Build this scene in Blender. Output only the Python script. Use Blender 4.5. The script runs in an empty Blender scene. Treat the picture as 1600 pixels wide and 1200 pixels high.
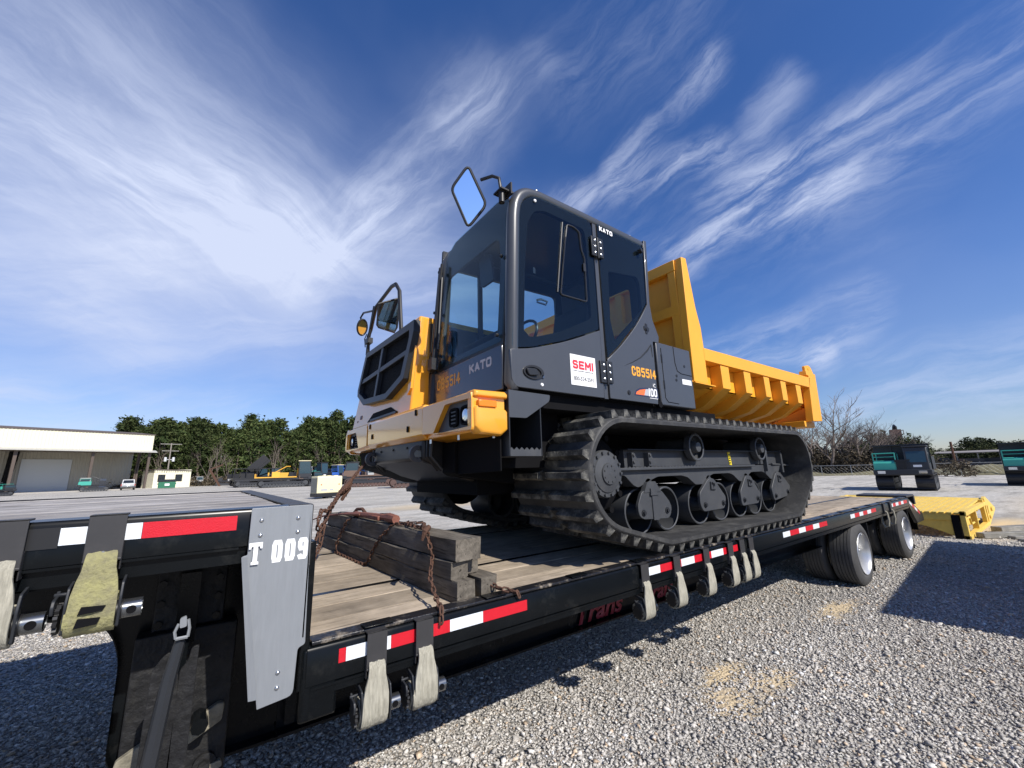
import bpy, math, random
import numpy as np
from mathutils import Vector, Matrix, Euler
random.seed(7); rng = np.random.default_rng(7)
C = bpy.context.scene.collection
scn = bpy.context.scene

# ------------------------------------------------------------------ camera
CAMR = Vector((0.80285441, -0.59561504, -0.02583625))
CAMU = Vector((-0.10342094, -0.18182323, 0.97787751))
CAMF = Vector((0.58713618, 0.78242127, 0.20757665))
CAMZ = 1.6
cam_data = bpy.data.cameras.new('camera'); cam = bpy.data.objects.new('camera', cam_data); C.objects.link(cam)
cam_data.sensor_width = 36; cam_data.lens = 36 * 639.8 / 1600
cam_data.clip_start = 0.05; cam_data.clip_end = 4000
M = Matrix.Identity(4)
for i in range(3):
    M[i][0] = CAMR[i]; M[i][1] = CAMU[i]; M[i][2] = -CAMF[i]
M[2][3] = CAMZ
cam.matrix_world = M
scn.camera = cam

# ------------------------------------------------------------------ sun, sky, exposure
SUNV = Vector((0.11, -1.095, 1.0)).normalized()
EL = math.asin(SUNV.z); AZ = math.atan2(SUNV.x, SUNV.y)
sd = bpy.data.lights.new('sun', 'SUN'); sun = bpy.data.objects.new('sun', sd); C.objects.link(sun)
sd.energy = 5.0; sd.angle = math.radians(0.5); sd.color = (1.0, 0.95, 0.87)
sun.rotation_euler = SUNV.to_track_quat('Z', 'Y').to_euler(); sun.location = (0, -20, 30)
scn.view_settings.view_transform = 'Standard'; scn.view_settings.look = 'None'
scn.view_settings.gamma = 1; scn.view_settings.exposure = 0.20
scn.view_settings.use_curve_mapping = False
world = bpy.data.worlds.new('World'); scn.world = world; world.use_nodes = True


def build_sky():
    nt = world.node_tree; N = nt.nodes; L = nt.links
    for n in list(N): N.remove(n)
    out = N.new('ShaderNodeOutputWorld'); bg = N.new('ShaderNodeBackground')
    sky = N.new('ShaderNodeTexSky'); sky.sky_type = 'NISHITA'; sky.sun_disc = False
    sky.sun_elevation = EL; sky.sun_rotation = AZ; sky.altitude = 100
    sky.air_density = 1.0; sky.dust_density = 0.35; sky.ozone_density = 2.5
    geo = N.new('ShaderNodeTexCoord')

    def vm(op, a, b=None, s=None):
        n = N.new('ShaderNodeVectorMath'); n.operation = op
        for k, v in ((0, a), (1, b)):
            if v is None: continue
            if isinstance(v, (tuple, list, Vector)): n.inputs[k].default_value = v
            else: L.new(v, n.inputs[k])
        if s is not None:
            if isinstance(s, (int, float)): n.inputs['Scale'].default_value = s
            else: L.new(s, n.inputs['Scale'])
        return n.outputs['Value'] if op in ('DOT_PRODUCT', 'LENGTH', 'DISTANCE') else n.outputs['Vector']

    def ma(op, a, b=None, c=None, clamp=False):
        n = N.new('ShaderNodeMath'); n.operation = op; n.use_clamp = clamp
        for k, v in ((0, a), (1, b), (2, c)):
            if v is None: continue
            if isinstance(v, (int, float)): n.inputs[k].default_value = v
            else: L.new(v, n.inputs[k])
        return n.outputs[0]

    def ss(x, a, b, lo=0.0, hi=1.0):
        n = N.new('ShaderNodeMapRange'); n.interpolation_type = 'SMOOTHSTEP'
        L.new(x, n.inputs[0])
        for k, v in ((1, a), (2, b), (3, lo), (4, hi)): n.inputs[k].default_value = v
        return n.outputs[0]
    D0 = vm('NORMALIZE', geo.outputs['Generated'])
    # wispy warp of the direction
    nz = N.new('ShaderNodeTexNoise'); nz.inputs['Scale'].default_value = 2.6; nz.inputs['Detail'].default_value = 5
    L.new(D0, nz.inputs['Vector'])
    nzb = N.new('ShaderNodeTexNoise'); nzb.inputs['Scale'].default_value = 9; nzb.inputs['Detail'].default_value = 6; nzb.inputs['Roughness'].default_value = .6
    L.new(D0, nzb.inputs['Vector'])
    D = vm('ADD', D0, vm('SCALE', vm('SUBTRACT', nz.outputs['Color'], (0.5, 0.5, 0.5)), s=0.13))
    D = vm('ADD', D, vm('SCALE', vm('SUBTRACT', nzb.outputs['Color'], (0.5, 0.5, 0.5)), s=0.035))

    def dirp(px, py):
        return (CAMF + CAMR * ((px - 800) / 639.8) - CAMU * ((py - 600) / 639.8)).normalized()

    def filament(a, b, lo, hi, seed):
        a = Vector(a); b = Vector(b); t = (b - a).normalized(); m = (a + b).normalized(); p = t.cross(m).normalized()
        cx = N.new('ShaderNodeCombineXYZ')
        L.new(ma('MULTIPLY', vm('DOT_PRODUCT', D, t), lo), cx.inputs[0])
        L.new(ma('MULTIPLY', vm('DOT_PRODUCT', D, p), hi), cx.inputs[1]); cx.inputs[2].default_value = seed
        n = N.new('ShaderNodeTexNoise'); n.inputs['Scale'].default_value = 1; n.inputs['Detail'].default_value = 9
        n.inputs['Roughness'].default_value = 0.66; n.inputs['Distortion'].default_value = 0.35
        L.new(cx.outputs[0], n.inputs['Vector'])
        return ss(n.outputs['Fac'], 0.34, 0.70)
    FA = filament(dirp(0, 60), dirp(480, 400), 2.6, 13, 3.1)
    FB = filament(dirp(520, 390), dirp(760, 170), 3.6, 20, 7.7)
    FC = filament(dirp(1080, 380), dirp(1500, 120), 5.5, 26, 1.3)
    FD = filament(dirp(0, 500), dirp(650, 490), 2.0, 13, 5.2)
    FE = filament(dirp(1120, 560), dirp(1380, 470), 6.0, 34, 9.4)
    S = [(-150, -60, 330, 330, .21, .52, FA), (0, 240, 480, 400, .13, .50, FA), (250, 300, 500, 395, .07, .25, FA),
         (470, 410, 620, 330, .075, .44, FB), (590, 330, 740, 170, .075, .50, FB), (700, 200, 830, 110, .035, .30, FB),
         (-100, 400, 400, 470, .11, .34, FD), (0, 500, 650, 480, .20, .48, FD), (-60, 615, 480, 650, .045, .55, FD),
         (150, 480, 230, 560, .05, .30, FA), (640, 430, 860, 400, .12, .28, FD), (230, 120, 420, 250, .16, .26, FA),
         (850, 320, 1110, 235, .034, .70, FC), (960, 250, 1120, 100, .032, .60, FC), (1120, 310, 1230, 140, .034, .50, FC),
         (1060, 400, 1330, 290, .034, .58, FC), (1250, 310, 1640, 60, .075, .50, FC), (1080, 420, 1220, 250, .030, .40, FC),
         (1150, 300, 1440, 120, .030, .32, FC), (900, 420, 1300, 300, .14, .16, FC),
         (1140, 562, 1290, 540, .022, .62, FE), (1275, 560, 1370, 495, .03, .60, FE), (1110, 555, 1370, 450, .030, .46, FE),
         (1380, 570, 1640, 520, .04, .28, FE), (1330, 640, 1640, 600, .04, .50, FE), (880, 120, 1060, 40, .08, .18, FC)]
    tot = None
    for (x0, y0, x1, y1, w, st, F) in S:
        a = dirp(x0, y0); b = dirp(x1, y1); ln = (b - a).length; t = (b - a) / ln
        pa = vm('SUBTRACT', D, tuple(a))
        h = ma('MULTIPLY', vm('DOT_PRODUCT', pa, tuple(t)), 1.0)
        hc = N.new('ShaderNodeClamp'); L.new(h, hc.inputs[0]); hc.inputs[1].default_value = 0; hc.inputs[2].default_value = ln
        q = vm('SUBTRACT', pa, vm('SCALE', tuple(t), s=hc.outputs[0]))
        m = ss(vm('LENGTH', q), 0.0, w * 1.7, st * 1.25, 0.0)
        k_ = .93 if F in (FC, FE) else (.45 if w > .10 else .75)
        m = ma('MULTIPLY', m, ma('MULTIPLY_ADD', F, k_, 1 - k_))
        tot = m if tot is None else ma('ADD', tot, m)
    # thin general veil
    n2 = N.new('ShaderNodeTexNoise'); n2.inputs['Scale'].default_value = 1.7; n2.inputs['Detail'].default_value = 4
    L.new(D, n2.inputs['Vector'])
    tot = ma('ADD', tot, ma('MULTIPLY', ss(n2.outputs['Fac'], .40, .75), 0.16))
    cov = ma('MULTIPLY', tot, 0.64, clamp=True)
    sep = N.new('ShaderNodeSeparateXYZ'); L.new(D0, sep.inputs[0])
    cov = ma('MULTIPLY', cov, ss(sep.outputs[2], 0.0, 0.06))
    mix = N.new('ShaderNodeMix'); mix.data_type = 'RGBA'
    L.new(cov, mix.inputs[0])
    hs = N.new('ShaderNodeHueSaturation'); hs.inputs['Saturation'].default_value = 1.14; hs.inputs['Value'].default_value = 1.0
    tint = N.new('ShaderNodeMix'); tint.data_type = 'RGBA'; L.new(ss(sep.outputs[2], 0.0, .38), tint.inputs[0])
    tint.inputs[6].default_value = (1.0, 1.02, 1.24, 1); tint.inputs[7].default_value = (1.06, 1.12, 1.46, 1)
    ml = N.new('ShaderNodeMix'); ml.data_type = 'RGBA'; ml.blend_type = 'MULTIPLY'; ml.inputs[0].default_value = 1
    L.new(sky.outputs[0], ml.inputs[6]); L.new(tint.outputs[2], ml.inputs[7]); L.new(ml.outputs[2], hs.inputs['Color'])
    L.new(hs.outputs[0], mix.inputs[6]); mix.inputs[7].default_value = (6.9, 7.7, 10.0, 1)
    L.new(mix.outputs[2], bg.inputs[0]); bg.inputs[1].default_value = 0.085
    L.new(bg.outputs[0], out.inputs[0])


build_sky()

# ------------------------------------------------------------------ helpers


def dirpx(px, py):
    return CAMF + CAMR * ((px - 800) / 639.8) - CAMU * ((py - 600) / 639.8)


def gp(px, dist, py=740):
    """world x,y of a ground spot at a compass direction of the view and a distance in metres"""
    d = dirpx(px, py); h = math.hypot(d.x, d.y)
    return d.x / h * dist, d.y / h * dist


class MB:
    def __init__(s): s.v = []; s.f = []

    def add(s, vs, fs):
        o = len(s.v); s.v += [tuple(v) for v in vs]; s.f += [tuple(i + o for i in f) for f in fs]; return s

    def box(s, x0, x1, y0, y1, z0, z1):
        return s.add([(x0, y0, z0), (x1, y0, z0), (x1, y1, z0), (x0, y1, z0), (x0, y0, z1), (x1, y0, z1), (x1, y1, z1), (x0, y1, z1)],
                     [(0, 3, 2, 1), (4, 5, 6, 7), (0, 1, 5, 4), (1, 2, 6, 5), (2, 3, 7, 6), (3, 0, 4, 7)])

    def prism(s, poly, ax, a0, a1):
        """polygon in the plane across axis ax (0: y,z  1: x,z  2: x,y) pushed from a0 to a1"""
        def p(q, a): return (a, q[0], q[1]) if ax == 0 else (q[0], a, q[1]) if ax == 1 else (q[0], q[1], a)
        n = len(poly); A = sum(poly[i][0] * poly[(i + 1) % n][1] - poly[(i + 1) % n][0] * poly[i][1] for i in range(n))
        pl = list(poly) if A > 0 else list(poly)[::-1]
        vs = [p(q, a0) for q in pl] + [p(q, a1) for q in pl]
        fs = [tuple(range(n))[::-1], tuple(range(n, 2 * n))] + [(i, (i + 1) % n, n + (i + 1) % n, n + i) for i in range(n)]
        if ax == 1: fs = [f[::-1] for f in fs]
        if a1 < a0: fs = [f[::-1] for f in fs]
        return s.add(vs, fs)

    def loft(s, rings, closed=True, cap=True):
        n = len(rings[0]); vs = [v for r in rings for v in r]; fs = []
        for k in range(len(rings) - 1):
            for i in range(n if closed else n - 1):
                j = (i + 1) % n; fs.append((k * n + i, k * n + j, (k + 1) * n + j, (k + 1) * n + i))
        if cap: fs += [tuple(range(n))[::-1], tuple(range((len(rings) - 1) * n, len(rings) * n))]
        return s.add(vs, fs)

    def tube(s, pts, r, n=8, closed=False, cap=True):
        P = [Vector(p) for p in pts]; m = len(P); rings = []; prev = None
        for i in range(m):
            a = P[(i - 1) % m] if (closed or i > 0) else P[i]; b = P[(i + 1) % m] if (closed or i < m - 1) else P[i]
            t = (b - a).normalized()
            if prev is None:
                u = t.orthogonal().normalized()
            else:
                u = (prev - t * prev.dot(t)); u = u.normalized() if u.length > 1e-6 else t.orthogonal().normalized()
            prev = u; w = t.cross(u); rr = r[i] if isinstance(r, (list, tuple)) else r
            rings.append([P[i] + (u * math.cos(2 * math.pi * k / n) + w * math.sin(2 * math.pi * k / n)) * rr for k in range(n)])
        if closed: rings.append(rings[0]); cap = False
        return s.loft(rings, True, cap)

    def lathe(s, prof, ax, c, n=24, cap=True):
        """profile of (offset along axis, radius)"""
        rings = []
        for (h, r) in prof:
            ring = []
            for k in range(n):
                a = 2 * math.pi * k / n; ca, sa = math.cos(a) * r, math.sin(a) * r
                ring.append((c[0] + h, c[1] + ca, c[2] + sa) if ax == 0 else (c[0] + sa, c[1] + h, c[2] + ca) if ax == 1 else (c[0] + ca, c[1] + sa, c[2] + h))
            rings.append(ring)
        return s.loft(rings, True, cap)

    def cyl(s, ax, c, r, h, n=16): return s.lathe([(0, r), (h, r)], ax, c, n)

    def ring(s, outer, inner, ax, a0, a1, n=56):
        """plate with a hole: both outlines are star shaped around the hole's middle"""
        cx = sum(p[0] for p in inner) / len(inner); cy = sum(p[1] for p in inner) / len(inner)

        def hit(poly, a):
            d = (math.cos(a), math.sin(a)); best = None
            for i in range(len(poly)):
                p, q = poly[i], poly[(i + 1) % len(poly)]; e = (q[0] - p[0], q[1] - p[1]); den = d[0] * e[1] - d[1] * e[0]
                if abs(den) < 1e-12: continue
                w = (p[0] - cx, p[1] - cy); t = (w[0] * e[1] - w[1] * e[0]) / den; u = (w[0] * d[1] - w[1] * d[0]) / den
                if t > 0 and -1e-9 <= u <= 1 + 1e-9 and (best is None or t > best): best = t
            return (cx + d[0] * best, cy + d[1] * best) if best else (cx, cy)
        angs = sorted(set([round(2 * math.pi * k / n, 5) for k in range(n)] + [round(math.atan2(p[1] - cy, p[0] - cx) % (2 * math.pi), 5) for p in list(outer) + list(inner)]))
        O = [hit(outer, a) for a in angs]; I = [hit(inner, a) for a in angs]; m = len(angs)
        def p(q, a): return (a, q[0], q[1]) if ax == 0 else (q[0], a, q[1]) if ax == 1 else (q[0], q[1], a)
        vs = [p(q, a0) for q in O] + [p(q, a0) for q in I] + [p(q, a1) for q in O] + [p(q, a1) for q in I]; fs = []
        for i in range(m):
            j = (i + 1) % m
            fs += [(i, j, m + j, m + i), (2 * m + i, 3 * m + i, 3 * m + j, 2 * m + j), (i, 2 * m + i, 2 * m + j, j), (m + i, m + j, 3 * m + j, 3 * m + i)]
        return s.add(vs, fs)

    def mesh(s, name, mat, smooth=True, off=(0, 0, 0), ang=0.7, fix=True):
        me = bpy.data.meshes.new(name)
        vs = [(v[0] - off[0], v[1] - off[1], v[2] - off[2]) for v in s.v]
        me.from_pydata(vs, [], s.f); me.update()
        if fix and len(s.f) < 6000:
            import bmesh
            b = bmesh.new(); b.from_mesh(me); bmesh.ops.recalc_face_normals(b, faces=b.faces); b.to_mesh(me); b.free()
        if mat: me.materials.append(mat)
        if smooth and len(me.polygons):
            me.polygons.foreach_set('use_smooth', [True] * len(me.polygons)); me.set_sharp_from_angle(angle=ang)
        return me


ORG = {}


def tag(o, label=None, cat=None, group=None, kind=None):
    if label: o['label'] = label
    if cat: o['category'] = cat
    if group: o['group'] = group
    if kind: o['kind'] = kind
    return o


def thing(name, label, cat, loc=(0, 0, 0), rz=0, group=None, local=False):
    """an Empty at the foot of a thing; parts given in world coordinates unless local"""
    o = bpy.data.objects.new(name, None); C.objects.link(o); o.location = loc; o.rotation_euler = (0, 0, rz)
    o.empty_display_size = .1
    ORG[o.name] = (0, 0, 0) if local else tuple(loc)
    return tag(o, label, cat, group)


def obj(name, mb, mat, parent=None, bev=0, off=None, smooth=True, label=None, ang=0.7, seg=2, loc=None):
    if off is None: off = ORG.get(parent.name, (0, 0, 0)) if parent else (0, 0, 0)
    me = mb.mesh(name, mat, smooth, off, ang) if isinstance(mb, MB) else mb
    o = bpy.data.objects.new(name, me); C.objects.link(o)
    if parent: o.parent = parent; ORG[o.name] = off
    if loc: o.location = loc
    if bev:
        m = o.modifiers.new('bevel', 'BEVEL'); m.width = bev; m.segments = seg; m.limit_method = 'ANGLE'; m.angle_limit = 0.6
    if label: o['label'] = label
    return o


def copy_tree(o, parent=None):
    c = o.copy(); C.objects.link(c); c.parent = parent
    for ch in list(o.children): copy_tree(ch, c)
    return c


def rpoly(pts, r, n=4):
    """polygon with rounded corners; r is one radius or one per corner"""
    out = []; m = len(pts)
    for i in range(m):
        p = Vector(pts[i]); a = Vector(pts[i - 1]); b = Vector(pts[(i + 1) % m]); rr = r[i] if isinstance(r, (list, tuple)) else r
        if rr <= 0: out.append(tuple(p)); continue
        u = (a - p); v = (b - p); k = min(rr, u.length * .49, v.length * .49); u = p + u.normalized() * k; v = p + v.normalized() * k
        for t in range(n + 1):
            t /= n; q = u * (1 - t) ** 2 + p * 2 * t * (1 - t) + v * t * t; out.append((q.x, q.y))
    return out


def nodes(m):
    m.use_nodes = True; nt = m.node_tree
    return nt, nt.nodes, nt.links, nt.nodes['Principled BSDF']


def mat(name, col, rough=.5, metal=0, coatior=1.5, var=.12, vs=6.0, bump=0, bs=60, dust=0, dustcol=(.30, .27, .22), coat=0, spec=.5, stretch=None, dr=(.5, .7), dscale=3.0):
    m = bpy.data.materials.new(name); nt, N, L, B = nodes(m)
    tc = N.new('ShaderNodeTexCoord'); src = tc.outputs['Object']
    if stretch:
        mp = N.new('ShaderNodeMapping'); mp.inputs['Scale'].default_value = stretch; L.new(src, mp.inputs[0]); src = mp.outputs[0]
    nz = N.new('ShaderNodeTexNoise'); nz.inputs['Scale'].default_value = vs; nz.inputs['Detail'].default_value = 6; nz.inputs['Roughness'].default_value = .65
    L.new(src, nz.inputs[0])
    cr = N.new('ShaderNodeMapRange'); cr.inputs[1].default_value = .25; cr.inputs[2].default_value = .75; cr.inputs[3].default_value = 1 - var; cr.inputs[4].default_value = 1 + var
    L.new(nz.outputs[0], cr.inputs[0])
    mx = N.new('ShaderNodeVectorMath'); mx.operation = 'SCALE'; mx.inputs[0].default_value = col; L.new(cr.outputs[0], mx.inputs['Scale'])
    out = mx.outputs[0]
    B.inputs['Roughness'].default_value = rough; B.inputs['Metallic'].default_value = metal
    B.inputs['Specular IOR Level'].default_value = spec
    if coat: B.inputs['Coat IOR'].default_value = coatior; B.inputs['Coat Weight'].default_value = coat; B.inputs['Coat Roughness'].default_value = .08
    if dust:
        n2 = N.new('ShaderNodeTexNoise'); n2.inputs['Scale'].default_value = dscale; n2.inputs['Detail'].default_value = 8; n2.inputs['Roughness'].default_value = .7
        L.new(tc.outputs['Object'], n2.inputs[0])
        mr = N.new('ShaderNodeMapRange'); mr.inputs[1].default_value = dr[0]; mr.inputs[2].default_value = dr[1]; mr.inputs[3].default_value = 0; mr.inputs[4].default_value = dust
        L.new(n2.outputs[0], mr.inputs[0])
        mm = N.new('ShaderNodeMix'); mm.data_type = 'RGBA'; L.new(mr.outputs[0], mm.inputs[0]); L.new(out, mm.inputs[6]); mm.inputs[7].default_value = (*dustcol, 1)
        out = mm.outputs[2]
        r2 = N.new('ShaderNodeMapRange'); r2.inputs[3].default_value = rough; r2.inputs[4].default_value = min(1, rough + .5); L.new(mr.outputs[0], r2.inputs[0]); L.new(r2.outputs[0], B.inputs['Roughness'])
    L.new(out, B.inputs['Base Color'])
    if bump:
        n3 = N.new('ShaderNodeTexNoise'); n3.inputs['Scale'].default_value = bs; n3.inputs['Detail'].default_value = 5; L.new(src, n3.inputs[0])
        b = N.new('ShaderNodeBump'); b.inputs['Strength'].default_value = bump; b.inputs['Distance'].default_value = .01; L.new(n3.outputs[0], b.inputs['Height']); L.new(b.outputs[0], B.inputs['Normal'])
    return m


def glass_mat(name, tint=(.8, .9, .92), rough=.01):
    """tinted pane; reflection grows towards grazing angles alike from both sides"""
    m = bpy.data.materials.new(name); m.use_nodes = True; nt = m.node_tree; N = nt.nodes; L = nt.links
    for n in list(N): N.remove(n)
    o = N.new('ShaderNodeOutputMaterial'); mx = N.new('ShaderNodeMixShader'); t = N.new('ShaderNodeBsdfTransparent'); t.inputs[0].default_value = (*tint, 1)
    g = N.new('ShaderNodeBsdfGlossy'); g.inputs['Roughness'].default_value = rough; g.inputs[0].default_value = (.9, .95, 1, 1)
    lw = N.new('ShaderNodeLayerWeight'); lw.inputs[0].default_value = .5
    p = N.new('ShaderNodeMath'); p.operation = 'POWER'; L.new(lw.outputs['Facing'], p.inputs[0]); p.inputs[1].default_value = 5
    q = N.new('ShaderNodeMath'); q.operation = 'MULTIPLY_ADD'; L.new(p.outputs[0], q.inputs[0]); q.inputs[1].default_value = .5; q.inputs[2].default_value = .022
    L.new(q.outputs[0], mx.inputs[0]); L.new(t.outputs[0], mx.inputs[1]); L.new(g.outputs[0], mx.inputs[2]); L.new(mx.outputs[0], o.inputs[0])
    return m


def wood_mat(name, c1, c2, axis='X', rough=.85, scale=1.0, crack=.6, tone=.18):
    m = bpy.data.materials.new(name); nt, N, L, B = nodes(m)
    tc = N.new('ShaderNodeTexCoord'); mp = N.new('ShaderNodeMapping'); oi = N.new('ShaderNodeObjectInfo')
    sc = {'X': (2.4, 24, 24), 'Y': (24, 2.4, 24), 'Z': (24, 24, 2.4)}[axis]
    mp.inputs['Scale'].default_value = tuple(v * scale for v in sc)
    ad = N.new('ShaderNodeVectorMath'); ad.operation = 'ADD'; sr = N.new('ShaderNodeVectorMath'); sr.operation = 'SCALE'
    sr.inputs[0].default_value = (31, 17, 23); L.new(oi.outputs['Random'], sr.inputs['Scale']); L.new(tc.outputs['Object'], ad.inputs[0]); L.new(sr.outputs[0], ad.inputs[1])
    L.new(ad.outputs[0], mp.inputs[0])
    n1 = N.new('ShaderNodeTexNoise'); n1.inputs['Scale'].default_value = 1; n1.inputs['Detail'].default_value = 8; n1.inputs['Roughness'].default_value = .7; n1.inputs['Distortion'].default_value = .5
    L.new(mp.outputs[0], n1.inputs[0])
    cr = N.new('ShaderNodeValToRGB'); cr.color_ramp.elements[0].position = .3; cr.color_ramp.elements[0].color = (*c1, 1); cr.color_ramp.elements[1].position = .68; cr.color_ramp.elements[1].color = (*c2, 1)
    L.new(n1.outputs[0], cr.inputs[0])
    n2 = N.new('ShaderNodeTexNoise'); n2.inputs['Scale'].default_value = 3.4; n2.inputs['Detail'].default_value = 8; n2.inputs['Roughness'].default_value = .7; L.new(ad.outputs[0], n2.inputs[0])
    mr = N.new('ShaderNodeMapRange'); mr.inputs[1].default_value = .3; mr.inputs[2].default_value = .7; mr.inputs[3].default_value = .58; mr.inputs[4].default_value = 1.22; L.new(n2.outputs[0], mr.inputs[0])
    rr = N.new('ShaderNodeMapRange'); rr.inputs[3].default_value = 1 - tone; rr.inputs[4].default_value = 1 + tone; L.new(oi.outputs['Random'], rr.inputs[0])
    mu = N.new('ShaderNodeMath'); mu.operation = 'MULTIPLY'; L.new(mr.outputs[0], mu.inputs[0]); L.new(rr.outputs[0], mu.inputs[1])
    v = N.new('ShaderNodeVectorMath'); v.operation = 'SCALE'; L.new(cr.outputs[0], v.inputs[0]); L.new(mu.outputs[0], v.inputs['Scale'])
    # dark drying cracks
    mp2 = N.new('ShaderNodeMapping'); mp2.inputs['Scale'].default_value = tuple(v_ * scale * (1.0 if v_ < 5 else 1.9) for v_ in sc); L.new(ad.outputs[0], mp2.inputs[0])
    n4 = N.new('ShaderNodeTexNoise'); n4.inputs['Scale'].default_value = 1; n4.inputs['Detail'].default_value = 3; L.new(mp2.outputs[0], n4.inputs[0])
    c4 = N.new('ShaderNodeMapRange'); c4.inputs[1].default_value = .30; c4.inputs[2].default_value = .38; c4.inputs[3].default_value = 1 - crack; c4.inputs[4].default_value = 1; L.new(n4.outputs[0], c4.inputs[0])
    v2 = N.new('ShaderNodeVectorMath'); v2.operation = 'SCALE'; L.new(v.outputs[0], v2.inputs[0]); L.new(c4.outputs[0], v2.inputs['Scale'])
    L.new(v2.outputs[0], B.inputs['Base Color']); B.inputs['Roughness'].default_value = rough; B.inputs['Specular IOR Level'].default_value = .25
    b = N.new('ShaderNodeBump'); b.inputs['Strength'].default_value = .55; b.inputs['Distance'].default_value = .006
    mul = N.new('ShaderNodeMath'); mul.operation = 'MULTIPLY'; L.new(n1.outputs[0], mul.inputs[0]); L.new(c4.outputs[0], mul.inputs[1]); L.new(mul.outputs[0], b.inputs['Height']); L.new(b.outputs[0], B.inputs['Normal'])
    return m


MT = dict(
    yellow=mat('yellow_paint', (.84, .37, .026), .32, var=.03, coat=.9, coatior=1.55),
    body_yellow=mat('dump_yellow_paint', (.84, .375, .026), .5, var=.05, vs=3),
    grey=mat('grey_cab_paint', (.054, .057, .063), .36, var=.06, coat=.25),
    greyd=mat('dark_grey_paint', (.024, .026, .030), .4, spec=.3, var=.08),
    under=mat('undercarriage_paint', (.048, .051, .056), .5, var=.10, dust=.12, dustcol=(.16, .15, .13)),
    black=mat('black_plastic', (.012, .012, .013), .45, var=.1),
    blackm=mat('black_matte', (.005, .005, .006), .8, var=.1, spec=.12),
    rubber=mat('track_rubber', (.030, .030, .030), .62, var=.25, vs=9, bump=.25, bs=40, dust=.38, dustcol=(.17, .165, .15), dr=(.46, .72), dscale=5),
    lug=mat('muddy_lug_rubber', (.028, .028, .027), .7, var=.3, vs=20, bump=.6, bs=50, dust=.8, dustcol=(.25, .24, .205), dr=(.47, .66), dscale=7),
    tyre=mat('tyre_rubber', (.050, .050, .051), .8, var=.2, vs=20, bump=.15, bs=90, dust=.35, dustcol=(.13, .125, .12), dr=(.4, .75)),
    trailer=mat('black_trailer_paint', (.004, .005, .006), .24, spec=.17, var=.3, vs=8, dust=.16, dustcol=(.12, .115, .10), dr=(.56, .80), dscale=6),
    worn=mat('worn_rail_edge', (.012, .012, .014), .30, var=.3, vs=8, dust=.9, dustcol=(.26, .22, .17), dr=(.55, .66), dscale=11, bump=.5, bs=26),
    mud=mat('mud_caked_steel', (.014, .014, .015), .55, var=.5, vs=14, spec=.25, dust=.22, dustcol=(.10, .095, .08), dr=(.50, .76), dscale=9, bump=.9, bs=34),
    steelgrey=mat('galvanised_plate', (.25, .265, .28), .42, metal=.25, var=.07, vs=5, dust=.22, dustcol=(.40, .40, .38), dr=(.55, .8), stretch=(14, 1, 1.6)),
    zinc=mat('bright_bolt', (.6, .61, .62), .25, metal=1),
    chrome=mat('polished_tube', (.20, .21, .22), .25, metal=.9, var=.05),
    alu=mat('aluminium_rim', (.66, .66, .65), .34, metal=.6, var=.1, vs=10),
    rust=mat('rusty_steel', (.10, .050, .032), .8, metal=.2, var=.5, vs=40, bump=.5, bs=80),
    rustred=mat('rusty_red_binder', (.20, .075, .05), .75, var=.35, vs=18, bump=.3, bs=60),
    web=mat('grey_webbing', (.34, .32, .255), .9, var=.42, vs=2.0, bump=.6, bs=1, stretch=(90, 90, 6), dust=.5, dustcol=(.16, .15, .11), dr=(.45, .75), dscale=14),
    webyel=mat('yellow_webbing', (.33, .31, .135), .9, var=.2, vs=7, bump=.6, bs=90, dust=.85, dustcol=(.17, .155, .10), dr=(.36, .62), dscale=16),
    bracket=mat('bracket_steel', (.036, .035, .036), .5, var=.2, dust=.2, dustcol=(.14, .12, .11)),
    white=mat('white_reflective', (.72, .76, .80), .35, var=.04, vs=30, bump=.2, bs=260),
    red=mat('red_reflective', (.56, .010, .022), .35, var=.06, vs=30, bump=.2, bs=260),
    whitep=mat('white_print', (.80, .80, .80), .5, var=.02),
    greyp=mat('silver_print', (.42, .43, .45), .4, var=.03),
    orangep=mat('orange_stencil', (.80, .36, .03), .5, var=.05),
    redp=mat('red_print', (.70, .03, .05), .5, var=.02),
    dkred=mat('dark_red_script', (.24, .03, .045), .5, var=.1),
    blackp=mat('black_print', (.02, .02, .02), .5, var=.02),
    amber=mat('amber_lens', (.85, .22, .01), .2, var=.1, vs=60),
    lamp=mat('lamp_glass', (.75, .78, .80), .08, metal=.6),
    seatm=mat('seat_fabric', (.03, .03, .033), .8),
    mirror=mat('mirror_glass', (.88, .90, .92), .02, metal=1, var=.0),
    stick=mat('yellow_sticker', (.85, .66, .02), .4, var=.03),
    woodlow=wood_mat('lower_deck_oak', (.29, .235, .17), (.45, .375, .285), 'X', crack=.45),
    woodup=wood_mat('grey_weathered_deck', (.21, .195, .185), (.44, .415, .39), 'X', crack=.75),
    timber=wood_mat('old_grey_timber', (.070, .060, .048), (.205, .180, .145), 'Y', crack=.75, scale=1.2, tone=.12),
    tie=wood_mat('pale_timber', (.16, .15, .13), (.34, .33, .30), 'X'),
    glass=glass_mat('tinted_glass', (.82, .91, .925)),
    glassd=glass_mat('dark_tinted_glass', (.82, .90, .93)),
    rampy=mat('yellow_ramp_paint', (.72, .50, .10), .6, var=.15, vs=7, dust=.5, dustcol=(.35, .25, .13), dr=(.5, .75)),
)
Mt = MT


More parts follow.
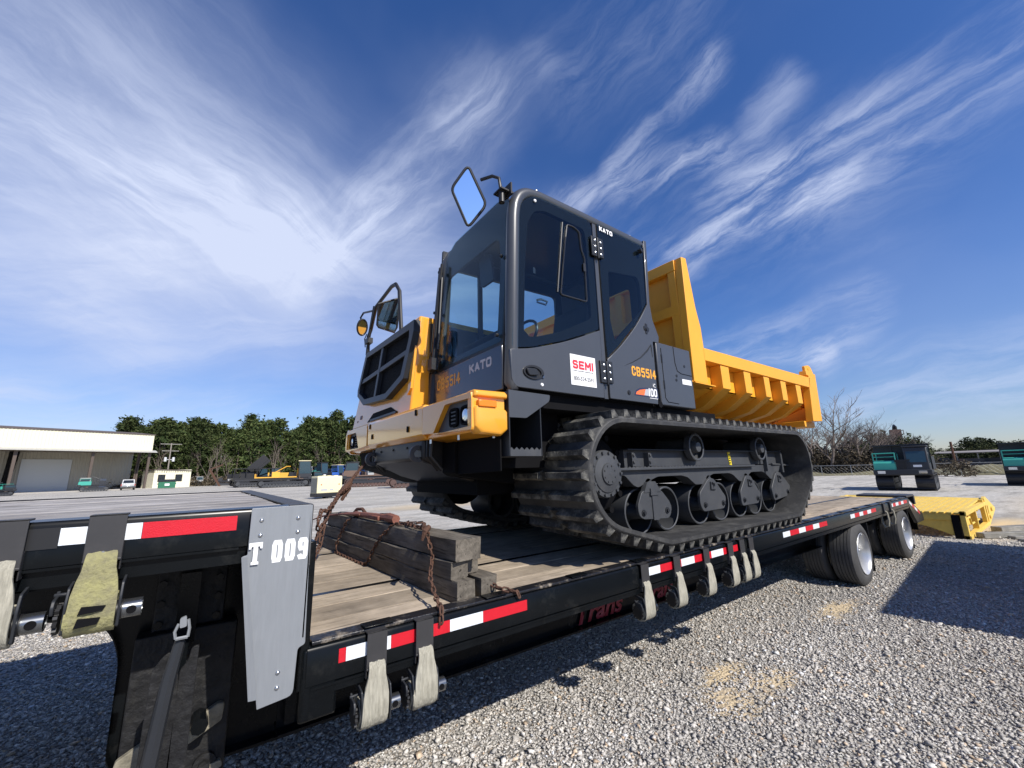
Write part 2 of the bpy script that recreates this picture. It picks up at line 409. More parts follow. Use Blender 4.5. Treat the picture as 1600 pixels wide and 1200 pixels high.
def text(s, w, h, matl, parent, loc, face, name='lettering', bold=.0, depth=.0012, shear=0, label=None):
    """flat raised lettering; face 'side' reads from the near side, 'front' from the front"""
    cu = bpy.data.curves.new(name, 'FONT'); cu.body = s; cu.size = 1; cu.offset = bold; cu.extrude = 0.0; cu.shear = shear
    cu.resolution_u = 3
    o = bpy.data.objects.new(name, cu); C.objects.link(o)
    dg = bpy.context.evaluated_depsgraph_get(); me = bpy.data.meshes.new_from_object(o.evaluated_get(dg))
    bpy.data.objects.remove(o); co = np.empty(len(me.vertices) * 3, 'f'); me.vertices.foreach_get('co', co); co = co.reshape(-1, 3)
    mn, mx = co.min(0), co.max(0); co[:, 0] = (co[:, 0] - mn[0]) / (mx[0] - mn[0]) * w; co[:, 1] = (co[:, 1] - mn[1]) / (mx[1] - mn[1]) * h; co[:, 2] = 0
    me.vertices.foreach_set('co', co.ravel()); me.materials.clear(); me.materials.append(matl); me.update(); me.name = name
    o = bpy.data.objects.new(name, me); C.objects.link(o)
    sm = o.modifiers.new('thick', 'SOLIDIFY'); sm.thickness = depth; sm.offset = 0
    org = ORG.get(parent.name, (0, 0, 0)); o.parent = parent
    o.location = Vector(loc) - Vector(org)
    o.rotation_euler = (math.pi / 2, 0, 0 if face == 'side' else -math.pi / 2)
    if label: o['label'] = label
    return o


STROKES = {
    'S': [[(1, .82), (.85, 1), (.15, 1), (0, .85), (0, .64), (.15, .53), (.85, .47), (1, .36), (1, .15), (.85, 0), (.15, 0), (0, .18)]],
    'E': [[(1, 1), (0, 1), (0, 0), (1, 0)], [(0, .5), (.85, .5)]], 'M': [[(0, 0), (0, 1), (.5, .35), (1, 1), (1, 0)]], 'I': [[(.5, 0), (.5, 1)]],
    'K': [[(0, 0), (0, 1)], [(1, 1), (.08, .45)], [(.3, .6), (1, 0)]], 'A': [[(0, 0), (.5, 1), (1, 0)], [(.2, .3), (.8, .3)]], 'T': [[(0, 1), (1, 1)], [(.5, 1), (.5, 0)]],
    'O': [[(.15, 0), (0, .18), (0, .82), (.15, 1), (.85, 1), (1, .82), (1, .18), (.85, 0), (.15, 0)]], 'C': [[(1, .75), (1, .85), (.8, 1), (.2, 1), (0, .82), (0, .18), (.2, 0), (.8, 0), (1, .15), (1, .25)]],
    'B': [[(0, 0), (0, 1), (.8, 1), (1, .85), (1, .65), (.8, .52), (0, .52)], [(.8, .52), (1, .38), (1, .15), (.8, 0), (0, 0)]],
    '5': [[(.95, 1), (.05, 1), (0, .55), (.8, .6), (1, .45), (1, .15), (.8, 0), (.2, 0), (0, .15)]], '1': [[(.5, 0), (.5, 1)]], '!': [[(.15, .8), (.6, 1), (.6, 0)]],
    '4': [[(.7, 0), (.7, 1), (0, .3), (1, .3)]], '9': [[(.95, .5), (.15, .5), (0, .65), (0, .85), (.15, 1), (.85, 1), (1, .85), (1, .15), (.85, 0), (.15, 0), (0, .12)]]}
STROKES['0'] = STROKES['O']


def block_text(s, w, h, t, matl, parent, loc, face, gap=.5, wd=None):
    """bold lettering drawn with thick strokes, each a hair proud of the last"""
    wd = wd or {}; cells = [wd.get(c, 1.0) for c in s]; g_ = gap * t; cw = (w - g_ * (len(s) - 1)) / sum(cells); x = 0; n = 0
    org = ORG.get(parent.name, (0, 0, 0)); L0 = Vector(loc); b = MB()

    def P3(u, v, d): return (L0.x + u, L0.y - d, L0.z + v) if face == 'side' else (L0.x - d, L0.y - u, L0.z + v)
    for c, k in zip(s, cells):
        W_ = cw * k
        for path in STROKES[c]:
            pts = [(x + t / 2 + p[0] * (W_ - t), t / 2 + p[1] * (h - t)) for p in path]
            for i in range(len(pts) - 1):
                a, q = Vector(pts[i]), Vector(pts[i + 1]); d = (q - a); ln = d.length
                if ln < 1e-6: continue
                d /= ln; nrm = Vector((-d.y, d.x)) * t / 2; a2 = a - d * t * .22; q2 = q + d * t * .22
                if abs(d.x) < 1e-3 or abs(d.y) < 1e-3: a2 = a - d * t * (.5 if i == 0 or len(pts) == 2 else .35); q2 = q + d * t * (.5 if i == len(pts) - 2 else .35)
                e = .0004 + (n % 37) * .000023; n += 1
                poly = [a2 + nrm, a2 - nrm, q2 - nrm, q2 + nrm]
                b.add([P3(p.x, p.y, 0) for p in poly] + [P3(p.x, p.y, e) for p in poly], [(0, 1, 2, 3), (7, 6, 5, 4), (0, 4, 5, 1), (1, 5, 6, 2), (2, 6, 7, 3), (3, 7, 4, 0)])
        x += W_ + g_
    o = obj('lettering', b, matl, parent, off=org, smooth=False); o['kind'] = 'stuff'; return o


# ------------------------------------------------------------------ ground
def gravel_material():
    m = bpy.data.materials.new('gravel'); nt, N, L, B = nodes(m)
    tc = N.new('ShaderNodeTexCoord'); P = tc.outputs['Object']

    def noise(sc, det=5, ro=.6):
        n = N.new('ShaderNodeTexNoise'); n.inputs['Scale'].default_value = sc; n.inputs['Detail'].default_value = det; n.inputs['Roughness'].default_value = ro; L.new(P, n.inputs[0]); return n

    def mrange(x, a, b, lo, hi):
        n = N.new('ShaderNodeMapRange'); n.interpolation_type = 'SMOOTHSTEP'; L.new(x, n.inputs[0])
        for k, v in ((1, a), (2, b), (3, lo), (4, hi)): n.inputs[k].default_value = v
        return n.outputs[0]

    def mixc(f, a, b):
        n = N.new('ShaderNodeMix'); n.data_type = 'RGBA'
        if isinstance(f, float): n.inputs[0].default_value = f
        else: L.new(f, n.inputs[0])
        for k, v in ((6, a), (7, b)):
            if isinstance(v, tuple): n.inputs[k].default_value = (*v, 1)
            else: L.new(v, n.inputs[k])
        return n.outputs[2]

    def math_(op, a, b):
        n = N.new('ShaderNodeMath'); n.operation = op
        for k, v in ((0, a), (1, b)):
            if isinstance(v, (int, float)): n.inputs[k].default_value = v
            else: L.new(v, n.inputs[k])
        return n.outputs[0]
    vo = N.new('ShaderNodeTexVoronoi'); vo.inputs['Scale'].default_value = 44; L.new(P, vo.inputs['Vector'])
    vb = N.new('ShaderNodeTexVoronoi'); vb.inputs['Scale'].default_value = 13; L.new(P, vb.inputs['Vector'])
    sp = N.new('ShaderNodeSeparateColor'); L.new(vo.outputs['Color'], sp.inputs[0])
    sb = N.new('ShaderNodeSeparateColor'); L.new(vb.outputs['Color'], sb.inputs[0])
    cr = N.new('ShaderNodeValToRGB'); e = cr.color_ramp.elements
    e[0].position = 0; e[0].color = (.20, .192, .178, 1); e[1].position = 1; e[1].color = (.66, .635, .59, 1)
    k = e.new(.35); k.color = (.36, .347, .32, 1); k = e.new(.7); k.color = (.48, .46, .425, 1); k = e.new(.82); k.color = (.33, .27, .21, 1)
    L.new(sp.outputs[0], cr.inputs[0])
    gap = mrange(vo.outputs['Distance'], .35, .8, 1.0, .35)
    col = mixc(gap, (.10, .095, .09), cr.outputs[0])
    # far lot: paler crushed stone with tracks and dusty streaks
    big = noise(.09, 6); mid = noise(.9, 5); fine = noise(7, 6, .75)
    col = mixc(mrange(big.outputs[0], .40, .62, 0, .55), col, (.47, .44, .385))
    ge = N.new('ShaderNodeVectorMath'); ge.operation = 'LENGTH'; L.new(P, ge.inputs[0])
    far = mrange(ge.outputs['Value'], 5, 16, 0, .88)
    farc = mixc(mrange(fine.outputs[0], .35, .65, 0, 1), (.40, .38, .335), (.62, .585, .52))
    farc = mixc(mrange(mid.outputs[0], .50, .72, 0, .5), farc, (.42, .35, .26))
    mp = N.new('ShaderNodeMapping'); mp.inputs['Scale'].default_value = (.06, .5, 1); mp.inputs['Rotation'].default_value = (0, 0, .5); L.new(P, mp.inputs[0])
    tr = N.new('ShaderNodeTexNoise'); tr.inputs['Scale'].default_value = 1; tr.inputs['Detail'].default_value = 7; L.new(mp.outputs[0], tr.inputs[0])
    farc = mixc(mrange(tr.outputs[0], .50, .60, 0, .6), farc, (.34, .32, .285))
    col = mixc(far, col, farc)
    mp3 = N.new('ShaderNodeMapping'); mp3.inputs['Scale'].default_value = (.35, 1.5, 1); mp3.inputs['Rotation'].default_value = (0, 0, -.9); L.new(P, mp3.inputs[0])
    t3 = N.new('ShaderNodeTexNoise'); t3.inputs['Scale'].default_value = 1; t3.inputs['Detail'].default_value = 9; t3.inputs['Roughness'].default_value = .75; L.new(mp3.outputs[0], t3.inputs[0])
    rut = math_('MULTIPLY', mrange(t3.outputs[0], .46, .62, 0, .85), far)
    col = mixc(rut, col, (.26, .245, .215))
    # sandy patches
    xy = N.new('ShaderNodeVectorMath'); xy.operation = 'MULTIPLY'; L.new(P, xy.inputs[0]); xy.inputs[1].default_value = (1, 1, 0)
    wob = N.new('ShaderNodeVectorMath'); wob.operation = 'SCALE'; wob.inputs['Scale'].default_value = .35; nn = noise(4, 4); L.new(nn.outputs['Color'], wob.inputs[0])
    xw = N.new('ShaderNodeVectorMath'); xw.operation = 'ADD'; L.new(xy.outputs[0], xw.inputs[0]); L.new(wob.outputs[0], xw.inputs[1])
    msum = None
    for (x, y, rx, ry, st) in [(3.42, 1.92, .36, .16, 1.0), (3.12, 1.72, .24, .22, .95), (3.62, 1.66, .30, .14, .95), (3.35, 1.55, .3, .08, .5), (5.85, 1.86, .55, .15, .95), (1.6, -.3, .5, .4, .35), (15.5, 1.2, 2.6, .5, 1.0), (24, -1, 9, 2.6, .8), (9.5, 19.5, 3.2, 1.8, .7)]:
        dd = N.new('ShaderNodeVectorMath'); dd.operation = 'SUBTRACT'; L.new(xw.outputs[0], dd.inputs[0]); dd.inputs[1].default_value = (x + .175, y + .175, 0.175)
        dv = N.new('ShaderNodeVectorMath'); dv.operation = 'MULTIPLY'; L.new(dd.outputs[0], dv.inputs[0]); dv.inputs[1].default_value = (1 / rx, 1 / ry, 0)
        ln = N.new('ShaderNodeVectorMath'); ln.operation = 'LENGTH'; L.new(dv.outputs[0], ln.inputs[0])
        mk = mrange(ln.outputs['Value'], .35, 1.35, st, 0)
        msum = mk if msum is None else math_('MAXIMUM', msum, mk)
    n5 = noise(60, 3); sandf = math_('MULTIPLY', msum, mrange(n5.outputs[0], .34, .52, .6, 1))
    col = mixc(sandf, col, (.58, .46, .29))
    L.new(col, B.inputs['Base Color']); B.inputs['Roughness'].default_value = .95; B.inputs['Specular IOR Level'].default_value = .15
    h = math_('MULTIPLY', vo.outputs['Distance'], -1.0); h = math_('ADD', h, math_('MULTIPLY', sb.outputs[0], .4))
    h = math_('ADD', h, math_('MULTIPLY', fine.outputs[0], 1.0))
    b = N.new('ShaderNodeBump'); b.inputs['Strength'].default_value = .9; b.inputs['Distance'].default_value = .014; L.new(h, b.inputs['Height']); L.new(b.outputs[0], B.inputs['Normal'])
    return m


g = MB(); g.add([(-1800, -1800, 0), (1800, -1800, 0), (1800, 1800, 0), (-1800, 1800, 0)], [(0, 1, 2, 3)])
tag(obj('gravel_lot', g, gravel_material(), smooth=False), 'pale crushed stone yard with sandy patches under and around the trailer', None, None, 'structure')


def stones():
    m = bpy.data.materials.new('stone_chips'); nt, N, L, B = nodes(m)
    at = N.new('ShaderNodeAttribute'); at.attribute_name = 'tint'; at.attribute_type = 'GEOMETRY'
    tc = N.new('ShaderNodeTexCoord'); nz = N.new('ShaderNodeTexNoise'); nz.inputs['Scale'].default_value = 160; nz.inputs['Detail'].default_value = 4; L.new(tc.outputs['Object'], nz.inputs[0])
    mr = N.new('ShaderNodeMapRange'); mr.inputs[1].default_value = .3; mr.inputs[2].default_value = .7; mr.inputs[3].default_value = .8; mr.inputs[4].default_value = 1.15; L.new(nz.outputs[0], mr.inputs[0])
    v = N.new('ShaderNodeVectorMath'); v.operation = 'SCALE'; L.new(at.outputs['Color'], v.inputs[0]); L.new(mr.outputs[0], v.inputs['Scale']); L.new(v.outputs[0], B.inputs['Base Color'])
    B.inputs['Roughness'].default_value = .9; B.inputs['Specular IOR Level'].default_value = .2
    base = []
    for k in range(12):
        c = np.array([(x, y, z) for z in (-1, 1) for (x, y) in ((-1, -1), (1, -1), (1, 1), (-1, 1))], float)
        c *= rng.uniform(.35, 1.0, (8, 1)); c += rng.uniform(-.42, .42, (8, 3)); base.append(c)
    quads = np.array([(0, 3, 2, 1), (4, 5, 6, 7), (0, 1, 5, 4), (1, 2, 6, 5), (2, 3, 7, 6), (3, 0, 4, 7)])
    tris = np.concatenate([quads[:, [0, 1, 2]], quads[:, [0, 2, 3]]])
    pts = []
    # density thins out with distance from where people stand
    n = 900000
    x = rng.uniform(-2.2, 16, n); y = rng.uniform(-1.6, 8.5, n); d = np.hypot(x, y)
    dens = np.clip(1.0 * (1 - (d - 6.0) / 9.0), 0, 1) * np.where((y < 3.4) | (x < 0.6), 1, 0)
    sand = np.zeros(n)
    for (sx, sy, rx, ry, st) in [(3.42, 1.95, .46, .12, .95), (3.10, 1.74, .22, .16, .85), (3.50, 1.62, .42, .10, .9), (3.3, 1.5, .3, .1, .5), (5.85, 1.86, .5, .13, 1.1)]:
        sand = np.maximum(sand, st * np.exp(-(((x - sx) / rx) ** 2 + ((y - sy) / ry) ** 2)))
    az = np.arctan2(y, x)
    vis = (az > -0.12) & (az < 1.95) & (d > .35)
    keep = (rng.uniform(0, 1, n) < dens * np.clip(1 - sand, .03, 1) * .72 * np.clip(6 / np.maximum(d, 3.5), .40, 1.7)) & vis
    x, y, d = x[keep], y[keep], d[keep]; n = len(x)
    s = np.minimum(rng.gamma(5.0, .00108, n), .012) * rng.choice([1, 1, 1, 1, 1.5], n) + .0020
    s *= np.clip(1 + (d - 5) * .05, 1, 1.5)
    idx = rng.integers(0, 12, n); B_ = np.array(base)[idx]
    sc = s[:, None] * rng.uniform(.65, 1.2, (n, 3)); sc[:, 2] *= .62
    B_ = B_ * sc[:, None, :]
    ang = rng.uniform(0, 2 * np.pi, n); tl = rng.uniform(-.6, .6, n)
    ct, st_ = np.cos(tl), np.sin(tl); Y_ = B_[:, :, 1] * ct[:, None] - B_[:, :, 2] * st_[:, None]; Z_ = B_[:, :, 1] * st_[:, None] + B_[:, :, 2] * ct[:, None]
    ca, sa = np.cos(ang)[:, None], np.sin(ang)[:, None]; X_ = B_[:, :, 0] * ca - Y_ * sa; Y2 = B_[:, :, 0] * sa + Y_ * ca
    V = np.stack([X_ + x[:, None], Y2 + y[:, None], Z_ + (s * rng.uniform(.1, .7, n))[:, None]], -1).reshape(-1, 3)
    F = (tris[None] + (np.arange(n) * 8)[:, None, None]).reshape(-1, 3)
    me = bpy.data.meshes.new('loose_gravel'); me.vertices.add(len(V)); me.vertices.foreach_set('co', V.ravel().astype('f'))
    me.loops.add(len(F) * 3); me.loops.foreach_set('vertex_index', F.ravel().astype('i')); me.polygons.add(len(F))
    me.polygons.foreach_set('loop_start', np.arange(0, len(F) * 3, 3, dtype='i'))
    me.update(calc_edges=True); me.validate()
    lf = .5 + .25 * np.sin(x * 1.9 + 1.3 * np.sin(y * 2.3)) + .25 * np.sin(y * 3.1 + x * .7)
    g_ = (rng.beta(3.4, 3.0, n) * .38 + .24) * (.86 + .26 * lf); t = rng.uniform(0, 1, n)
    col = np.stack([g_ * 1.06, g_ * 1.0, g_ * .91, np.ones(n)], -1)
    br = t < .05; col[br, 0] *= 1.12; col[br, 1] *= .93; col[br, 2] *= .74
    wh = t > .93; col[wh, :3] = np.minimum(col[wh, :3] * 1.5, .72)
    a = me.attributes.new('tint', 'FLOAT_COLOR', 'POINT'); a.data.foreach_set('color', np.repeat(col, 8, 0).ravel().astype('f'))
    me.materials.append(m); o = bpy.data.objects.new('loose_gravel', me); C.objects.link(o)
    tag(o, 'loose grey crushed stones covering the yard beside the trailer', 'gravel', None, 'stuff')
    print('stones', n)


stones()

# ------------------------------------------------------------------ trailer
TY0, TY1 = 1.896, 4.55     # near and far edge
tr = thing('step_deck_trailer', 'black step deck trailer with worn wooden decks and red and white reflective tape', 'trailer', (5.2, 3.2, 0))


def rail(name, x0, x1, zt, y, s):
    """edge rail: rounded worn top lip, flat face, lower lip. s=+1 near side, -1 far side"""
    b = MB()
    prof = [(0, zt - .135), (0, zt - .012), (.008, zt), (.072, zt + .004), (.080, zt - .004), (.080, zt - .030), (.020, zt - .034), (.020, zt - .135)]
    b.prism([(y + s * p, q) for p, q in prof], 0, x0, x1)
    return obj(name, b, Mt['trailer'], tr, bev=.003)


for (x0, x1, zt) in ((.10, 10.22, .944), (-3.4, .375, 1.485)):
    rail('side_rail', x0 if x0 < 0 else .40, x1, zt, TY0, 1); rail('side_rail', x0 if x0 < 0 else .40, x1, zt, TY1, -1)
# worn pipe-like lip on the near lower rail, lower flange and rub strip
b = MB(); b.prism(rpoly([(TY0 + .015, .946), (TY0 + .015, .962), (TY0 + .085, .966), (TY0 + .090, .946)], .006), 0, .42, 10.2); obj('worn_lip', b, Mt['worn'], tr)
for k in range(16):
    x = .62 + k * .61
    b = MB(); b.box(x, x + .13, TY0 + .005, TY0 + .07, .9665, .972); obj('stake_pocket_plate', b, Mt['trailer'], tr, bev=.002)
b = MB(); b.box(.42, 10.2, TY0 - .004, TY0 + .05, .796, .806); obj('rail_flange', b, Mt['trailer'], tr)
b = MB(); b.box(.42, 10.2, TY0 + .0, TY0 + .012, .772, .7965); obj('winch_track', b, Mt['trailer'], tr)
b = MB(); b.box(-3.4, .375, TY0 + .02, TY0 + .03, 1.29, 1.345); b.box(-3.4, .14, TY0 + .0, TY0 + .055, 1.342, 1.350); obj('winch_track', b, Mt['trailer'], tr)
b = MB(); b.box(-3.4, -.17, TY0 + .03, TY0 + .07, 1.284, 1.292); obj('rail_flange', b, Mt['trailer'], tr)
# planks of both decks: each board its own piece
def planks(x0, x1, bounds, zt, m, step, jit, gap=.0012):
    for (ya, yb) in bounds:
        x = x0
        first = True
        while x < x1 - .01:
            ln = step + random.uniform(-.4, .4) if not first else step * random.uniform(.5, 1); first = False
            xe = min(x + ln, x1); xe = x1 if x1 - xe < .6 else xe
            dz = random.uniform(-jit, jit)
            p = MB(); p.box(x + .001, xe - .001, ya + gap, yb - gap, zt - .032, zt + dz)
            obj('plank', p, m, tr, bev=.003, smooth=True, seg=1)
            x = xe


low = []
strips = [2.70, 3.98]
for e in ([1.99, 2.22, 2.45, 2.675], [2.725, 2.97, 3.215, 3.46, 3.71, 3.955], [4.005, 4.235, 4.46]): low += list(zip(e[:-1], e[1:]))
planks(.40, 10.2, low, .940, Mt['woodlow'], 3.4, .0018)
for y in strips:
    b = MB(); b.box(.40, 10.2, y - .024, y + .024, .90, .941); obj('steel_strip', b, Mt['trailer'], tr)
up = [(1.98 + k * .1975, 1.98 + (k + 1) * .1975) for k in range(12)] + [(4.35, 4.465)]
planks(-3.4, .30, up, 1.480, Mt['woodup'], 2.6, .003, .003)
# cap plate across the rear edge of the upper deck
b = MB(); b.prism(rpoly([(.30, 1.483), (.30, 1.489), (.383, 1.489), (.389, 1.483), (.389, 1.25), (.383, 1.25), (.383, 1.480)], .0015), 1, TY0 + .01, TY1 - .01)
obj('edge_cap', b, Mt['bracket'], tr)
# white-edged lip of the cap seen at the near corner
# beams
def flange(path, y, th=.012, wy=.065):
    b = MB()
    for i in range(len(path) - 1):
        (xa, za), (xb, zb) = path[i], path[i + 1]
        b.add([(xa, y - wy, za - th), (xb, y - wy, zb - th), (xb, y + wy, zb - th), (xa, y + wy, za - th), (xa, y - wy, za), (xb, y - wy, zb), (xb, y + wy, zb), (xa, y + wy, za)],
              [(0, 3, 2, 1), (4, 5, 6, 7), (0, 1, 5, 4), (1, 2, 6, 5), (2, 3, 7, 6), (3, 0, 4, 7)])
    return obj('beam_flange', b, Mt['trailer'], tr)


for y, yg in ((2.30, 2.52), (4.10, 4.0)):
    b = MB(); b.prism(rpoly([(.38, .52), (7.0, .50), (10.1, .60), (10.2, .70), (10.2, .90), (.38, .90)], [.0, .3, .5, .1, 0, 0]), 1, y, y + .014); obj('main_beam', b, Mt['trailer'], tr)
    flange([(.38, .52), (6.9, .50), (10.0, .60)], y)
    up_b = [(-3.4, 1.11), (-.50, 1.11), (-.25, 1.05), (-.19, .92), (-.185, .50), (-.06, .42), (.50, .41)]
    b = MB(); b.prism(rpoly([(-3.4, 1.40)] + up_b + [(.50, 1.40)], [0, .05, .15, .12, .1, .1, .1, 0, 0]), 1, yg, yg + .014); obj('gooseneck_beam', b, Mt['trailer'], tr)
    flange(rpoly(up_b, [0, .15, .12, .1, .1, .1, 0]), yg)
for k in range(26):
    x = .55 + k * .385
    b = MB(); b.prism([(TY0 + .06, .80), (TY0 + .06, .90), (TY1 - .06, .90), (TY1 - .06, .80), (4.0, .72), (2.4, .72)], 0, x, x + .045); obj('cross_member', b, Mt['trailer'], tr)
for k in range(9):
    x = -3.3 + k * .40
    b = MB(); b.box(x, x + .045, TY0 + .06, TY1 - .06, 1.37, 1.445); obj('cross_member', b, Mt['trailer'], tr)
b = MB(); b.box(.33, .372, 2.0, 4.45, .92, 1.25); b.box(.34, .40, 1.96, 4.5, .80, .93); obj('step_bulkhead', b, Mt['trailer'], tr)
b = MB(); b.box(.375, .41, TY0 + .012, 2.02, .80, 1.34); obj('corner_post', b, Mt['trailer'], tr, bev=.004)
# front block of the lower rail below the grey plate
b = MB(); b.box(.385, .52, TY0 + .002, TY0 + .06, .69, .942); obj('rail_end_block', b, Mt['trailer'], tr, bev=.012)

# grey end plate with its number
b = MB()
b.prism(rpoly([(.168, 1.487), (.374, 1.488), (.386, .975), (.361, .968), (.356, .812), (.243, .800), (.238, .832), (.214, .832), (.150, 1.318), (.168, 1.322)], [.004, .004, .01, .012, .02, .002, .003, .012, .006, .004], 3), 1, 1.872, 1.8765)
gp_ = obj('end_plate', b, Mt['steelgrey'], tr, bev=.001); ORG[gp_.name] = ORG[tr.name]
b = MB(); b.box(.3735, .3785, 1.872, 1.915, 1.0, 1.486); obj('plate_fold', b, Mt['steelgrey'], gp_)
b = MB(); b.add([(.150, 1.872, 1.316), (.168, 1.866, 1.316), (.240, 1.866, .834), (.214, 1.872, .834), (.150, 1.8765, 1.316), (.214, 1.8765, .834), (.240, 1.8765, .834), (.168, 1.8765, 1.316)],
                [(0, 1, 2, 3), (4, 5, 6, 7), (0, 4, 7, 1), (3, 2, 6, 5), (0, 3, 5, 4), (1, 7, 6, 2)]); obj('plate_fold', b, Mt['steelgrey'], gp_)
bolt = MB(); bolt.lathe([(0, .0075), (-.003, .0075), (-.006, .005), (-.0075, 0.0005)], 1, (0, 0, 0), 14)
bm_ = bolt.mesh('bolt_head', Mt['zinc'])
for (x, z) in ((.203, 1.442), (.203, 1.388), (.328, 1.440), (.330, 1.388), (.300, .902), (.301, .852)):
    o = obj('bolt_head', bm_, None, gp_); o.location = Vector((x, 1.872, z)) - Vector(ORG[tr.name])
b = MB(); b.prism([(.170, 1.364), (.170, 1.342), (.177, 1.342), (.179, 1.350), (.1845, 1.350), (.1845, 1.298), (.180, 1.296), (.180, 1.287), (.204, 1.287), (.204, 1.296), (.199, 1.298), (.199, 1.350), (.2045, 1.350), (.2065, 1.342), (.213, 1.342), (.213, 1.364)], 1, 1.8628, 1.8645)
tl = obj('lettering', b, Mt['whitep'], gp_, off=ORG[tr.name], smooth=False)
block_text('009', .124, .080, .0155, Mt['whitep'], gp_, (.246, 1.8718, 1.284), 'side', gap=.55)
ORG[gp_.name] = ORG[tr.name]

# reflective tape, each coloured piece its own
def tape(xs, first, zt, y=TY0 - .0012):
    c = first
    for a, b_ in zip(xs[:-1], xs[1:]):
        t = MB(); t.box(a + .0006, b_ - .0006, y - .0008, y + .0012, zt - .051, zt); obj('reflective_tape', t, Mt['white' if c else 'red'], tr, smooth=False, label='white reflective tape' if c else 'red reflective tape'); c = 1 - c


tape([.518, .546, .733, 1.018, 1.203, 1.484], 0, .918)
tape([2.545, 2.699, 2.968, 3.15, 3.405, 3.598, 3.851], 1, .917)
tape([4.815, 4.992, 5.229, 5.413, 5.638, 5.827, 6.088], 1, .916)
tape([6.975, 7.153, 7.362, 7.532, 7.733, 7.917, 8.17], 1, .916)
tape([9.03, 9.168, 9.342, 9.521, 9.707, 9.873, 10.12], 1, .916)
tape([-.329, -.138, .127], 1, 1.463)
b = MB(); b.box(-.45, -.329, TY0 - .003, TY0 + .001, 1.405, 1.466); obj('rub_plate', b, Mt['black'], tr)
# maker's script on the beam
text('Trans', .50, .135, Mt['dkred'], tr, (2.24, 2.286, .522), 'side', bold=.03, shear=.35, label='dark red script painted on the beam')
text('craft', .40, .125, Mt['dkred'], tr, (3.02, 2.286, .522), 'side', bold=.03, shear=.35, label='dark red script painted on the beam')

# landing gear and near side steelwork of the gooseneck
lg = MB(); lg.box(-.145, .205, 2.40, 2.50, .12, .97); lg.box(-.10, .15, 2.44, 2.5, .97, 1.30)
leg = obj('landing_leg', lg, Mt['mud'], tr, bev=.006)
b = MB(); b.box(-.17, .22, 2.28, 2.66, .05, .12); b.box(-.06, .12, 2.38, 2.55, .0, .07); obj('foot', b, Mt['mud'], leg, off=ORG[tr.name])
for x in (-.105, .135):
    b = MB(); b.cyl(1, (x, 2.40, .44), .040, -.02, 14); b.cyl(1, (x, 2.38, .44), .022, -.018, 6); obj('bolt_head', b, Mt['mud'], leg, off=ORG[tr.name])
mudlit = mat('pale_lit_mud', (.22, .20, .15), .9, var=.5, vs=20, bump=.9, bs=40)  # mud on the ribs, sunlit brightness put into its colour
b = MB(); b.prism(rpoly([(-.155, .520), (-.15, .555), (-.06, .60), (.05, .60), (.16, .66), (.185, .655), (.18, .59), (.08, .54), (-.05, .50)], .01), 1, 2.372, 2.40); obj('rib', b, mudlit, leg, off=ORG[tr.name], bev=.004)
b = MB(); b.prism(rpoly([(-.16, .385), (-.15, .40), (.19, .44), (.20, .415), (.1, .38)], .01), 1, 2.375, 2.40); obj('rib', b, mudlit, leg, off=ORG[tr.name], bev=.004)
b = MB(); b.prism(rpoly([(-.068, .94), (-.040, .985), (-.012, 1.0), (.012, .90), (.020, .24), (-.082, .20)], [.01, .02, .02, .02, .01, .01]), 1, 2.06, 2.072)
obj('brace_plate', b, Mt['mud'], tr, bev=.002)
b = MB(); b.prism(rpoly([(.062, 1.0), (.040, .995), (.034, .955), (.012, .925), (.0, .20), (.068, .24), (.062, .66)], [.01, .01, .01, .01, .01, .01, .02]), 1, 2.06, 2.072)
obj('brace_plate', b, Mt['mud'], tr, bev=.002)
b = MB(); b.tube([(.003, 2.02, 1.040), (-.016, 2.01, .92), (-.033, 2.00, .74), (-.055, 1.99, .50), (-.075, 1.98, .15)], [.017, .021, .023, .025, .026], 8); obj('crank_bar', b, Mt['greyd'], tr)
b = MB()
b.tube([(-.012, 1.995, 1.052), (-.017, 1.995, 1.075), (-.008, 1.995, 1.10)], .005, 6)
b.tube([(.022, 1.995, 1.052), (.024, 1.995, 1.08), (.018, 1.995, 1.11)], .005, 6); b.tube([(-.012, 1.995, 1.052), (.022, 1.995, 1.052)], .006, 6)
obj('shackle', b, Mt['steelgrey'], tr)
b = MB(); b.prism(rpoly([(-.004, 1.085), (-.006, 1.118), (.012, 1.124), (.016, 1.088)], .006), 1, 1.99, 2.0); obj('shackle_pin', b, Mt['steelgrey'], tr)
b = MB(); b.box(-.02, .05, 2.39, 2.42, .92, 1.2)
for z in (1.0, 1.08, 1.16):
    for x in (-.08, .12): b.cyl(1, (x, 2.44, z), .016, -.016, 6)
obj('gusset', b, Mt['trailer'], tr)
b = MB(); b.box(.40, .44, 2.24, 2.30, .55, .90); b.box(.60, 1.5, 2.20, 2.24, .68, .70); obj('gusset', b, Mt['trailer'], tr)
b = MB(); b.box(-.015, .03, 2.28, 4.1, .85, .95); b.tube([(.1, 2.3, .62), (.1, 4.1, .62)], .03, 8); obj('cross_shaft', b, Mt['trailer'], tr)

# wheels
def wheel(x, y, inner=False):
    w = bpy.data.objects.new('wheel', None); C.objects.link(w); w.parent = tr; w.location = Vector((x, y, .40)) - Vector(ORG[tr.name]); w.empty_display_size = .1
    return w


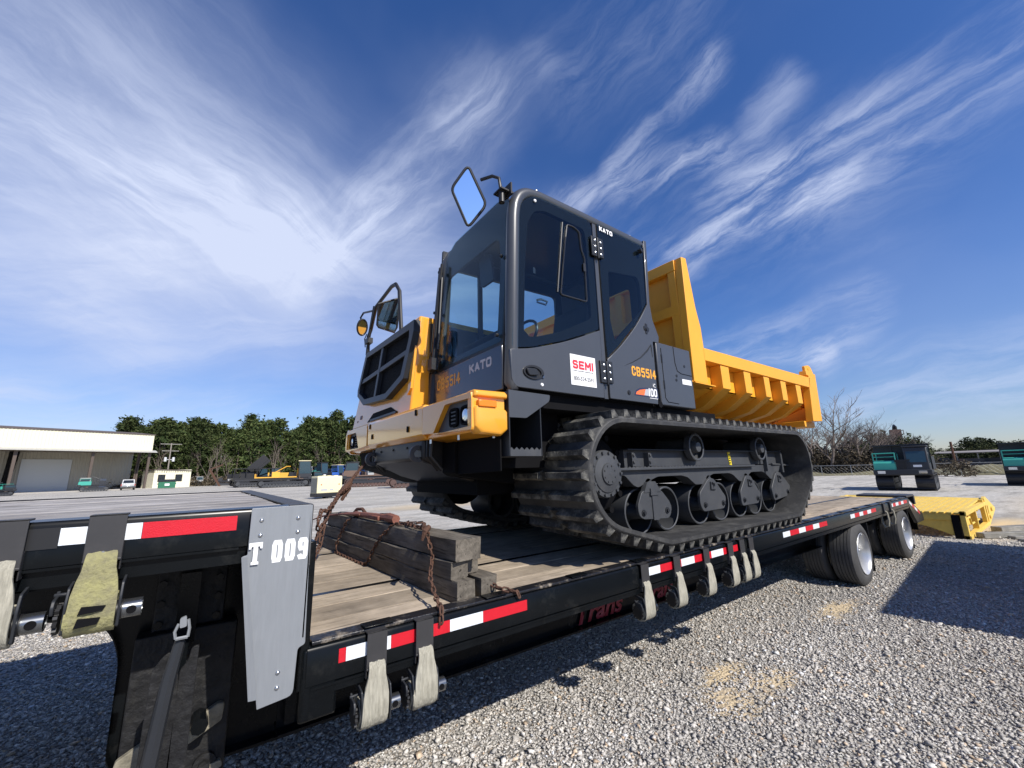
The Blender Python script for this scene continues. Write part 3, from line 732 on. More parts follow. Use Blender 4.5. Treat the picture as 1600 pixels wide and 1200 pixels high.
prof = [(.02, .255), (.0, .275), (-.004, .31), (.004, .355), (.022, .385), (.032, .398)]
for gx in (.068, .105, .142, .179, .216): prof += [(gx - .0045, .401), (gx - .004, .390), (gx + .004, .390), (gx + .0045, .401)]
prof += [(.258, .398), (.268, .385), (.286, .355), (.292, .31), (.288, .275), (.27, .255)]
tm = MB().lathe(prof, 1, (0, 0, 0), 56, cap=False).mesh('tyre', Mt['tyre'], fix=False)
rm = MB(); rm.lathe([(.0, .262), (-.006, .258), (.010, .248), (.03, .235), (.12, .222), (.20, .215), (.205, .12), (.19, .09), (.19, .0)], 1, (0, 0, 0), 40, cap=False); rim_m = rm.mesh('rim', Mt['alu'], fix=False)
hb = MB(); hb.lathe([(.19, .085), (.11, .075), (.085, .06), (.08, 0.001)], 1, (0, 0, 0), 24)
for k in range(10):
    a = k * math.pi / 5; hb.cyl(1, (math.cos(a) * .105, .19, math.sin(a) * .105), .012, -.03, 6)
hub_m = hb.mesh('hub', Mt['chrome'], fix=True)
vm_ = MB(); vm_.tube([(.0, -.01, .245), (.02, .03, .20), (.03, .10, .16)], .006, 5); vm_.cyl(0, (-.21, -.002, .07), .008, .04, 6); valve_m = vm_.mesh('valve', Mt['whitep'])
for x in (7.22, 9.66):
    for y in (1.888, 2.215, 4.235 - .03, 4.56 - .03):
        w = wheel(x, y); obj('tyre', tm, None, w)
        r_ = obj('rim', rim_m, None, w); obj('hub', hub_m, None, w); obj('valve', valve_m, None, w)
        if y > 3.5:
            for c in w.children:
                c.scale = (1, -1, 1)
                c.location = (0, .29, 0)
    b = MB(); b.tube([(x, 2.1, .40), (x, 4.3, .40)], .065, 12); b.box(x - .05, x + .45, 2.5, 2.6, .45, .50); b.box(x - .3, x + .5, 2.75, 2.85, .55, .66)
    b.tube([(x + .1, 2.6, .42), (x - .5, 2.6, .60)], .04, 8)
    obj('axle', b, Mt['blackm'], tr)
    b = MB(); b.box(x + .52, x + .532, 1.93, 2.52, .09, .74); obj('mudflap', b, Mt['black'], tr, bev=.002)
# beaver tail and rear bumper plate
b = MB(); b.prism([(10.22, .80), (10.22, .944), (11.15, .60), (11.15, .48), (10.6, .48)], 1, TY0, TY0 + .05); bt = obj('beaver_tail', b, Mt['trailer'], tr, bev=.003)
b = MB(); b.prism([(10.22, .80), (10.22, .944), (11.15, .60), (11.15, .48), (10.6, .48)], 1, TY1 - .05, TY1); obj('beaver_tail', b, Mt['trailer'], tr, bev=.003)
b = MB(); b.add([(10.2, 1.95, .92), (11.15, 1.95, .58), (11.15, 4.5, .58), (10.2, 4.5, .92), (10.2, 1.95, .938), (11.15, 1.95, .598), (11.15, 4.5, .598), (10.2, 4.5, .938)],
                [(0, 3, 2, 1), (4, 5, 6, 7), (0, 1, 5, 4), (1, 2, 6, 5), (2, 3, 7, 6), (3, 0, 4, 7)]); obj('tail_deck', b, Mt['trailer'], tr)
b = MB(); b.box(10.19, 10.75, 1.90, 2.62, .946, .985); b.box(10.72, 10.80, 1.90, 2.2, .80, .96); obj('flip_plate', b, Mt['bracket'], tr, bev=.006)
b = MB(); b.box(11.10, 11.15, 2.0, 4.4, .30, .60); obj('rear_bumper', b, Mt['trailer'], tr)
c = 1
for k in range(4):
    x = 10.28 + k * .16; z = .915 - (x - 10.22) * .37
    b = MB(); b.prism([(x, z), (x + .158, z - .0585), (x + .158, z - .11), (x, z - .052)], 1, TY0 - .002, TY0 + .001); obj('reflective_tape', b, Mt['white' if c else 'red'], tr, smooth=False); c = 1 - c

# ------------------------------------------------------------------ winch straps hung on the rails
def strap(x, zt, label, web, size=1.0, idx=0, w0=.072, w1=.104):
    t = thing('winch_strap', label, 'ratchet strap', (x, TY0 - .01, zt - .28), 0, 'webbing winch straps along the trailer side', local=True)
    # local frame: origin below; rail top at z=.28
    jit = random.uniform(-.004, .004)
    b = MB()
    hw = w0 / 2 + .006
    b.box(-hw, hw, -.012, -.006, .155, .292); b.box(-hw, hw, -.012, .045, .286, .292); b.box(-hw, hw, -.014, -.006, .150, .158)
    b.box(-hw, -hw + .004, -.008, .03, .12, .20); b.box(hw - .004, hw, -.008, .03, .12, .20)
    br = obj('bracket', b, Mt['bracket'], t, bev=.002)
    b = MB(); b.cyl(1, (0, -.012, .178), .004, -.003, 8); obj('bolt_head', b, Mt['zinc'], br)
    # webbing: comes out of the bracket, bulges over the drum, turns under it
    prof = [(-.004, .180, w0 * .80), (-.016, .172, w0 * .92), (-.024, .155, w0 * .95), (-.026, .13, w0), (-.028, .10, (w0 + w1) / 2), (-.031, .06, w1 * .98), (-.033, .02, w1), (-.033, -.01, w1), (-.026, -.035, w1), (-.008, -.052, w1), (.018, -.058, w1 * .98), (.045, -.05, w1 * .97), (.062, -.03, w1 * .96), (.068, 0, w1 * .95), (.06, .03, w1 * .95), (.04, .045, w1 * .95)]
    b = MB(); n = 9; rows = []
    for i, (y, z, w) in enumerate(prof):
        yn = prof[min(i + 1, len(prof) - 1)]; yp = prof[max(i - 1, 0)]
        tx = Vector((0, yn[0] - yp[0], yn[1] - yp[1])).normalized(); nx = Vector((0, -tx.z, tx.y)) * .0045
        row = []
        for side in (1, -1):
            for k in range(n):
                u = -1 + 2 * k / (n - 1); u = u if side == 1 else -u
                fold = .0035 * math.sin(u * 6 + idx * 1.7 + i * .35) * (1 if i < 10 else .3)
                row.append((u * w / 2 + jit * i * .3, y + nx.y * -side + fold * .8, z + nx.z * -side))
        rows.append(row)
    b.loft(rows, True, True); obj('webbing', b, web, t, ang=1.2)
    b = MB(); b.lathe([(-w1 / 2 - .012, .030), (w1 / 2 + .012, .030)], 0, (0, .018, -.005), 16)
    obj('drum', b, Mt['black'], t)
    b = MB(); b.lathe([(-w1 / 2 - .006, .030), (-w1 / 2 - .006, .052), (w1 / 2 - .01, .052), (w1 / 2 - .01, .03)], 0, (0, .016, -.004), 26, cap=False); b.lathe([(-w1 / 2 - .010, .030), (-w1 / 2 - .010, .044), (-w1 / 2, .044)], 0, (0, .016, -.004), 26, cap=False); obj('webbing_coil', b, web, t)
    if web is Mt['webyel']:
        for (xa, xb, za, zb) in ((-.030, .030, .008, .030), (-.034, .022, -.028, -.002)):
            b = MB(); b.prism([(xa, za), (xa + .006, zb), (xb, zb - .004), (xb - .006, za + .004)], 1, -.0445, -.0415); obj('black_print', b, Mt['blackm'], t, smooth=False)
    for s_ in (-1, 1):
        b = MB(); xx = s_ * (w1 / 2 + .006)
        b.prism(rpoly([(-.028, -.045), (-.034, .04), (-.02, .085), (.05, .10), (.055, .085), (-.005, .07), (-.014, .03), (-.008, -.045)], .008), 0, xx - .0035, xx + .0035)
        obj('cheek_plate', b, Mt['greyd'], t, bev=.0015)
    xx = -w1 / 2 - .022; b = MB(); nT = 12
    pts = []
    for k in range(nT):
        a = 2 * math.pi * k / nT
        for r, da in ((.034, 0), (.044, .16), (.044, .34), (.034, .5)): pts.append((.018 + math.cos(a + da) * r, -.005 + math.sin(a + da) * r))
    b.prism(pts, 0, xx - .007, xx + .003); obj('ratchet_gear', b, Mt['black'], t)
    b = MB(); b.prism(rpoly([(-.03, .035), (-.02, .055), (.015, .06), (.03, .075), (.03, .045), (.0, .02), (-.025, .012)], .006), 0, xx - .016, xx - .008); b.tube([(xx - .02, .02, .062), (xx + .02, .02, .062)], .006, 6); obj('pawl', b, Mt['greyd'], t, bev=.002)
    # tube with bar holes
    x0, x1 = w1 / 2 + .010, w1 / 2 + .058
    b = MB(); b.lathe([(x0, .028), (x1, .028), (x1, .023), (x0, .023)], 0, (0, .018, -.005), 24, cap=False); tb = obj('winch_tube', b, Mt['chrome'], t)
    b = MB(); b.lathe([(0, .0125), (-.0016, .0125), (-.0018, .0105), (.001, .0005)], 1, ((x0 + x1) / 2, -.0100, -.005), 18); obj('bar_hole', b, Mt['blackm'], tb)
    return t


up_l = [(-.222, 'stained yellow webbing strap on the upper deck rail, beside the grey numbered plate', 'webyel'), (-.438, 'grey webbing strap cut by the frame edge, leftmost on the upper deck rail', 'web')]
for i, (x, l, w_) in enumerate(up_l): strap(x, 1.485, l, Mt[w_], idx=i, w0=.078, w1=.108)
lw = [(.667, 'grey webbing strap under the white tape, nearest the step of the trailer'), (.882, 'grey webbing strap just below the hanging chain end, second along the lower rail'),
      (2.50, 'grey webbing strap at the start of the middle tape run, beside the dark red script'), (2.886, 'grey webbing strap between red tape pieces, under the front of the near track'),
      (3.30, 'grey webbing strap halfway along the middle tape run'), (3.692, 'grey webbing strap crossing the last red tape of the middle run'),
      (3.90, 'grey webbing strap just behind the end of the middle tape run'), (4.07, 'grey webbing strap farthest back of the cluster under the track')]
for i, (x, l) in enumerate(lw): strap(x, .944, l, Mt['web'], idx=i + 2)
for i, (x, l) in enumerate([(8.60, 'dark looped strap hanging between the two trailer wheels'), (8.98, 'dark looped strap hanging just ahead of the rear trailer wheel')]):
    t = thing('hanging_strap', l, 'strap', (x, TY0, .60), 0, 'looped straps ahead of the rear wheel', local=True)
    b = MB(); b.tube([(0, .02, .26), (0, -.03, .22), (0, -.035, .1), (0, -.02, .02), (0, .02, .0), (0, .05, .06), (0, .04, .2)], .014, 6); obj('webbing', b, Mt['web'], t)
    b = MB(); b.box(-.05, .05, -.015, .01, .20, .35); obj('bracket', b, Mt['bracket'], t)

# ------------------------------------------------------------------ timber pile
tg = 'squared timbers stacked across the lower deck'
Ts = [(1.118, 2.005, 4.66, .9425, .108, .100, .047, 'bottom timber on the step side, its end face split at one corner'),
      (1.262, 2.012, 4.70, .9425, .108, .102, .040, 'bottom timber on the machine side, pale ringed end face'),
      (1.112, 2.055, 4.52, 1.0445, .098, .090, .040, 'middle timber on the step side, set back a little from the end'),
      (1.225, 2.120, 4.56, 1.0465, .092, .088, .036, 'short looking middle timber on the machine side'),
      (1.124, 2.030, 4.42, 1.1365, .100, .112, .036, 'top timber on the step side of the pile, under the rusty binder'),
      (1.226, 2.036, 4.44, 1.1365, .060, .110, .034, 'narrow top timber lying against the top one, machine side')]
for (x, y0, y1, z, w, h, rz, l) in Ts:
    t = MB(); n = 14; rings = []
    for k in range(n + 1):
        u = k / n; wv = .0042
        q = []
        for (a, c_) in rpoly([(0, 0), (w, 0), (w, h), (0, h)], .006, 2): q.append((a + random.uniform(-wv, wv), (y1 - y0) * u + (random.uniform(-.006, .006) if k in (0, n) else 0), c_ + random.uniform(-wv, wv) * (0 if c_ < .005 else 1)))
        rings.append(q)
    t.loft(rings)
    o = obj('timber', t, Mt['timber'], None, off=(0, 0, 0), ang=.5); o.location = (x, y0, z); o.rotation_euler = (0, 0, rz)
    tag(o, l, 'timber', tg)

# ------------------------------------------------------------------ chains
def link_mesh():
    L_, W_, r = .050, .030, .0052; pts = []
    for k in range(10):
        a = 2 * math.pi * k / 10 + math.pi / 10
        pts.append((math.cos(a) * (W_ / 2 - r) + 0, 0, math.sin(a) * (W_ / 2 - r) + (1 if math.sin(a) > 0 else -1) * (L_ / 2 - W_ / 2)))
    b = MB(); b.tube([(p[0], p[1], p[2]) for p in pts], r, 5, closed=True); return b.mesh('link', Mt['rust'], fix=False)


LINK = link_mesh()


def chain(name, label, paths, hook=False, hug=False):
    p0 = paths[0][0]; t = thing(name, label, 'chain', p0, 0, None)
    for path in paths:
        if hug: path = [((1.098 - .045 * (p[1] - 2.0) - (0 if p[2] < 1.06 else -.008 if p[2] < 1.16 else -.016)) if (p[2] < 1.24 and p[0] < 1.09 and p[1] > 2.2) else p[0] + (.04 if p[0] > 1.05 and p[2] > 1.24 else 0), p[1], p[2]) for p in path]
        P = [Vector(p) for p in path]; acc = 0; k = 0; pitch = .0375; seg = 0
        d = [0]
        for i in range(len(P) - 1): d.append(d[-1] + (P[i + 1] - P[i]).length)
        s = pitch / 2
        while s < d[-1]:
            while seg < len(d) - 2 and d[seg + 1] < s: seg += 1
            u = (s - d[seg]) / max(1e-9, d[seg + 1] - d[seg]); p = P[seg].lerp(P[seg + 1], u); tg_ = (P[seg + 1] - P[seg]).normalized()
            o = bpy.data.objects.new('link', LINK); C.objects.link(o); o.parent = t; o.location = p - Vector(p0)
            q = tg_.to_track_quat('Z', 'Y'); q = q @ Euler((0, 0, (math.pi / 2 * (k % 2)) + .6 + random.uniform(-.35, .35))).to_quaternion()
            o.rotation_mode = 'QUATERNION'; o.rotation_quaternion = q; s += pitch; k += 1
    return t


# from the machine's far tow eye down to the front of the lower deck, doubled towards the bottom
ch = chain('tie_down_chain', 'rusty chain running from the machine nose down behind the grey plate', [
    [(1.36, 4.33, 1.74), (1.12, 3.78, 1.64), (.95, 3.40, 1.56), (.80, 3.10, 1.485), (.66, 2.80, 1.38), (.56, 2.62, 1.26), (.50, 2.52, 1.12), (.46, 2.45, .99)],
    [(.80, 3.08, 1.49), (.70, 2.92, 1.40), (.645, 2.84, 1.30), (.62, 2.80, 1.19), (.56, 2.70, 1.10), (.48, 2.55, 1.02)],
    [(.86, 3.17, 1.51), (.76, 2.97, 1.49), (.70, 2.84, 1.44), (.63, 2.70, 1.40), (.57, 2.60, 1.40), (.55, 2.56, 1.35), (.56, 2.6, 1.30)]])
b = MB(); b.tube([(.95, 3.38, 1.575), (.90, 3.28, 1.53), (.84, 3.17, 1.50), (.76, 3.03, 1.455)], [.010, .024, .026, .012], 8); b.tube([(.92, 3.32, 1.50), (.84, 3.15, 1.46), (.80, 3.05, 1.44)], .013, 8)
obj('binder_hook', b, Mt['rust'], ch)
c1 = chain('timber_chain', 'rusty chain draped over the timber pile with a loose loop', [
    [(1.30, 3.62, 1.262), (1.08, 3.70, 1.262), (1.060, 3.76, 1.225), (1.060, 3.88, 1.11), (1.062, 3.95, 1.02), (1.058, 3.96, .956), (1.05, 3.86, .948), (1.048, 3.66, .946), (1.046, 3.46, .946), (1.05, 3.26, .950), (1.053, 3.18, 1.0), (1.056, 3.11, 1.09), (1.060, 3.00, 1.18), (1.066, 2.87, 1.262), (1.12, 2.74, 1.272), (1.20, 2.66, 1.28)],
    [(1.16, 2.86, 1.268), (1.10, 2.70, 1.272), (1.09, 2.56, 1.270), (1.10, 2.44, 1.268), (1.075, 2.36, 1.262), (1.052, 2.31, 1.215), (1.046, 2.25, 1.14), (1.03, 2.14, 1.06), (1.01, 2.04, 1.00), (.985, 1.955, .985), (.975, 1.90, .975), (.965, 1.880, .93)]], hug=True)
b = MB(); b.tube([(1.10, 2.36, 1.275), (1.09, 2.30, 1.29), (1.05, 2.26, 1.275), (1.04, 2.27, 1.23)], [.010, .018, .016, .008], 7); b.tube([(1.14, 2.50, 1.27), (1.13, 2.44, 1.295), (1.10, 2.38, 1.28)], .013, 7); obj('grab_hook', b, Mt['rust'], c1)
chain('rail_chain', 'short rusty chain end hooked over the lower rail, right of the timber ends', [[(1.33, 2.09, 1.02), (1.335, 2.02, 1.00), (1.35, 1.97, .985), (1.39, 1.93, .975), (1.42, 1.89, .965), (1.43, 1.880, .93)]])
t = thing('load_binder', 'rusty red lever load binder lying on top of the timber pile', 'load binder', (1.13, 3.5, 1.25))
b = MB(); b.tube([(1.13, 2.90, 1.290), (1.13, 3.02, 1.292), (1.125, 3.12, 1.288), (1.10, 3.45, 1.285), (1.085, 3.75, 1.275), (1.08, 4.0, 1.262)], [.030, .034, .024, .022, .016, .012], 8); obj('body', b, Mt['rustred'], t)
b = MB(); b.box(1.085, 1.115, 3.15, 3.75, 1.262, 1.298); obj('lever', b, Mt['rustred'], t, bev=.008)
b = MB(); b.tube([(1.075, 3.55, 1.285), (1.04, 4.0, 1.262), (1.0, 4.42, 1.222), (.96, 4.7, 1.17)], [.008, .009, .008, .006], 6); obj('handle', b, Mt['rustred'], t)
b = MB(); b.tube([(1.15, 3.62, 1.275), (1.14, 3.70, 1.315), (1.12, 3.78, 1.31), (1.11, 3.82, 1.28)], .014, 7); obj('hook', b, Mt['rust'], t)

# ------------------------------------------------------------------ the tracked dump carrier on the trailer
MO = (3.9, 3.39, .944)
mc = thing('tracked_dump_carrier', 'yellow and dark grey tracked dump carrier chained down on the trailer, numbered CB5514', 'dump carrier', MO)
Y0, Y1 = 2.05, 4.73


def sub(name, mb, m, parent, **k): return obj(name, mb, m, parent, off=MO, **k)


def hull_path(circles, n=40):
    P = []
    for (cx, cz, r) in circles:
        for k in range(72): a = 2 * math.pi * k / 72; P.append((cx + math.cos(a) * r, cz + math.sin(a) * r))
    P = sorted(set(P))
    def half(pp):
        h = []
        for p in pp:
            while len(h) >= 2 and (h[-1][0] - h[-2][0]) * (p[1] - h[-2][1]) - (h[-1][1] - h[-2][1]) * (p[0] - h[-2][0]) <= 1e-12: h.pop()
            h.append(p)
        return h
    lo = half(P); hi = half(P[::-1]); H = lo[:-1] + hi[:-1]
    return H


def resample(H, step):
    d = [0]; m = len(H)
    for i in range(m): d.append(d[-1] + math.dist(H[i], H[(i + 1) % m]))
    n = int(round(d[-1] / step)); out = []; j = 0
    for k in range(n):
        s = d[-1] * k / n
        while d[j + 1] < s: j += 1
        u = (s - d[j]) / (d[j + 1] - d[j]); a, b_ = H[j], H[(j + 1) % m]; out.append((a[0] + (b_[0] - a[0]) * u, a[1] + (b_[1] - a[1]) * u))
    return out


def offset(P, d):
    out = []; m = len(P)
    for i in range(m):
        a, b_ = P[i - 1], P[(i + 1) % m]; t = Vector((b_[0] - a[0], b_[1] - a[1])).normalized(); out.append((P[i][0] + t.y * d, P[i][1] - t.x * d))
    return out


LUGM = {}


def lug_mesh(w):
    if w in LUGM: return LUGM[w]
    b = MB()
    # bar across the belt in two halves with a notch between; local: x along belt, y across, z outwards
    h = .054
    for (ya, yb) in ((-w / 2, -w * .045), (w * .045, w / 2)):
        sl = .012
        b.loft([[(-.038, ya, -.004), (.038, ya, -.004), (.019, ya + sl * (1 if ya < 0 else .3), h), (-.019, ya + sl * (1 if ya < 0 else .3), h)],
                [(-.038, yb, -.004), (.038, yb, -.004), (.019, yb - sl * (1 if yb > 0 else .3), h), (-.019, yb - sl * (1 if yb > 0 else .3), h)]])
    b.box(-.030, .030, -w * .05, w * .05, -.004, h * .45)
    LUGM[w] = b.mesh('lug', Mt['lug']); return LUGM[w]


def track(root, ya, yb, circles, off_, org, pitch=.138, lug=True, mbelt=None, th=.046):
    H = resample(hull_path(circles), .05); O_ = offset(H, th)
    b = MB(); m = len(H); vs = []
    yi = .012
    for (P, y) in ((O_, ya + yi), (O_, yb - yi), (H, yb), (H, ya)): vs += [(p[0], y, p[1]) for p in P]
    O2 = offset(H, th * .6)
    rings = [[(p[0], ya, p[1]) for p in O2], [(p[0], ya + yi, p[1]) for p in O_], [(p[0], yb - yi, p[1]) for p in O_], [(p[0], yb, p[1]) for p in O2], [(p[0], yb, p[1]) for p in H], [(p[0], ya, p[1]) for p in H], [(p[0], ya, p[1]) for p in O2]]
    b.loft(rings, True, False)
    belt = obj('track', b, mbelt or Mt['rubber'], root, off=org, ang=1.0)
    if lug:
        L_ = resample(O_, pitch); n = len(L_); me = lug_mesh(round(yb - ya - .008, 3))
        for i in range(n):
            a, c_ = L_[i - 1], L_[(i + 1) % n]
            # true local tangent from the dense path
            j = min(range(m), key=lambda k: (O_[k][0] - L_[i][0]) ** 2 + (O_[k][1] - L_[i][1]) ** 2)
            a, c_ = O_[j - 1], O_[(j + 1) % m]; ang = math.atan2(c_[1] - a[1], c_[0] - a[0])
            o = bpy.data.objects.new('lug', me); C.objects.link(o); o.parent = belt
            o.location = Vector((L_[i][0], (ya + yb) / 2, L_[i][1])) - Vector(org); o.rotation_euler = (math.pi, 0, 0)
            o.rotation_euler = Euler((math.pi, -ang, 0)) if True else None
    return belt


CIR = [(2.45, 1.560, .368), (2.92, 1.245, .187), (5.36, 1.245, .187), (5.60, 1.600, .335), (3.9, 1.783, .140), (5.30, 1.785, .140)]
for (ya, yb) in ((1.905, 2.74), (4.04, 4.875)): track(mc, ya, yb, CIR, 0, MO)


def mir(y, side): return y if side == 0 else 2 * 3.39 - y


wheelp = MB(); wheelp.lathe([(.0, .168), (-.004, .176), (.0, .185), (.16, .186), (.42, .186), (.42, .16), (.20, .15), (.14, .10), (.10, .06), (.085, .055), (.085, .0)], 1, (0, 0, 0), 36, cap=False)
wheel_me = wheelp.mesh('road_wheel', Mt['under'], ang=.5)
hubp = MB(); hubp.lathe([(.15, .075), (.02, .062), (-.012, .055), (-.02, .0)], 1, (0, 0, 0), 20, cap=False); hub_me = hubp.mesh('wheel_hub', Mt['under'])
rollp = MB(); rollp.lathe([(0, .108), (-.004, .12), (.0, .130), (.055, .131), (.06, .10), (.08, .095), (.38, .095), (.38, .0)], 1, (0, 0, 0), 32, cap=False)
rollp.lathe([(.07, .10), (.05, .06), (.0, .052), (-.02, .045), (-.024, .0)], 1, (0, 0, 0), 20, cap=False); roll_me = rollp.mesh('carrier_roller', Mt['under'], ang=.5)


def under_side(s):
    sg = 1 if s == 0 else -1

    def place(name, me, x, y, z):
        o = bpy.data.objects.new(name, me); C.objects.link(o); o.parent = mc; o.location = Vector((x, mir(y, s), z)) - Vector(MO)
        if s: o.scale = (1, -1, 1)
        return o
    for x, z in ((2.92, 1.247), (3.31, 1.247), (3.84, 1.247), (4.235, 1.247), (4.635, 1.247), (4.985, 1.247), (5.365, 1.247), (5.735, 1.300)):
        w = place('road_wheel', wheel_me, x, 2.20, z); h = bpy.data.objects.new('wheel_hub', hub_me); C.objects.link(h); h.parent = w
    for x in (3.73, 5.08): place('carrier_roller', roll_me, x, 2.095, 1.775)
    if s:
        b = MB(); b.lathe([(0, .02), (0, .25), (.03, .32), (.30, .32), (.33, .25), (.33, .02)], 1, (2.45, 4.25, 1.56), 30); sub('drive_sprocket', b, Mt['blackm'], mc)
        b = MB(); b.lathe([(0, .02), (0, .30), (.02, .325), (.22, .325), (.24, .30), (.24, .02)], 1, (5.60, 4.15, 1.600), 36); sub('idler_wheel', b, Mt['blackm'], mc)
        b = MB(); b.box(2.70, 5.66, 4.20, 4.60, 1.42, 1.745); sub('track_frame', b, Mt['blackm'], mc, bev=.004)
        return
    # final drive
    b = MB(); b.lathe([(.10, .176), (.0, .176), (-.012, .170), (-.014, .140), (-.022, .135), (-.030, .100), (-.034, .080), (-.045, .076), (-.050, .0)], 1, (2.425, 2.10, 1.561), 40)
    fd = sub('final_drive', b, Mt['under'], mc, ang=.5)
    bo = MB()
    for k in range(14):
        a = 2 * math.pi * k / 14; bo.cyl(1, (2.425 + math.cos(a) * .156, 2.088, 1.561 + math.sin(a) * .156), .0115, -.016, 6)
    for k in range(8):
        a = 2 * math.pi * (k + .5) / 8; bo.cyl(1, (2.425 + math.cos(a) * .060, 2.054, 1.561 + math.sin(a) * .060), .006, -.006, 6)
    sub('bolt_ring', bo, Mt['under'], fd)
    b = MB(); b.lathe([(0, .20), (0, .25), (.03, .29), (.30, .29), (.33, .25), (.33, .20)], 1, (2.45, 2.2, 1.56), 30)
    for k in range(12): a = 2 * math.pi * k / 12; b.cyl(1, (2.45 + math.cos(a) * .32, 2.22, 1.56 + math.sin(a) * .32), .026, .30, 8)
    sub('drive_sprocket', b, Mt['blackm'], mc)
    b = MB(); b.lathe([(0, .05), (0, .30), (.02, .325), (.22, .325), (.24, .30), (.24, .05)], 1, (5.60, 2.42, 1.600), 36); sub('idler_wheel', b, Mt['blackm'], mc)
    b = MB(); b.prism(rpoly([(2.76, 1.60), (2.76, 1.745), (5.66, 1.745), (5.74, 1.69), (5.74, 1.60)], .01), 1, 2.18, 2.40); sub('track_frame', b, Mt['under'], mc, bev=.004)
    b = MB(); b.box(2.74, 5.70, 2.12, 2.20, 1.742, 1.750); sub('frame_cover', b, Mt['greyd'], mc)
    lo = [(2.56, 1.592), (2.56, 1.548), (2.70, 1.540), (2.80, 1.46), (2.86, 1.44)]
    lo += [(3.06, 1.50), (3.14, 1.520), (3.50, 1.520), (3.60, 1.50), (3.72, 1.43), (3.86, 1.43), (3.98, 1.50), (4.06, 1.520), (4.38, 1.520), (4.46, 1.50), (4.58, 1.43), (4.72, 1.43), (4.82, 1.50), (4.88, 1.520), (5.14, 1.520), (5.22, 1.50), (5.34, 1.43), (5.50, 1.43), (5.60, 1.52), (5.66, 1.592)]
    b = MB(); b.prism(rpoly(lo, .02, 2), 1, 2.14, 2.26); b.box(2.56, 4.9, 2.10, 2.16, 1.580, 1.600); sub('bogie_arm', b, Mt['under'], mc, bev=.003)
    for k in range(22):  # serrated tread along the ledge
        pass
    b = MB()
    for k in range(30): x = 2.66 + k * .05; b.prism([(x, 1.600), (x + .034, 1.600), (x + .017, 1.610)], 1, 2.104, 2.112)
    sub('tread_strip', b, Mt['under'], mc)
    plates = [[(2.80, 1.30), (2.87, 1.415), (3.13, 1.412), (3.25, 1.30), (3.245, 1.21), (3.20, 1.175), (2.86, 1.195), (2.81, 1.225)],
              [(3.729, 1.355), (3.915, 1.482), (4.005, 1.480), (4.205, 1.293), (4.150, 1.189), (3.765, 1.185), (3.722, 1.245)],
              [(4.512, 1.325), (4.680, 1.488), (4.785, 1.486), (4.968, 1.290), (4.895, 1.190), (4.520, 1.185)],
              [(5.265, 1.325), (5.440, 1.503), (5.560, 1.500), (5.795, 1.335), (5.70, 1.225), (5.300, 1.190)]]
    bolts = [((2.865, 1.245), (3.185, 1.243)), ((3.80, 1.245), (4.13, 1.243)), ((4.575, 1.243), (4.88, 1.243)), ((5.345, 1.243), (5.69, 1.275))]
    for k, (pl, bb) in enumerate(zip(plates, bolts)):
        b = MB(); b.prism(rpoly(pl, .035, 4), 1, 2.115, 2.145); p = sub('bogie_plate', b, Mt['under'], mc, bev=.004)
        for (x, z) in bb:
            b = MB(); b.cyl(1, (x, 2.115, z), .026, -.006, 16); b.cyl(1, (x, 2.110, z), .016, -.014, 6); sub('bolt_head', b, Mt['greyd'], p)
        cx = (3.0, 3.96, 4.735, 5.50)[k]; zt = (1.43, 1.45, 1.45, 1.47)[k]
        if k:
            b = MB(); b.tube([(cx - .03, 2.108, zt), (cx - .035, 2.108, zt - .07), (cx + .04, 2.108, zt - .075)], .006, 6); b.tube([(cx, 2.108, zt - .01), (cx + .03, 2.104, zt - .02), (cx + .025, 2.104, zt - .045)], .007, 6); sub('grease_clip', b, Mt['greyd'], p)
        else:
            b = MB(); b.prism([(2.89, 1.40), (2.94, 1.48), (3.05, 1.485), (3.12, 1.40)], 1, 2.11, 2.15); b.box(2.96, 3.08, 2.098, 2.112, 1.375, 1.39); b.box(2.965, 2.975, 2.10, 2.112, 1.375, 1.43); b.box(2.985, 3.06, 2.106, 2.112, 1.18, 1.41); sub('pivot_cover', b, Mt['under'], p)
        b = MB(); b.cyl(1, (cx, 2.14, 1.46), .05, .25, 14); sub('pivot_pin', b, Mt['under'], p)
        for q in bb: b = MB(); b.tube([(q[0], 2.13, q[1]), (q[0], 2.3, q[1])], .04, 10); sub('axle_stub', b, Mt['under'], p)
    for x in (2.80, 3.02):
        b = MB(); b.prism([(x, 1.61), (x, 1.72), (x + .03, 1.72), (x + .10, 1.61)], 1, 2.13, 2.18); b.cyl(1, (x + .015, 2.13, 1.70), .013, -.012, 6); b.cyl(1, (x + .015, 2.13, 1.645), .013, -.012, 6); sub('frame_gusset', b, Mt['under'], mc, bev=.002)
    b = MB(); b.prism([(4.47, 1.735), (4.515, 1.735), (4.535, 1.585), (4.488, 1.585)], 1, 2.1745, 2.1795); st = sub('caution_sticker', b, Mt['stick'], mc)
    b = MB()
    for z in (1.715, 1.68, 1.655, 1.63, 1.605): b.prism([(4.482, z), (4.512, z), (4.514, z - .012), (4.484, z - .012)], 1, 2.172, 2.1745)
    sub('sticker_print', b, Mt['blackp'], st)
    b = MB(); b.box(5.20, 5.24, 2.10, 2.14, 1.52, 1.80); b.box(5.66, 5.70, 2.12, 2.18, 1.50, 1.76); b.tube([(5.40, 2.13, 1.60), (5.95, 2.16, 1.58)], .012, 6); b.tube([(5.72, 2.2, 1.55), (5.86, 2.25, 1.42)], .028, 8); b.tube([(5.66, 2.2, 1.50), (5.78, 2.25, 1.38)], .022, 8); sub('track_tensioner', b, Mt['under'], mc)


under_side(0); under_side(1)
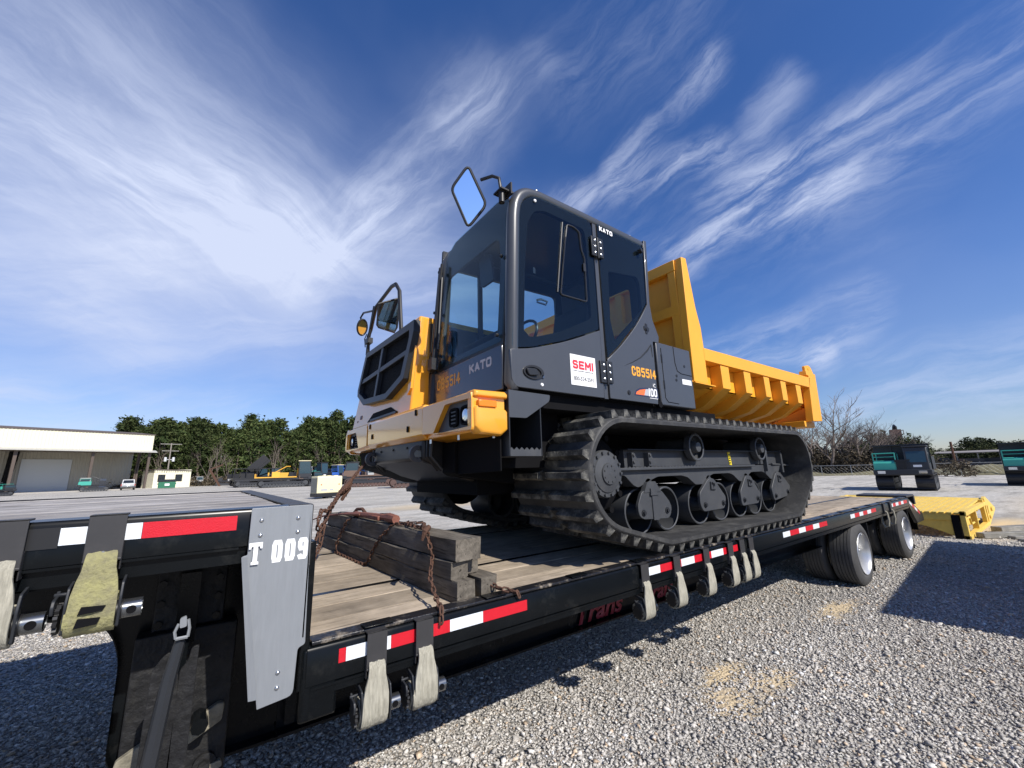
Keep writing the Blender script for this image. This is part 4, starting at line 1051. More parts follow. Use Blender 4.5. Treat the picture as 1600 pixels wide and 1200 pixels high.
# chassis between the tracks
b = MB(); b.box(1.75, 6.75, 2.82, 3.96, 1.42, 2.06); b.box(2.3, 5.9, 2.70, 4.08, 1.55, 1.80); b.box(1.6, 4.2, 2.12, 4.70, 2.02, 2.12)
for x in (2.7, 3.5, 4.3, 5.1): b.tube([(x, 2.65, 2.0), (x + .1, 2.4, 1.98), (x + .5, 2.3, 2.0)], .02, 6)
sub('chassis', b, Mt['blackm'], mc)
b = MB()
b.prism([(1.30, 1.86), (1.30, 1.70), (1.55, 1.58), (2.1, 1.42), (2.1, 2.05), (1.45, 2.05)], 1, 2.86, 3.92)
nose = sub('nose_plate', b, Mt['black'], mc, bev=.02)
b = MB(); b.prism([(1.46, 1.84), (1.46, 1.60), (1.50, 1.575), (2.0, 1.50), (2.0, 2.08), (1.46, 2.08)], 1, 2.66, 2.85); b.prism([(2.12, 1.60), (2.12, 1.84), (2.66, 1.84), (2.66, 1.585)], 0, 1.485, 1.497); sub('nose_side', b, Mt['blackm'], mc, bev=.004)
b = MB(); b.prism([(1.36, 1.84), (1.40, 1.66), (1.9, 1.50), (2.0, 2.08), (1.40, 2.08)], 1, 3.93, 4.62); sub('nose_side', b, Mt['blackm'], mc, bev=.01)
for y in (2.90, 3.93):
    b = MB(); pr = [(1.285 + math.cos(a) * .062, 1.742 + math.sin(a) * .062) for a in [math.pi * k / 8 for k in range(2, 15)]] + [(1.42, 1.60), (1.50, 1.60), (1.50, 1.80)]
    b.ring([(1.285 + math.cos(2 * math.pi * k / 24) * .064, 1.742 + math.sin(2 * math.pi * k / 24) * .064) for k in range(24)], [(1.285 + math.cos(2 * math.pi * k / 24) * .030, 1.742 + math.sin(2 * math.pi * k / 24) * .030) for k in range(24)], 1, y, y + .035, 24)
    b.prism([(1.32, 1.80), (1.33, 1.68), (1.55, 1.60), (1.60, 1.80)], 1, y + .002, y + .033); sub('tow_eye', b, Mt['under'], mc, bev=.003)
b = MB()
for (y, z) in ((3.15, 1.80), (3.45, 1.80), (3.75, 1.80)): b.cyl(0, (1.30, y, z), .010, -.008, 8)
for y in (2.78, 2.84, 3.98, 4.04): b.tube([(1.34, y, 2.0), (1.33, y, 1.72), (1.42, y, 1.62)], .014, 6)
sub('hoses', b, Mt['black'], mc)

# ---- cab
cabp = thing('cab', None, None, (0, 0, 0)); cabp.parent = mc; cabp.location = (0, 0, 0); ORG[cabp.name] = MO
for k in ('label', 'category', 'group'):
    if k in cabp: del cabp[k]
fr = [(1.562, 2.13), (1.622, 3.40), (1.636, 3.50), (1.675, 3.585), (1.745, 3.637), (1.85, 3.656), (2.4, 3.664), (3.135, 3.668)]
for y in (2.097, 3.12):
    b = MB(); b.tube([(p[0], y, p[1]) for p in rpoly(fr, .03, 2)], .048, 14); sub('roof_post', b, Mt['grey'], cabp)
rr_ = [(3.135, 3.668), (3.115, 3.20), (3.105, 3.02), (3.135, 2.90), (3.20, 2.755), (3.17, 2.13)]
for y in (2.085, 3.13):
    b = MB(); b.prism([(3.145, 3.712), (3.190, 3.716), (3.155, 3.20), (3.145, 3.07), (3.165, 2.91), (3.236, 2.762), (3.222, 2.70), (3.16, 2.70), (3.10, 3.0)], 1, y - .032, y + .035); sub('rear_post', b, Mt['grey'], cabp, bev=.006)
b = MB(); b.prism(rpoly([(1.70, 3.62), (1.74, 3.675), (1.86, 3.70), (3.16, 3.71), (3.16, 3.655), (1.8, 3.62)], .01, 2), 1, 2.10, 3.12); sub('roof', b, Mt['grey'], cabp, bev=.01)
for (x, y, z) in ((1.86, 2.10, 3.704), (3.0, 2.10, 3.716)):
    b = MB(); b.cyl(2, (x, y, z - .004), .010, .022, 8); sub('roof_bolt', b, Mt['chrome'], cabp)
# near door
dg = [(1.548, 2.394), (1.595, 2.994), (1.64, 3.40), (1.675, 3.52), (1.76, 3.604), (1.87, 3.632), (2.385, 3.636), (2.425, 3.598), (2.424, 3.052), (2.424, 2.682), (2.014, 2.517), (1.71, 2.421)]
dl = rpoly([(1.532, 2.380), (1.539, 2.172), (1.572, 2.130), (2.424, 2.126), (2.424, 2.674), (2.22, 2.586), (2.014, 2.505), (1.71, 2.409)], [.0, .02, .03, .01, 0, .1, .1, .1], 3)
b = MB(); b.prism(dl, 1, 2.050, 2.072); door = sub('door', b, Mt['grey'], cabp, bev=.004)
b = MB(); b.prism(rpoly(dg, .03, 3), 1, 2.0535, 2.0585); sub('door_glass', b, Mt['glassd'], door)
inner = [(1.66, 2.50), (1.69, 3.0), (1.73, 3.38), (1.80, 3.50), (1.90, 3.54), (2.33, 3.54), (2.35, 3.45), (2.35, 2.76), (2.0, 2.585), (1.75, 2.50)]
b = MB(); b.ring(dg, rpoly(inner, .04, 3), 1, 2.064, 2.095); sub('door_frame', b, Mt['blackm'], door)
sw = [(2.105, 3.40), (2.125, 3.50), (2.202, 3.505), (2.262, 3.480), (2.272, 3.328), (2.303, 3.262), (2.298, 2.885), (2.018, 2.878), (2.058, 3.133)]
b = MB(); b.tube([(p[0], 2.052, p[1]) for p in rpoly(sw, .02, 3)], .0065, 6, closed=True); b.tube([(2.075, 2.053, 3.50), (1.985, 2.053, 2.89)], .007, 6); sub('sliding_window_frame', b, Mt['black'], door)
b = MB(); b.box(2.278, 2.305, 2.044, 2.052, 3.14, 3.21); sub('window_catch', b, Mt['black'], door)
b = MB(); b.box(1.765, 1.785, 2.062, 2.07, 2.985, 3.03); sub('window_catch', b, Mt['black'], door)
for q in ((1.800, 2.052, 3.578), (1.792, 2.049, 2.165)): b = MB(); b.lathe([(0, .013), (-.006, .010), (-.007, 0.001)], 1, q, 14); sub('white_cap', b, Mt['whitep'], door)
hc = [(1.719 + math.cos(a) * .088, 2.243 + math.sin(a) * .048) for a in [2 * math.pi * k / 28 for k in range(28)]]
hi = [(1.712 + math.cos(a) * .072, 2.241 + math.sin(a) * .036) for a in [2 * math.pi * k / 28 for k in range(28)]]
b = MB(); b.ring(hc, hi, 1, 2.040, 2.052, 32); b.prism(hi, 1, 2.0485, 2.0505); hd = sub('door_handle', b, Mt['black'], door)
b = MB(); b.prism(rpoly([(1.648, 2.262), (1.740, 2.268), (1.752, 2.222), (1.67, 2.214)], .016), 1, 2.030, 2.046); sub('handle_lever', b, Mt['greyd'], hd, bev=.006)
b = MB(); b.cyl(1, (1.800, 2.046, 2.222), .011, -.006, 14); sub('key_lock', b, Mt['chrome'], hd)
b = MB(); b.tube([(1.80, 2.075, 2.79), (1.84, 2.075, 2.805), (1.90, 2.075, 2.80), (1.885, 2.078, 2.775), (1.80, 2.075, 2.775)], .008, 6); sub('inner_latch', b, Mt['chrome'], door)
b = MB(); b.box(2.070, 2.337, 2.0462, 2.0492, 2.197, 2.428); sk = sub('phone_sign', b, Mt['whitep'], door, smooth=False); ORG[sk.name] = MO
block_text('SEMI', .220, .066, .0165, Mt['redp'], sk, (2.092, 2.0458, 2.320), 'side', gap=.45, wd={'I': .32, 'M': 1.15})
text('SUMMIT EQUIPMENT MARKETING, INC.', .215, .0085, Mt['blackp'], sk, (2.095, 2.0452, 2.301), 'side', depth=.0006)
text('800-524-2591', .205, .030, Mt['blackp'], sk, (2.10, 2.0452, 2.234), 'side', depth=.0006)
# seam and hinges
b = MB(); b.box(2.428, 2.484, 2.062, 2.10, 2.126, 3.655); sub('door_pillar', b, Mt['grey'], cabp)
b = MB(); b.box(2.4255, 2.431, 2.056, 2.07, 2.126, 3.63); b.box(2.482, 2.489, 2.056, 2.07, 2.13, 3.65); sub('rubber_seal', b, Mt['blackm'], cabp)
for z in (3.315, 2.245):
    b = MB(); b.box(2.385, 2.448, 2.036, 2.050, z, z + .175); b.box(2.468, 2.528, 2.036, 2.050, z + .005, z + .18); b.tube([(2.458, 2.036, z - .015), (2.458, 2.036, z + .175)], .010, 8); hg = sub('hinge', b, Mt['greyd'], cabp, bev=.003)
    for x in (2.425, 2.495):
        for k in range(3): b = MB(); b.lathe([(0, .012), (-.005, .011), (-.009, .005), (-.0095, 0)], 1, (x, 2.036, z + .03 + k * .055), 12); sub('hinge_bolt', b, Mt['zinc'], hg)
# rear quarter
rg = [(2.490, 3.645), (3.125, 3.662), (3.098, 3.25), (3.092, 3.062), (2.90, 2.815), (2.642, 2.575), (2.500, 2.462), (2.492, 2.9), (2.490, 3.25)]
b = MB(); b.prism(rg, 1, 2.0535, 2.0585); qg = sub('quarter_glass', b, Mt['glassd'], cabp); ORG[qg.name] = MO
ri = rpoly([(2.60, 3.18), (2.60, 3.24), (3.00, 3.30), (3.03, 3.24), (3.03, 2.98), (2.90, 2.86), (2.62, 2.62), (2.58, 2.80)], .03, 3)
b = MB(); b.ring(rg, ri, 1, 2.064, 2.095); sub('quarter_frame', b, Mt['blackm'], cabp)
block_text('KATO', .17, .044, .0115, Mt['whitep'], qg, (2.515, 2.0528, 3.588), 'side', gap=.5)
b = MB(); b.box(3.03, 3.07, 2.02, 2.05, 3.545, 3.57); b.cyl(1, (3.04, 2.03, 3.555), .016, -.02, 10); sub('window_latch', b, Mt['black'], cabp)
rl = [(2.492, 2.13), (2.492, 2.447), (2.648, 2.563), (2.908, 2.805), (3.105, 3.055), (3.128, 2.915), (3.19, 2.762), (3.175, 2.70), (3.128, 2.70), (3.118, 2.13)]
b = MB(); b.prism(rpoly(rl, [.01, 0, .1, .2, .0, .05, .02, .01, .01, .01]), 1, 2.050, 2.072); rq = sub('quarter_panel', b, Mt['grey'], cabp, bev=.004); ORG[rq.name] = MO
block_text('CB5514', .335, .082, .0155, Mt['orangep'], rq, (2.785, 2.0492, 2.350), 'side', gap=.75, wd={'1': .35})
b = MB(); b.prism([(2.812, 2.193), (2.825, 2.215), (2.87, 2.235), (2.945, 2.248), (2.955, 2.193)], 1, 2.0478, 2.0492); lgp = sub('swoosh_print', b, mat('orange_red_print', (.80, .16, .04), .4), rq)
b = MB(); b.prism([(2.925, 2.193), (2.950, 2.249), (3.005, 2.252), (3.005, 2.193)], 1, 2.0470, 2.0484); sub('silver_swoosh', b, Mt['greyp'], rq)
b = MB(); b.prism([(2.795, 2.185), (2.815, 2.225), (2.87, 2.250), (2.96, 2.262), (3.125, 2.268), (3.125, 2.178), (2.98, 2.183)], 1, 2.0486, 2.0497); sub('print_ground', b, mat('navy_print', (.02, .025, .06), .4), rq)
block_text('100', .118, .070, .0135, Mt['whitep'], rq, (2.988, 2.0463, 2.190), 'side', gap=.4, wd={'1': .45})
text('iC', .036, .036, Mt['whitep'], rq, (3.058, 2.0460, 2.272), 'side', bold=.015)
b = MB(); b.box(3.0, 3.115, 2.0475, 2.0495, 2.174, 2.179); sub('underline_print', b, Mt['whitep'], rq)
b = MB(); b.cyl(1, (2.725, 2.051, 2.198), .020, -.004, 16); b.cyl(1, (2.725, 2.049, 2.195), .012, -.005, 12); sub('cap_plug', b, Mt['black'], rq)
b = MB(); pth = [(2.69, 2.0505, 2.418), (2.80, 2.0505, 2.462), (2.92, 2.0505, 2.52), (3.03, 2.0505, 2.60), (3.09, 2.0505, 2.665), (3.10, 2.0505, 2.55)]; b.tube(pth, [.001, .004, .006, .008, .007, .003], 6); sub('pressed_crease', b, Mt['greyd'], rq)
b = MB(); b.prism(rpoly([(3.01, 2.79), (3.01, 2.825), (3.03, 2.83), (3.035, 2.855), (3.06, 2.85), (3.062, 2.825), (3.085, 2.815), (3.08, 2.785), (3.06, 2.78), (3.055, 2.755), (3.03, 2.76), (3.03, 2.785)], .004), 1, 2.0455, 2.0505); b.cyl(1, (3.045, 2.046, 2.80), .014, -.008, 10); sub('latch_hole', b, Mt['black'], rq)
# side box
b = MB(); b.box(3.176, 3.735, 2.056, 2.62, 2.130, 2.712); bx = sub('side_box', b, Mt['grey'], cabp, bev=.010); ORG[bx.name] = MO
b = MB(); b.box(3.13, 3.176, 2.075, 2.4, 2.13, 2.70); b.cyl(1, (3.16, 2.055, 2.135), .03, .03, 12); sub('box_seal', b, Mt['blackm'], bx)
b = MB()
for path in ([(3.45, 2.705), (3.455, 2.55), (3.48, 2.475), (3.54, 2.455), (3.72, 2.452)], [(3.245, 2.66), (3.245, 2.20), (3.28, 2.165), (3.45, 2.16)]): b.tube([(p[0], 2.0555, p[1]) for p in rpoly([q for q in path], 0)], .0035, 5)
sub('panel_gap', b, Mt['blackm'], bx)
b = MB()
for (x, z) in ((3.61, 2.535), (3.46, 2.425), (3.45, 2.385)): b.cyl(1, (x, 2.056, z), .014, -.003, 14)
b.box(3.238, 3.252, 2.050, 2.057, 2.52, 2.60); b.box(3.238, 3.252, 2.050, 2.057, 2.28, 2.36)
sub('lock_plug', b, Mt['black'], bx)
b = MB(); b.box(3.545, 3.70, 2.0535, 2.0560, 2.355, 2.405); sub('white_label', b, Mt['whitep'], bx)

# front of cab
def slant(mb, x0, z0, k):
    mb.v = [(v[0] + (v[2] - z0) * k, v[1], v[2]) for v in mb.v]; return mb


b = slant(MB().prism(rpoly([(2.13, 2.45), (2.11, 3.50), (2.16, 3.60), (2.30, 3.63), (2.95, 3.62), (3.06, 3.56), (3.10, 3.42), (3.13, 2.45)], .03), 0, 1.515, 1.521), 0, 2.43, .083)
ws = sub('windshield', b, Mt['glass'], cabp)
b = slant(MB().ring([(2.12, 2.43), (2.10, 3.50), (2.16, 3.60), (2.30, 3.63), (2.95, 3.62), (3.06, 3.56), (3.10, 3.42), (3.135, 2.43)], rpoly([(2.19, 2.50), (2.20, 3.12), (2.24, 3.30), (3.02, 3.30), (3.05, 3.2), (3.08, 2.50)], .06), 0, 1.524, 1.545), 0, 2.43, .083)
sub('windshield_frame', b, Mt['black'], cabp)
b = MB().box(1.512, 1.53, 2.12, 3.16, 2.12, 2.425); fp = sub('front_panel', b, mat('front_panel_paint', (.035, .037, .044), .25, var=.04, coat=.5), cabp, bev=.006); ORG[fp.name] = MO
block_text('KATO', .295, .068, .0165, Mt['greyp'], fp, (1.5112, 2.535, 2.305), 'front', gap=.5)
block_text('CB5514', .385, .090, .0165, mat('ochre_stencil', (.55, .27, .04), .5), fp, (1.5112, 3.055, 2.266), 'front', gap=.8, wd={'1': .35})
b = MB(); b.tube([(1.505, 3.145, 2.12), (1.53, 3.145, 2.45), (1.60, 3.14, 3.30), (1.64, 3.12, 3.52)], .035, 10); sub('corner_post', b, Mt['greyd'], cabp)
b = MB()
for (x, z) in ((1.50, 2.44), (1.505, 2.60), (1.535, 2.98), (1.575, 3.38)): b.cyl(0, (x, 3.12, z), .014, -.035, 8)
for (y, z, x) in ((2.165, 3.10, 1.565), (2.165, 2.50, 1.515)): b.cyl(0, (x, y, z), .013, -.02, 8)
sub('glass_clip', b, Mt['black'], cabp)
b = MB(); b.tube([(1.47, 3.06, 2.48), (1.48, 3.07, 2.60), (1.54, 3.085, 3.30), (1.56, 3.09, 3.45)], .013, 7); b.tube([(1.50, 3.03, 2.62), (1.545, 3.055, 3.30)], .009, 6); b.tube([(1.49, 3.10, 2.7), (1.55, 3.11, 3.42)], .010, 6); b.box(1.44, 1.50, 3.02, 3.10, 2.44, 2.54); sub('wiper', b, Mt['black'], cabp)
# far wall, rear wall, floor, interior
b = MB().ring([(1.54, 2.12), (1.60, 3.62), (3.16, 3.68), (3.16, 2.12)], rpoly([(1.62, 2.60), (1.67, 3.34), (1.74, 3.46), (3.00, 3.50), (3.00, 2.66)], .06), 1, 3.14, 3.17); sub('far_wall', b, Mt['greyd'], cabp)
b = MB().prism([(1.60, 2.56), (1.65, 3.50), (3.04, 3.54), (3.04, 2.62)], 1, 3.15, 3.155); sub('far_glass', b, Mt['glass'], cabp)
b = MB().box(1.98, 2.02, 3.13, 3.16, 2.6, 3.5).box(2.36, 2.46, 3.13, 3.16, 2.6, 3.5); sub('far_mullion', b, Mt['black'], cabp)
b = MB().ring([(2.09, 2.12), (2.09, 3.66), (3.14, 3.66), (3.14, 2.12)], rpoly([(2.25, 2.62), (2.25, 3.30), (3.02, 3.30), (3.02, 2.62)], .06), 0, 3.13, 3.15); sub('rear_wall', b, Mt['greyd'], cabp)
b = MB().box(3.138, 3.142, 2.2, 3.05, 2.58, 3.34); sub('rear_glass', b, Mt['glass'], cabp)
b = MB().box(1.53, 3.14, 2.10, 3.14, 2.12, 2.16); sub('floor', b, Mt['blackm'], cabp)
b = MB(); b.prism(rpoly([(2.55, 2.42), (2.62, 2.55), (2.72, 3.12), (2.80, 3.14), (2.86, 2.55), (2.80, 2.42)], .04), 1, 2.42, 2.88); b.prism(rpoly([(2.28, 2.42), (2.28, 2.54), (2.80, 2.56), (2.80, 2.40)], .04), 1, 2.40, 2.90); b.prism(rpoly([(2.74, 3.10), (2.72, 3.34), (2.80, 3.35), (2.84, 3.12)], .03), 1, 2.52, 2.78); b.box(2.4, 2.75, 2.45, 2.85, 2.16, 2.42); sub('seat', b, Mt['seatm'], cabp, bev=.015)
b = MB(); b.prism(rpoly([(1.66, 2.16), (1.70, 2.66), (1.86, 2.70), (1.98, 2.60), (1.98, 2.16)], .04), 1, 2.35, 2.95); b.tube([(1.95, 2.65, 2.5), (2.12, 2.65, 2.74)], .03, 8)
sub('dashboard', b, Mt['blackm'], cabp, bev=.01)
b = MB(); b.tube([(2.13 + math.cos(a) * .05 * .5, 2.65 + math.sin(a) * .18, 2.75 + math.cos(a) * .16 * .8) for a in [2 * math.pi * k / 20 for k in range(20)]], .013, 7, closed=True); sub('steering_wheel', b, Mt['black'], cabp)
b = MB(); b.prism(rpoly([(2.42, 3.05), (2.46, 3.30), (2.62, 3.32), (2.60, 3.05)], .03), 0, 1.66, 1.68); b.tube([(1.68, 2.6, 3.3), (1.72, 2.6, 3.55)], .012, 6); sub('inside_mirror', b, Mt['black'], cabp)

# ---- hood
hx = lambda z: 1.335 + (z - 2.10) * .085
b = MB()
v = [(hx(2.10), 3.20, 2.10), (hx(2.965), 3.20, 2.965), (hx(2.965), 4.53, 2.965), (hx(2.5), 4.72, 2.50), (hx(2.10), 4.84, 2.10)]
b.loft([v, [(3.15, p[1], p[2]) for p in v]]); hood = sub('hood', b, Mt['yellow'], mc, bev=.015); ORG[hood.name] = MO
b = MB(); b.box(1.50, 3.1, 3.175, 3.201, 2.12, 2.90); sub('hood_side_panel', b, Mt['black'], hood)
G = [(3.175, 2.905), (4.49, 2.925), (4.62, 2.52), (4.60, 2.45), (4.34, 2.315), (3.66, 2.275), (3.27, 2.395), (3.155, 2.80)]
GI = [(3.265, 2.835), (4.44, 2.86), (4.555, 2.52), (4.54, 2.475), (4.32, 2.375), (3.69, 2.335), (3.35, 2.44), (3.25, 2.76)]
b = slant(MB().ring(G, GI, 0, hx(2.1) - .062, hx(2.1) + .0), 0, 2.1, .085); gr = sub('grille_frame', b, Mt['greyd'], hood, bev=.006)
b = slant(MB().prism(GI, 0, hx(2.1) - .016, hx(2.1) - .008), 0, 2.1, .085); sub('grille_mesh', b, mat('grille_mesh', (.006, .006, .007), .75, bump=.5, bs=300, spec=.1), gr)
b = MB(); b.prism([(3.99, 2.34), (4.05, 2.34), (3.985, 2.87), (3.925, 2.87)], 0, hx(2.1) - .055, hx(2.1) - .012); b.prism([(3.27, 2.615), (3.27, 2.665), (4.53, 2.625), (4.54, 2.575)], 0, hx(2.1) - .053, hx(2.1) - .012)
sub('grille_bar', slant(b, 0, 2.1, .085), Mt['greyd'], gr, bev=.005)
b = MB(); b.prism([(3.02 + .17, 2.90), (3.02 + .17, 2.30), (3.25, 2.25), (3.26, 2.90)], 0, hx(2.1) - .02, hx(2.1) + .0); sub('hood_trim', slant(b, 0, 2.1, .085), Mt['yellow'], hood)
b = slant(MB().prism([(4.30, 2.13), (4.14, 2.205), (3.66, 2.205), (3.46, 2.13)], 0, hx(2.1) - .006, hx(2.1) + .004), 0, 2.1, .085); sub('lower_vent', b, Mt['blackm'], hood)
b = slant(MB().box(hx(2.1) - .012, hx(2.1) - .004, 3.5, 4.2, 2.128, 2.150), 0, 2.1, .085); sub('vent_lip', b, Mt['greyd'], hood)
b = slant(MB().prism([(4.52, 2.19), (4.52, 2.23), (4.58, 2.23), (4.58, 2.19)], 0, hx(2.1) - .005, hx(2.1) + .003), 0, 2.1, .085); b.cyl(0, (hx(2.18) - .004, 4.66, 2.175), .012, .006, 10); sub('hood_reflector', b, mat('dull_red', (.12, .015, .01), .4), hood)

# ---- bumper
bp = thing('bumper', None, None, (0, 0, 0)); bp.parent = mc; bp.location = (0, 0, 0); ORG[bp.name] = MO
for k in ('label', 'category', 'group'):
    if k in bp: del bp[k]


def bsec(ya, yb, name='bumper_panel'):
    b = MB(); b.prism([(1.252, 1.872), (1.290, 1.838), (1.44, 1.838), (1.44, 2.094), (1.270, 2.094), (1.248, 2.070)], 1, ya, yb); return sub(name, b, Mt['yellow'], bp, bev=.006)


mid = bsec(2.762, 4.000)
for (y, z) in ((2.87, 2.045), (3.02, 1.935), (3.93, 2.045), (3.86, 1.945)):
    b = MB(); b.prism(rpoly([(y - .014, z - .024), (y - .014, z + .024), (y + .014, z + .024), (y + .014, z - .024)], .013), 0, 1.242, 1.250); sub('fixing_hole', b, Mt['blackm'], mid)
for s in (0, 1):
    m_ = (lambda y: y) if s == 0 else (lambda y: 2 * 3.39 - y - (.0))
    yo = Y0 if s == 0 else Y0 - .04
    R = rpoly([(2.59, 1.855), (2.41, 2.040), (2.085, 2.035), (2.070, 1.868)] if s == 0 else [(2.50, 1.865), (2.40, 2.030), (2.085, 2.030), (2.070, 1.868)], .015, 2)
    # front skin with the lamp recess cut in
    O = [(2.757, 1.872), (2.757, 2.070), (2.08, 2.070), (yo + .02, 2.03), (yo + .02, 1.86), (2.08, 1.845)]
    b = MB().ring([(m_(p[0]), p[1]) for p in O], [(m_(p[0]), p[1]) for p in R], 0, 1.248, 1.292); cp = sub('bumper_corner', b, Mt['yellow'], bp)
    # body behind, wrapping round the side with a waist groove
    prof = [(1.290, 1.838), (1.455, 1.815), (1.512, 1.850), (1.512, 1.935), (1.492, 1.960), (1.490, 2.035), (1.505, 2.060), (1.505, 2.088), (1.300, 2.096), (1.290, 2.07)]
    b = MB(); b.prism(prof, 1, m_(yo + .05), m_(2.757)); sub('bumper_body', b, Mt['yellow'], cp, bev=.01)
    b = MB(); ya = m_(yo); yb = m_(yo + .07)
    rl_ = lambda y, e: [(1.262 - e * 0 + e, y, 1.860 + e * .6), (1.300 + e, y, 1.822 + e), (1.46 - e, y, 1.812 + e), (1.508 - e, y, 1.850 + e * .5), (1.508 - e, y, 1.962 - e * .3), (1.492 - e, y, 1.975), (1.270 + e, y, 1.990), (1.258 + e, y, 1.975)]
    b.loft([rl_(m_(yo), .022), rl_(m_(yo + .008), .008), rl_(m_(yo + .025), 0), rl_(m_(yo + .09), 0)])
    rl2 = lambda y, e: [(1.256 + e, y, 2.045 + e * .4), (1.262 + e, y, 2.086 - e), (1.49 - e, y, 2.090 - e), (1.508 - e, y, 2.075 - e), (1.506 - e, y, 2.045 + e * .4)]
    b.loft([rl2(m_(yo), .016), rl2(m_(yo + .008), .005), rl2(m_(yo + .02), 0), rl2(m_(yo + .09), 0)])
    b.prism([(1.262, 1.98), (1.262, 2.055), (1.495, 2.055), (1.495, 1.97)], 1, m_(yo + .028), m_(yo + .09))
    sub('bumper_end', b, Mt['yellow'], cp, bev=.004, ang=.9)
    b = MB(); b.prism([(m_(p[0]), p[1]) for p in R], 0, 1.284, 1.290); lp = sub('lamp_panel', b, Mt['under'], cp)
    for (yy, kind) in ((2.335, 0), (2.185, 1)):
        el = [(m_(yy + math.cos(a) * .052), 1.948 + math.sin(a) * .060) for a in [2 * math.pi * k / 24 for k in range(24)]]
        el = rpoly([(m_(yy - .055), 1.885), (m_(yy - .055), 2.01), (m_(yy + .055), 2.005), (m_(yy + .055), 1.885)], .035, 4)
        b = MB(); b.ring(el, [(p[0] * .8 + m_(yy) * .2, 1.947 + (p[1] - 1.947) * .82) for p in el], 0, 1.268, 1.286, 32); b.prism(el, 0, 1.2795, 1.2835)
        hl = sub('headlight', b, Mt['blackm'], lp)
        if kind: b = MB(); b.lathe([(0, .042), (-.008, .036), (-.012, .001)], 0, (1.279, m_(yy), 1.947), 20); sub('lens', b, Mt['lamp'], hl)
        else:
            b = MB()
            for k in range(4): b.box(1.270, 1.279, min(m_(yy - .03), m_(yy + .03)), max(m_(yy - .03), m_(yy + .03)), 1.905 + k * .024, 1.914 + k * .024)
            sub('slat', b, Mt['greyd'], hl)
    if s == 0:
        b = MB(); b.box(1.282, 1.412, yo - .010, yo + .03, 1.981, 2.024); ind = sub('indicator_lamp', b, Mt['amber'], cp, bev=.006)
for (x, y) in ((1.30, 2.72), (1.32, 2.35), (1.46, 2.15)):
    b = MB(); b.cyl(2, (x, y, 1.805), .010, .03, 8); sub('bolt_head', b, Mt['zinc'], bp)

# grey gusset plate and step below the door
b = MB(); b.prism(rpoly([(1.516, 2.108), (1.868, 2.102), (1.862, 2.058), (1.655, 1.932), (1.516, 1.930)], [.003, .01, .02, .01, .003]), 1, 2.058, 2.068); sub('gusset_plate', b, Mt['grey'], mc, bev=.002)
st = thing('step', None, None, (0, 0, 0)); st.parent = mc; st.location = (0, 0, 0); ORG[st.name] = MO
for k in ('label', 'category', 'group'):
    if k in st: del st[k]
b = MB(); b.box(1.514, 1.522, 2.060, 2.36, 1.690, 2.10); sub('hanger', b, Mt['greyd'], st)
b = MB(); b.box(1.772, 1.780, 2.060, 2.36, 1.690, 2.05); sub('hanger', b, Mt['greyd'], st)
pts = [(1.516, 1.690), (1.778, 1.690), (1.778, 1.745)]
for k in range(6): x = 1.778 - .022 - k * .041; pts += [(x, 1.728), (x - .020, 1.745)]
pts += [(1.516, 1.728)]
b = MB(); b.prism(pts, 1, 2.062, 2.068); b.prism(pts, 1, 2.33, 2.336); b.box(1.52, 1.775, 2.06, 2.336, 1.690, 1.695); sub('tread', b, Mt['steelgrey'] if False else Mt['under'], st)
b = MB(); b.box(1.53, 2.2, 2.35, 2.75, 1.62, 2.08); b.box(1.80, 3.9, 2.45, 2.80, 1.98, 2.08); sub('underbody', b, Mt['blackm'], mc)

# ---- mirrors
def turned(pts, n):
    """the same outline laid into a plane through its middle that faces n"""
    P = [Vector(p) for p in pts]; c = sum(P, Vector()) / len(P); n = Vector(n).normalized(); o = Vector((0, 0, CAMZ)); out = []
    for p in P: d = p - o; out.append(o + d * ((c - o).dot(n) / d.dot(n)))
    return out


def mirror_plate(name, pts, nrm_off, parent=mc, th=.018, arm=None):
    P = [Vector(p) for p in pts]; n = (P[1] - P[0]).cross(P[-1] - P[0]).normalized()
    if n.y > 0: n = -n
    c = sum(P, Vector()) / len(P); b = MB()
    fr_ = [p + n * .002 for p in P]; b.add(fr_, [tuple(range(len(P)))]); g_ = sub('mirror_glass', b, Mt['mirror'], parent, smooth=False)
    b = MB(); b.tube([p for p in P], .011, 8, closed=True); b.loft([[p - n * .002 for p in P], [p - n * .02 + (c - p) * .08 for p in P], [p - n * .045 + (c - p) * .5 for p in P]]); sub('mirror_housing', b, Mt['black'], parent)


mn = thing('side_mirror', None, None, (0, 0, 0)); mn.parent = mc; mn.location = (0, 0, 0); ORG[mn.name] = MO
for k in ('label', 'category', 'group'):
    if k in mn: del mn[k]


def rquad3(c, ny, w, h, tilt, lean, r=.05, yaw=0):
    """rounded rectangle facing roughly forward (-X)"""
    q = rpoly([(-w / 2, -h / 2), (-w / 2, h / 2), (w / 2, h / 2), (w / 2, -h / 2)], r, 4); Mx = Euler((tilt, lean, yaw)).to_matrix()
    return [Vector(c) + Mx @ Vector((0, p[0], p[1])) for p in q]


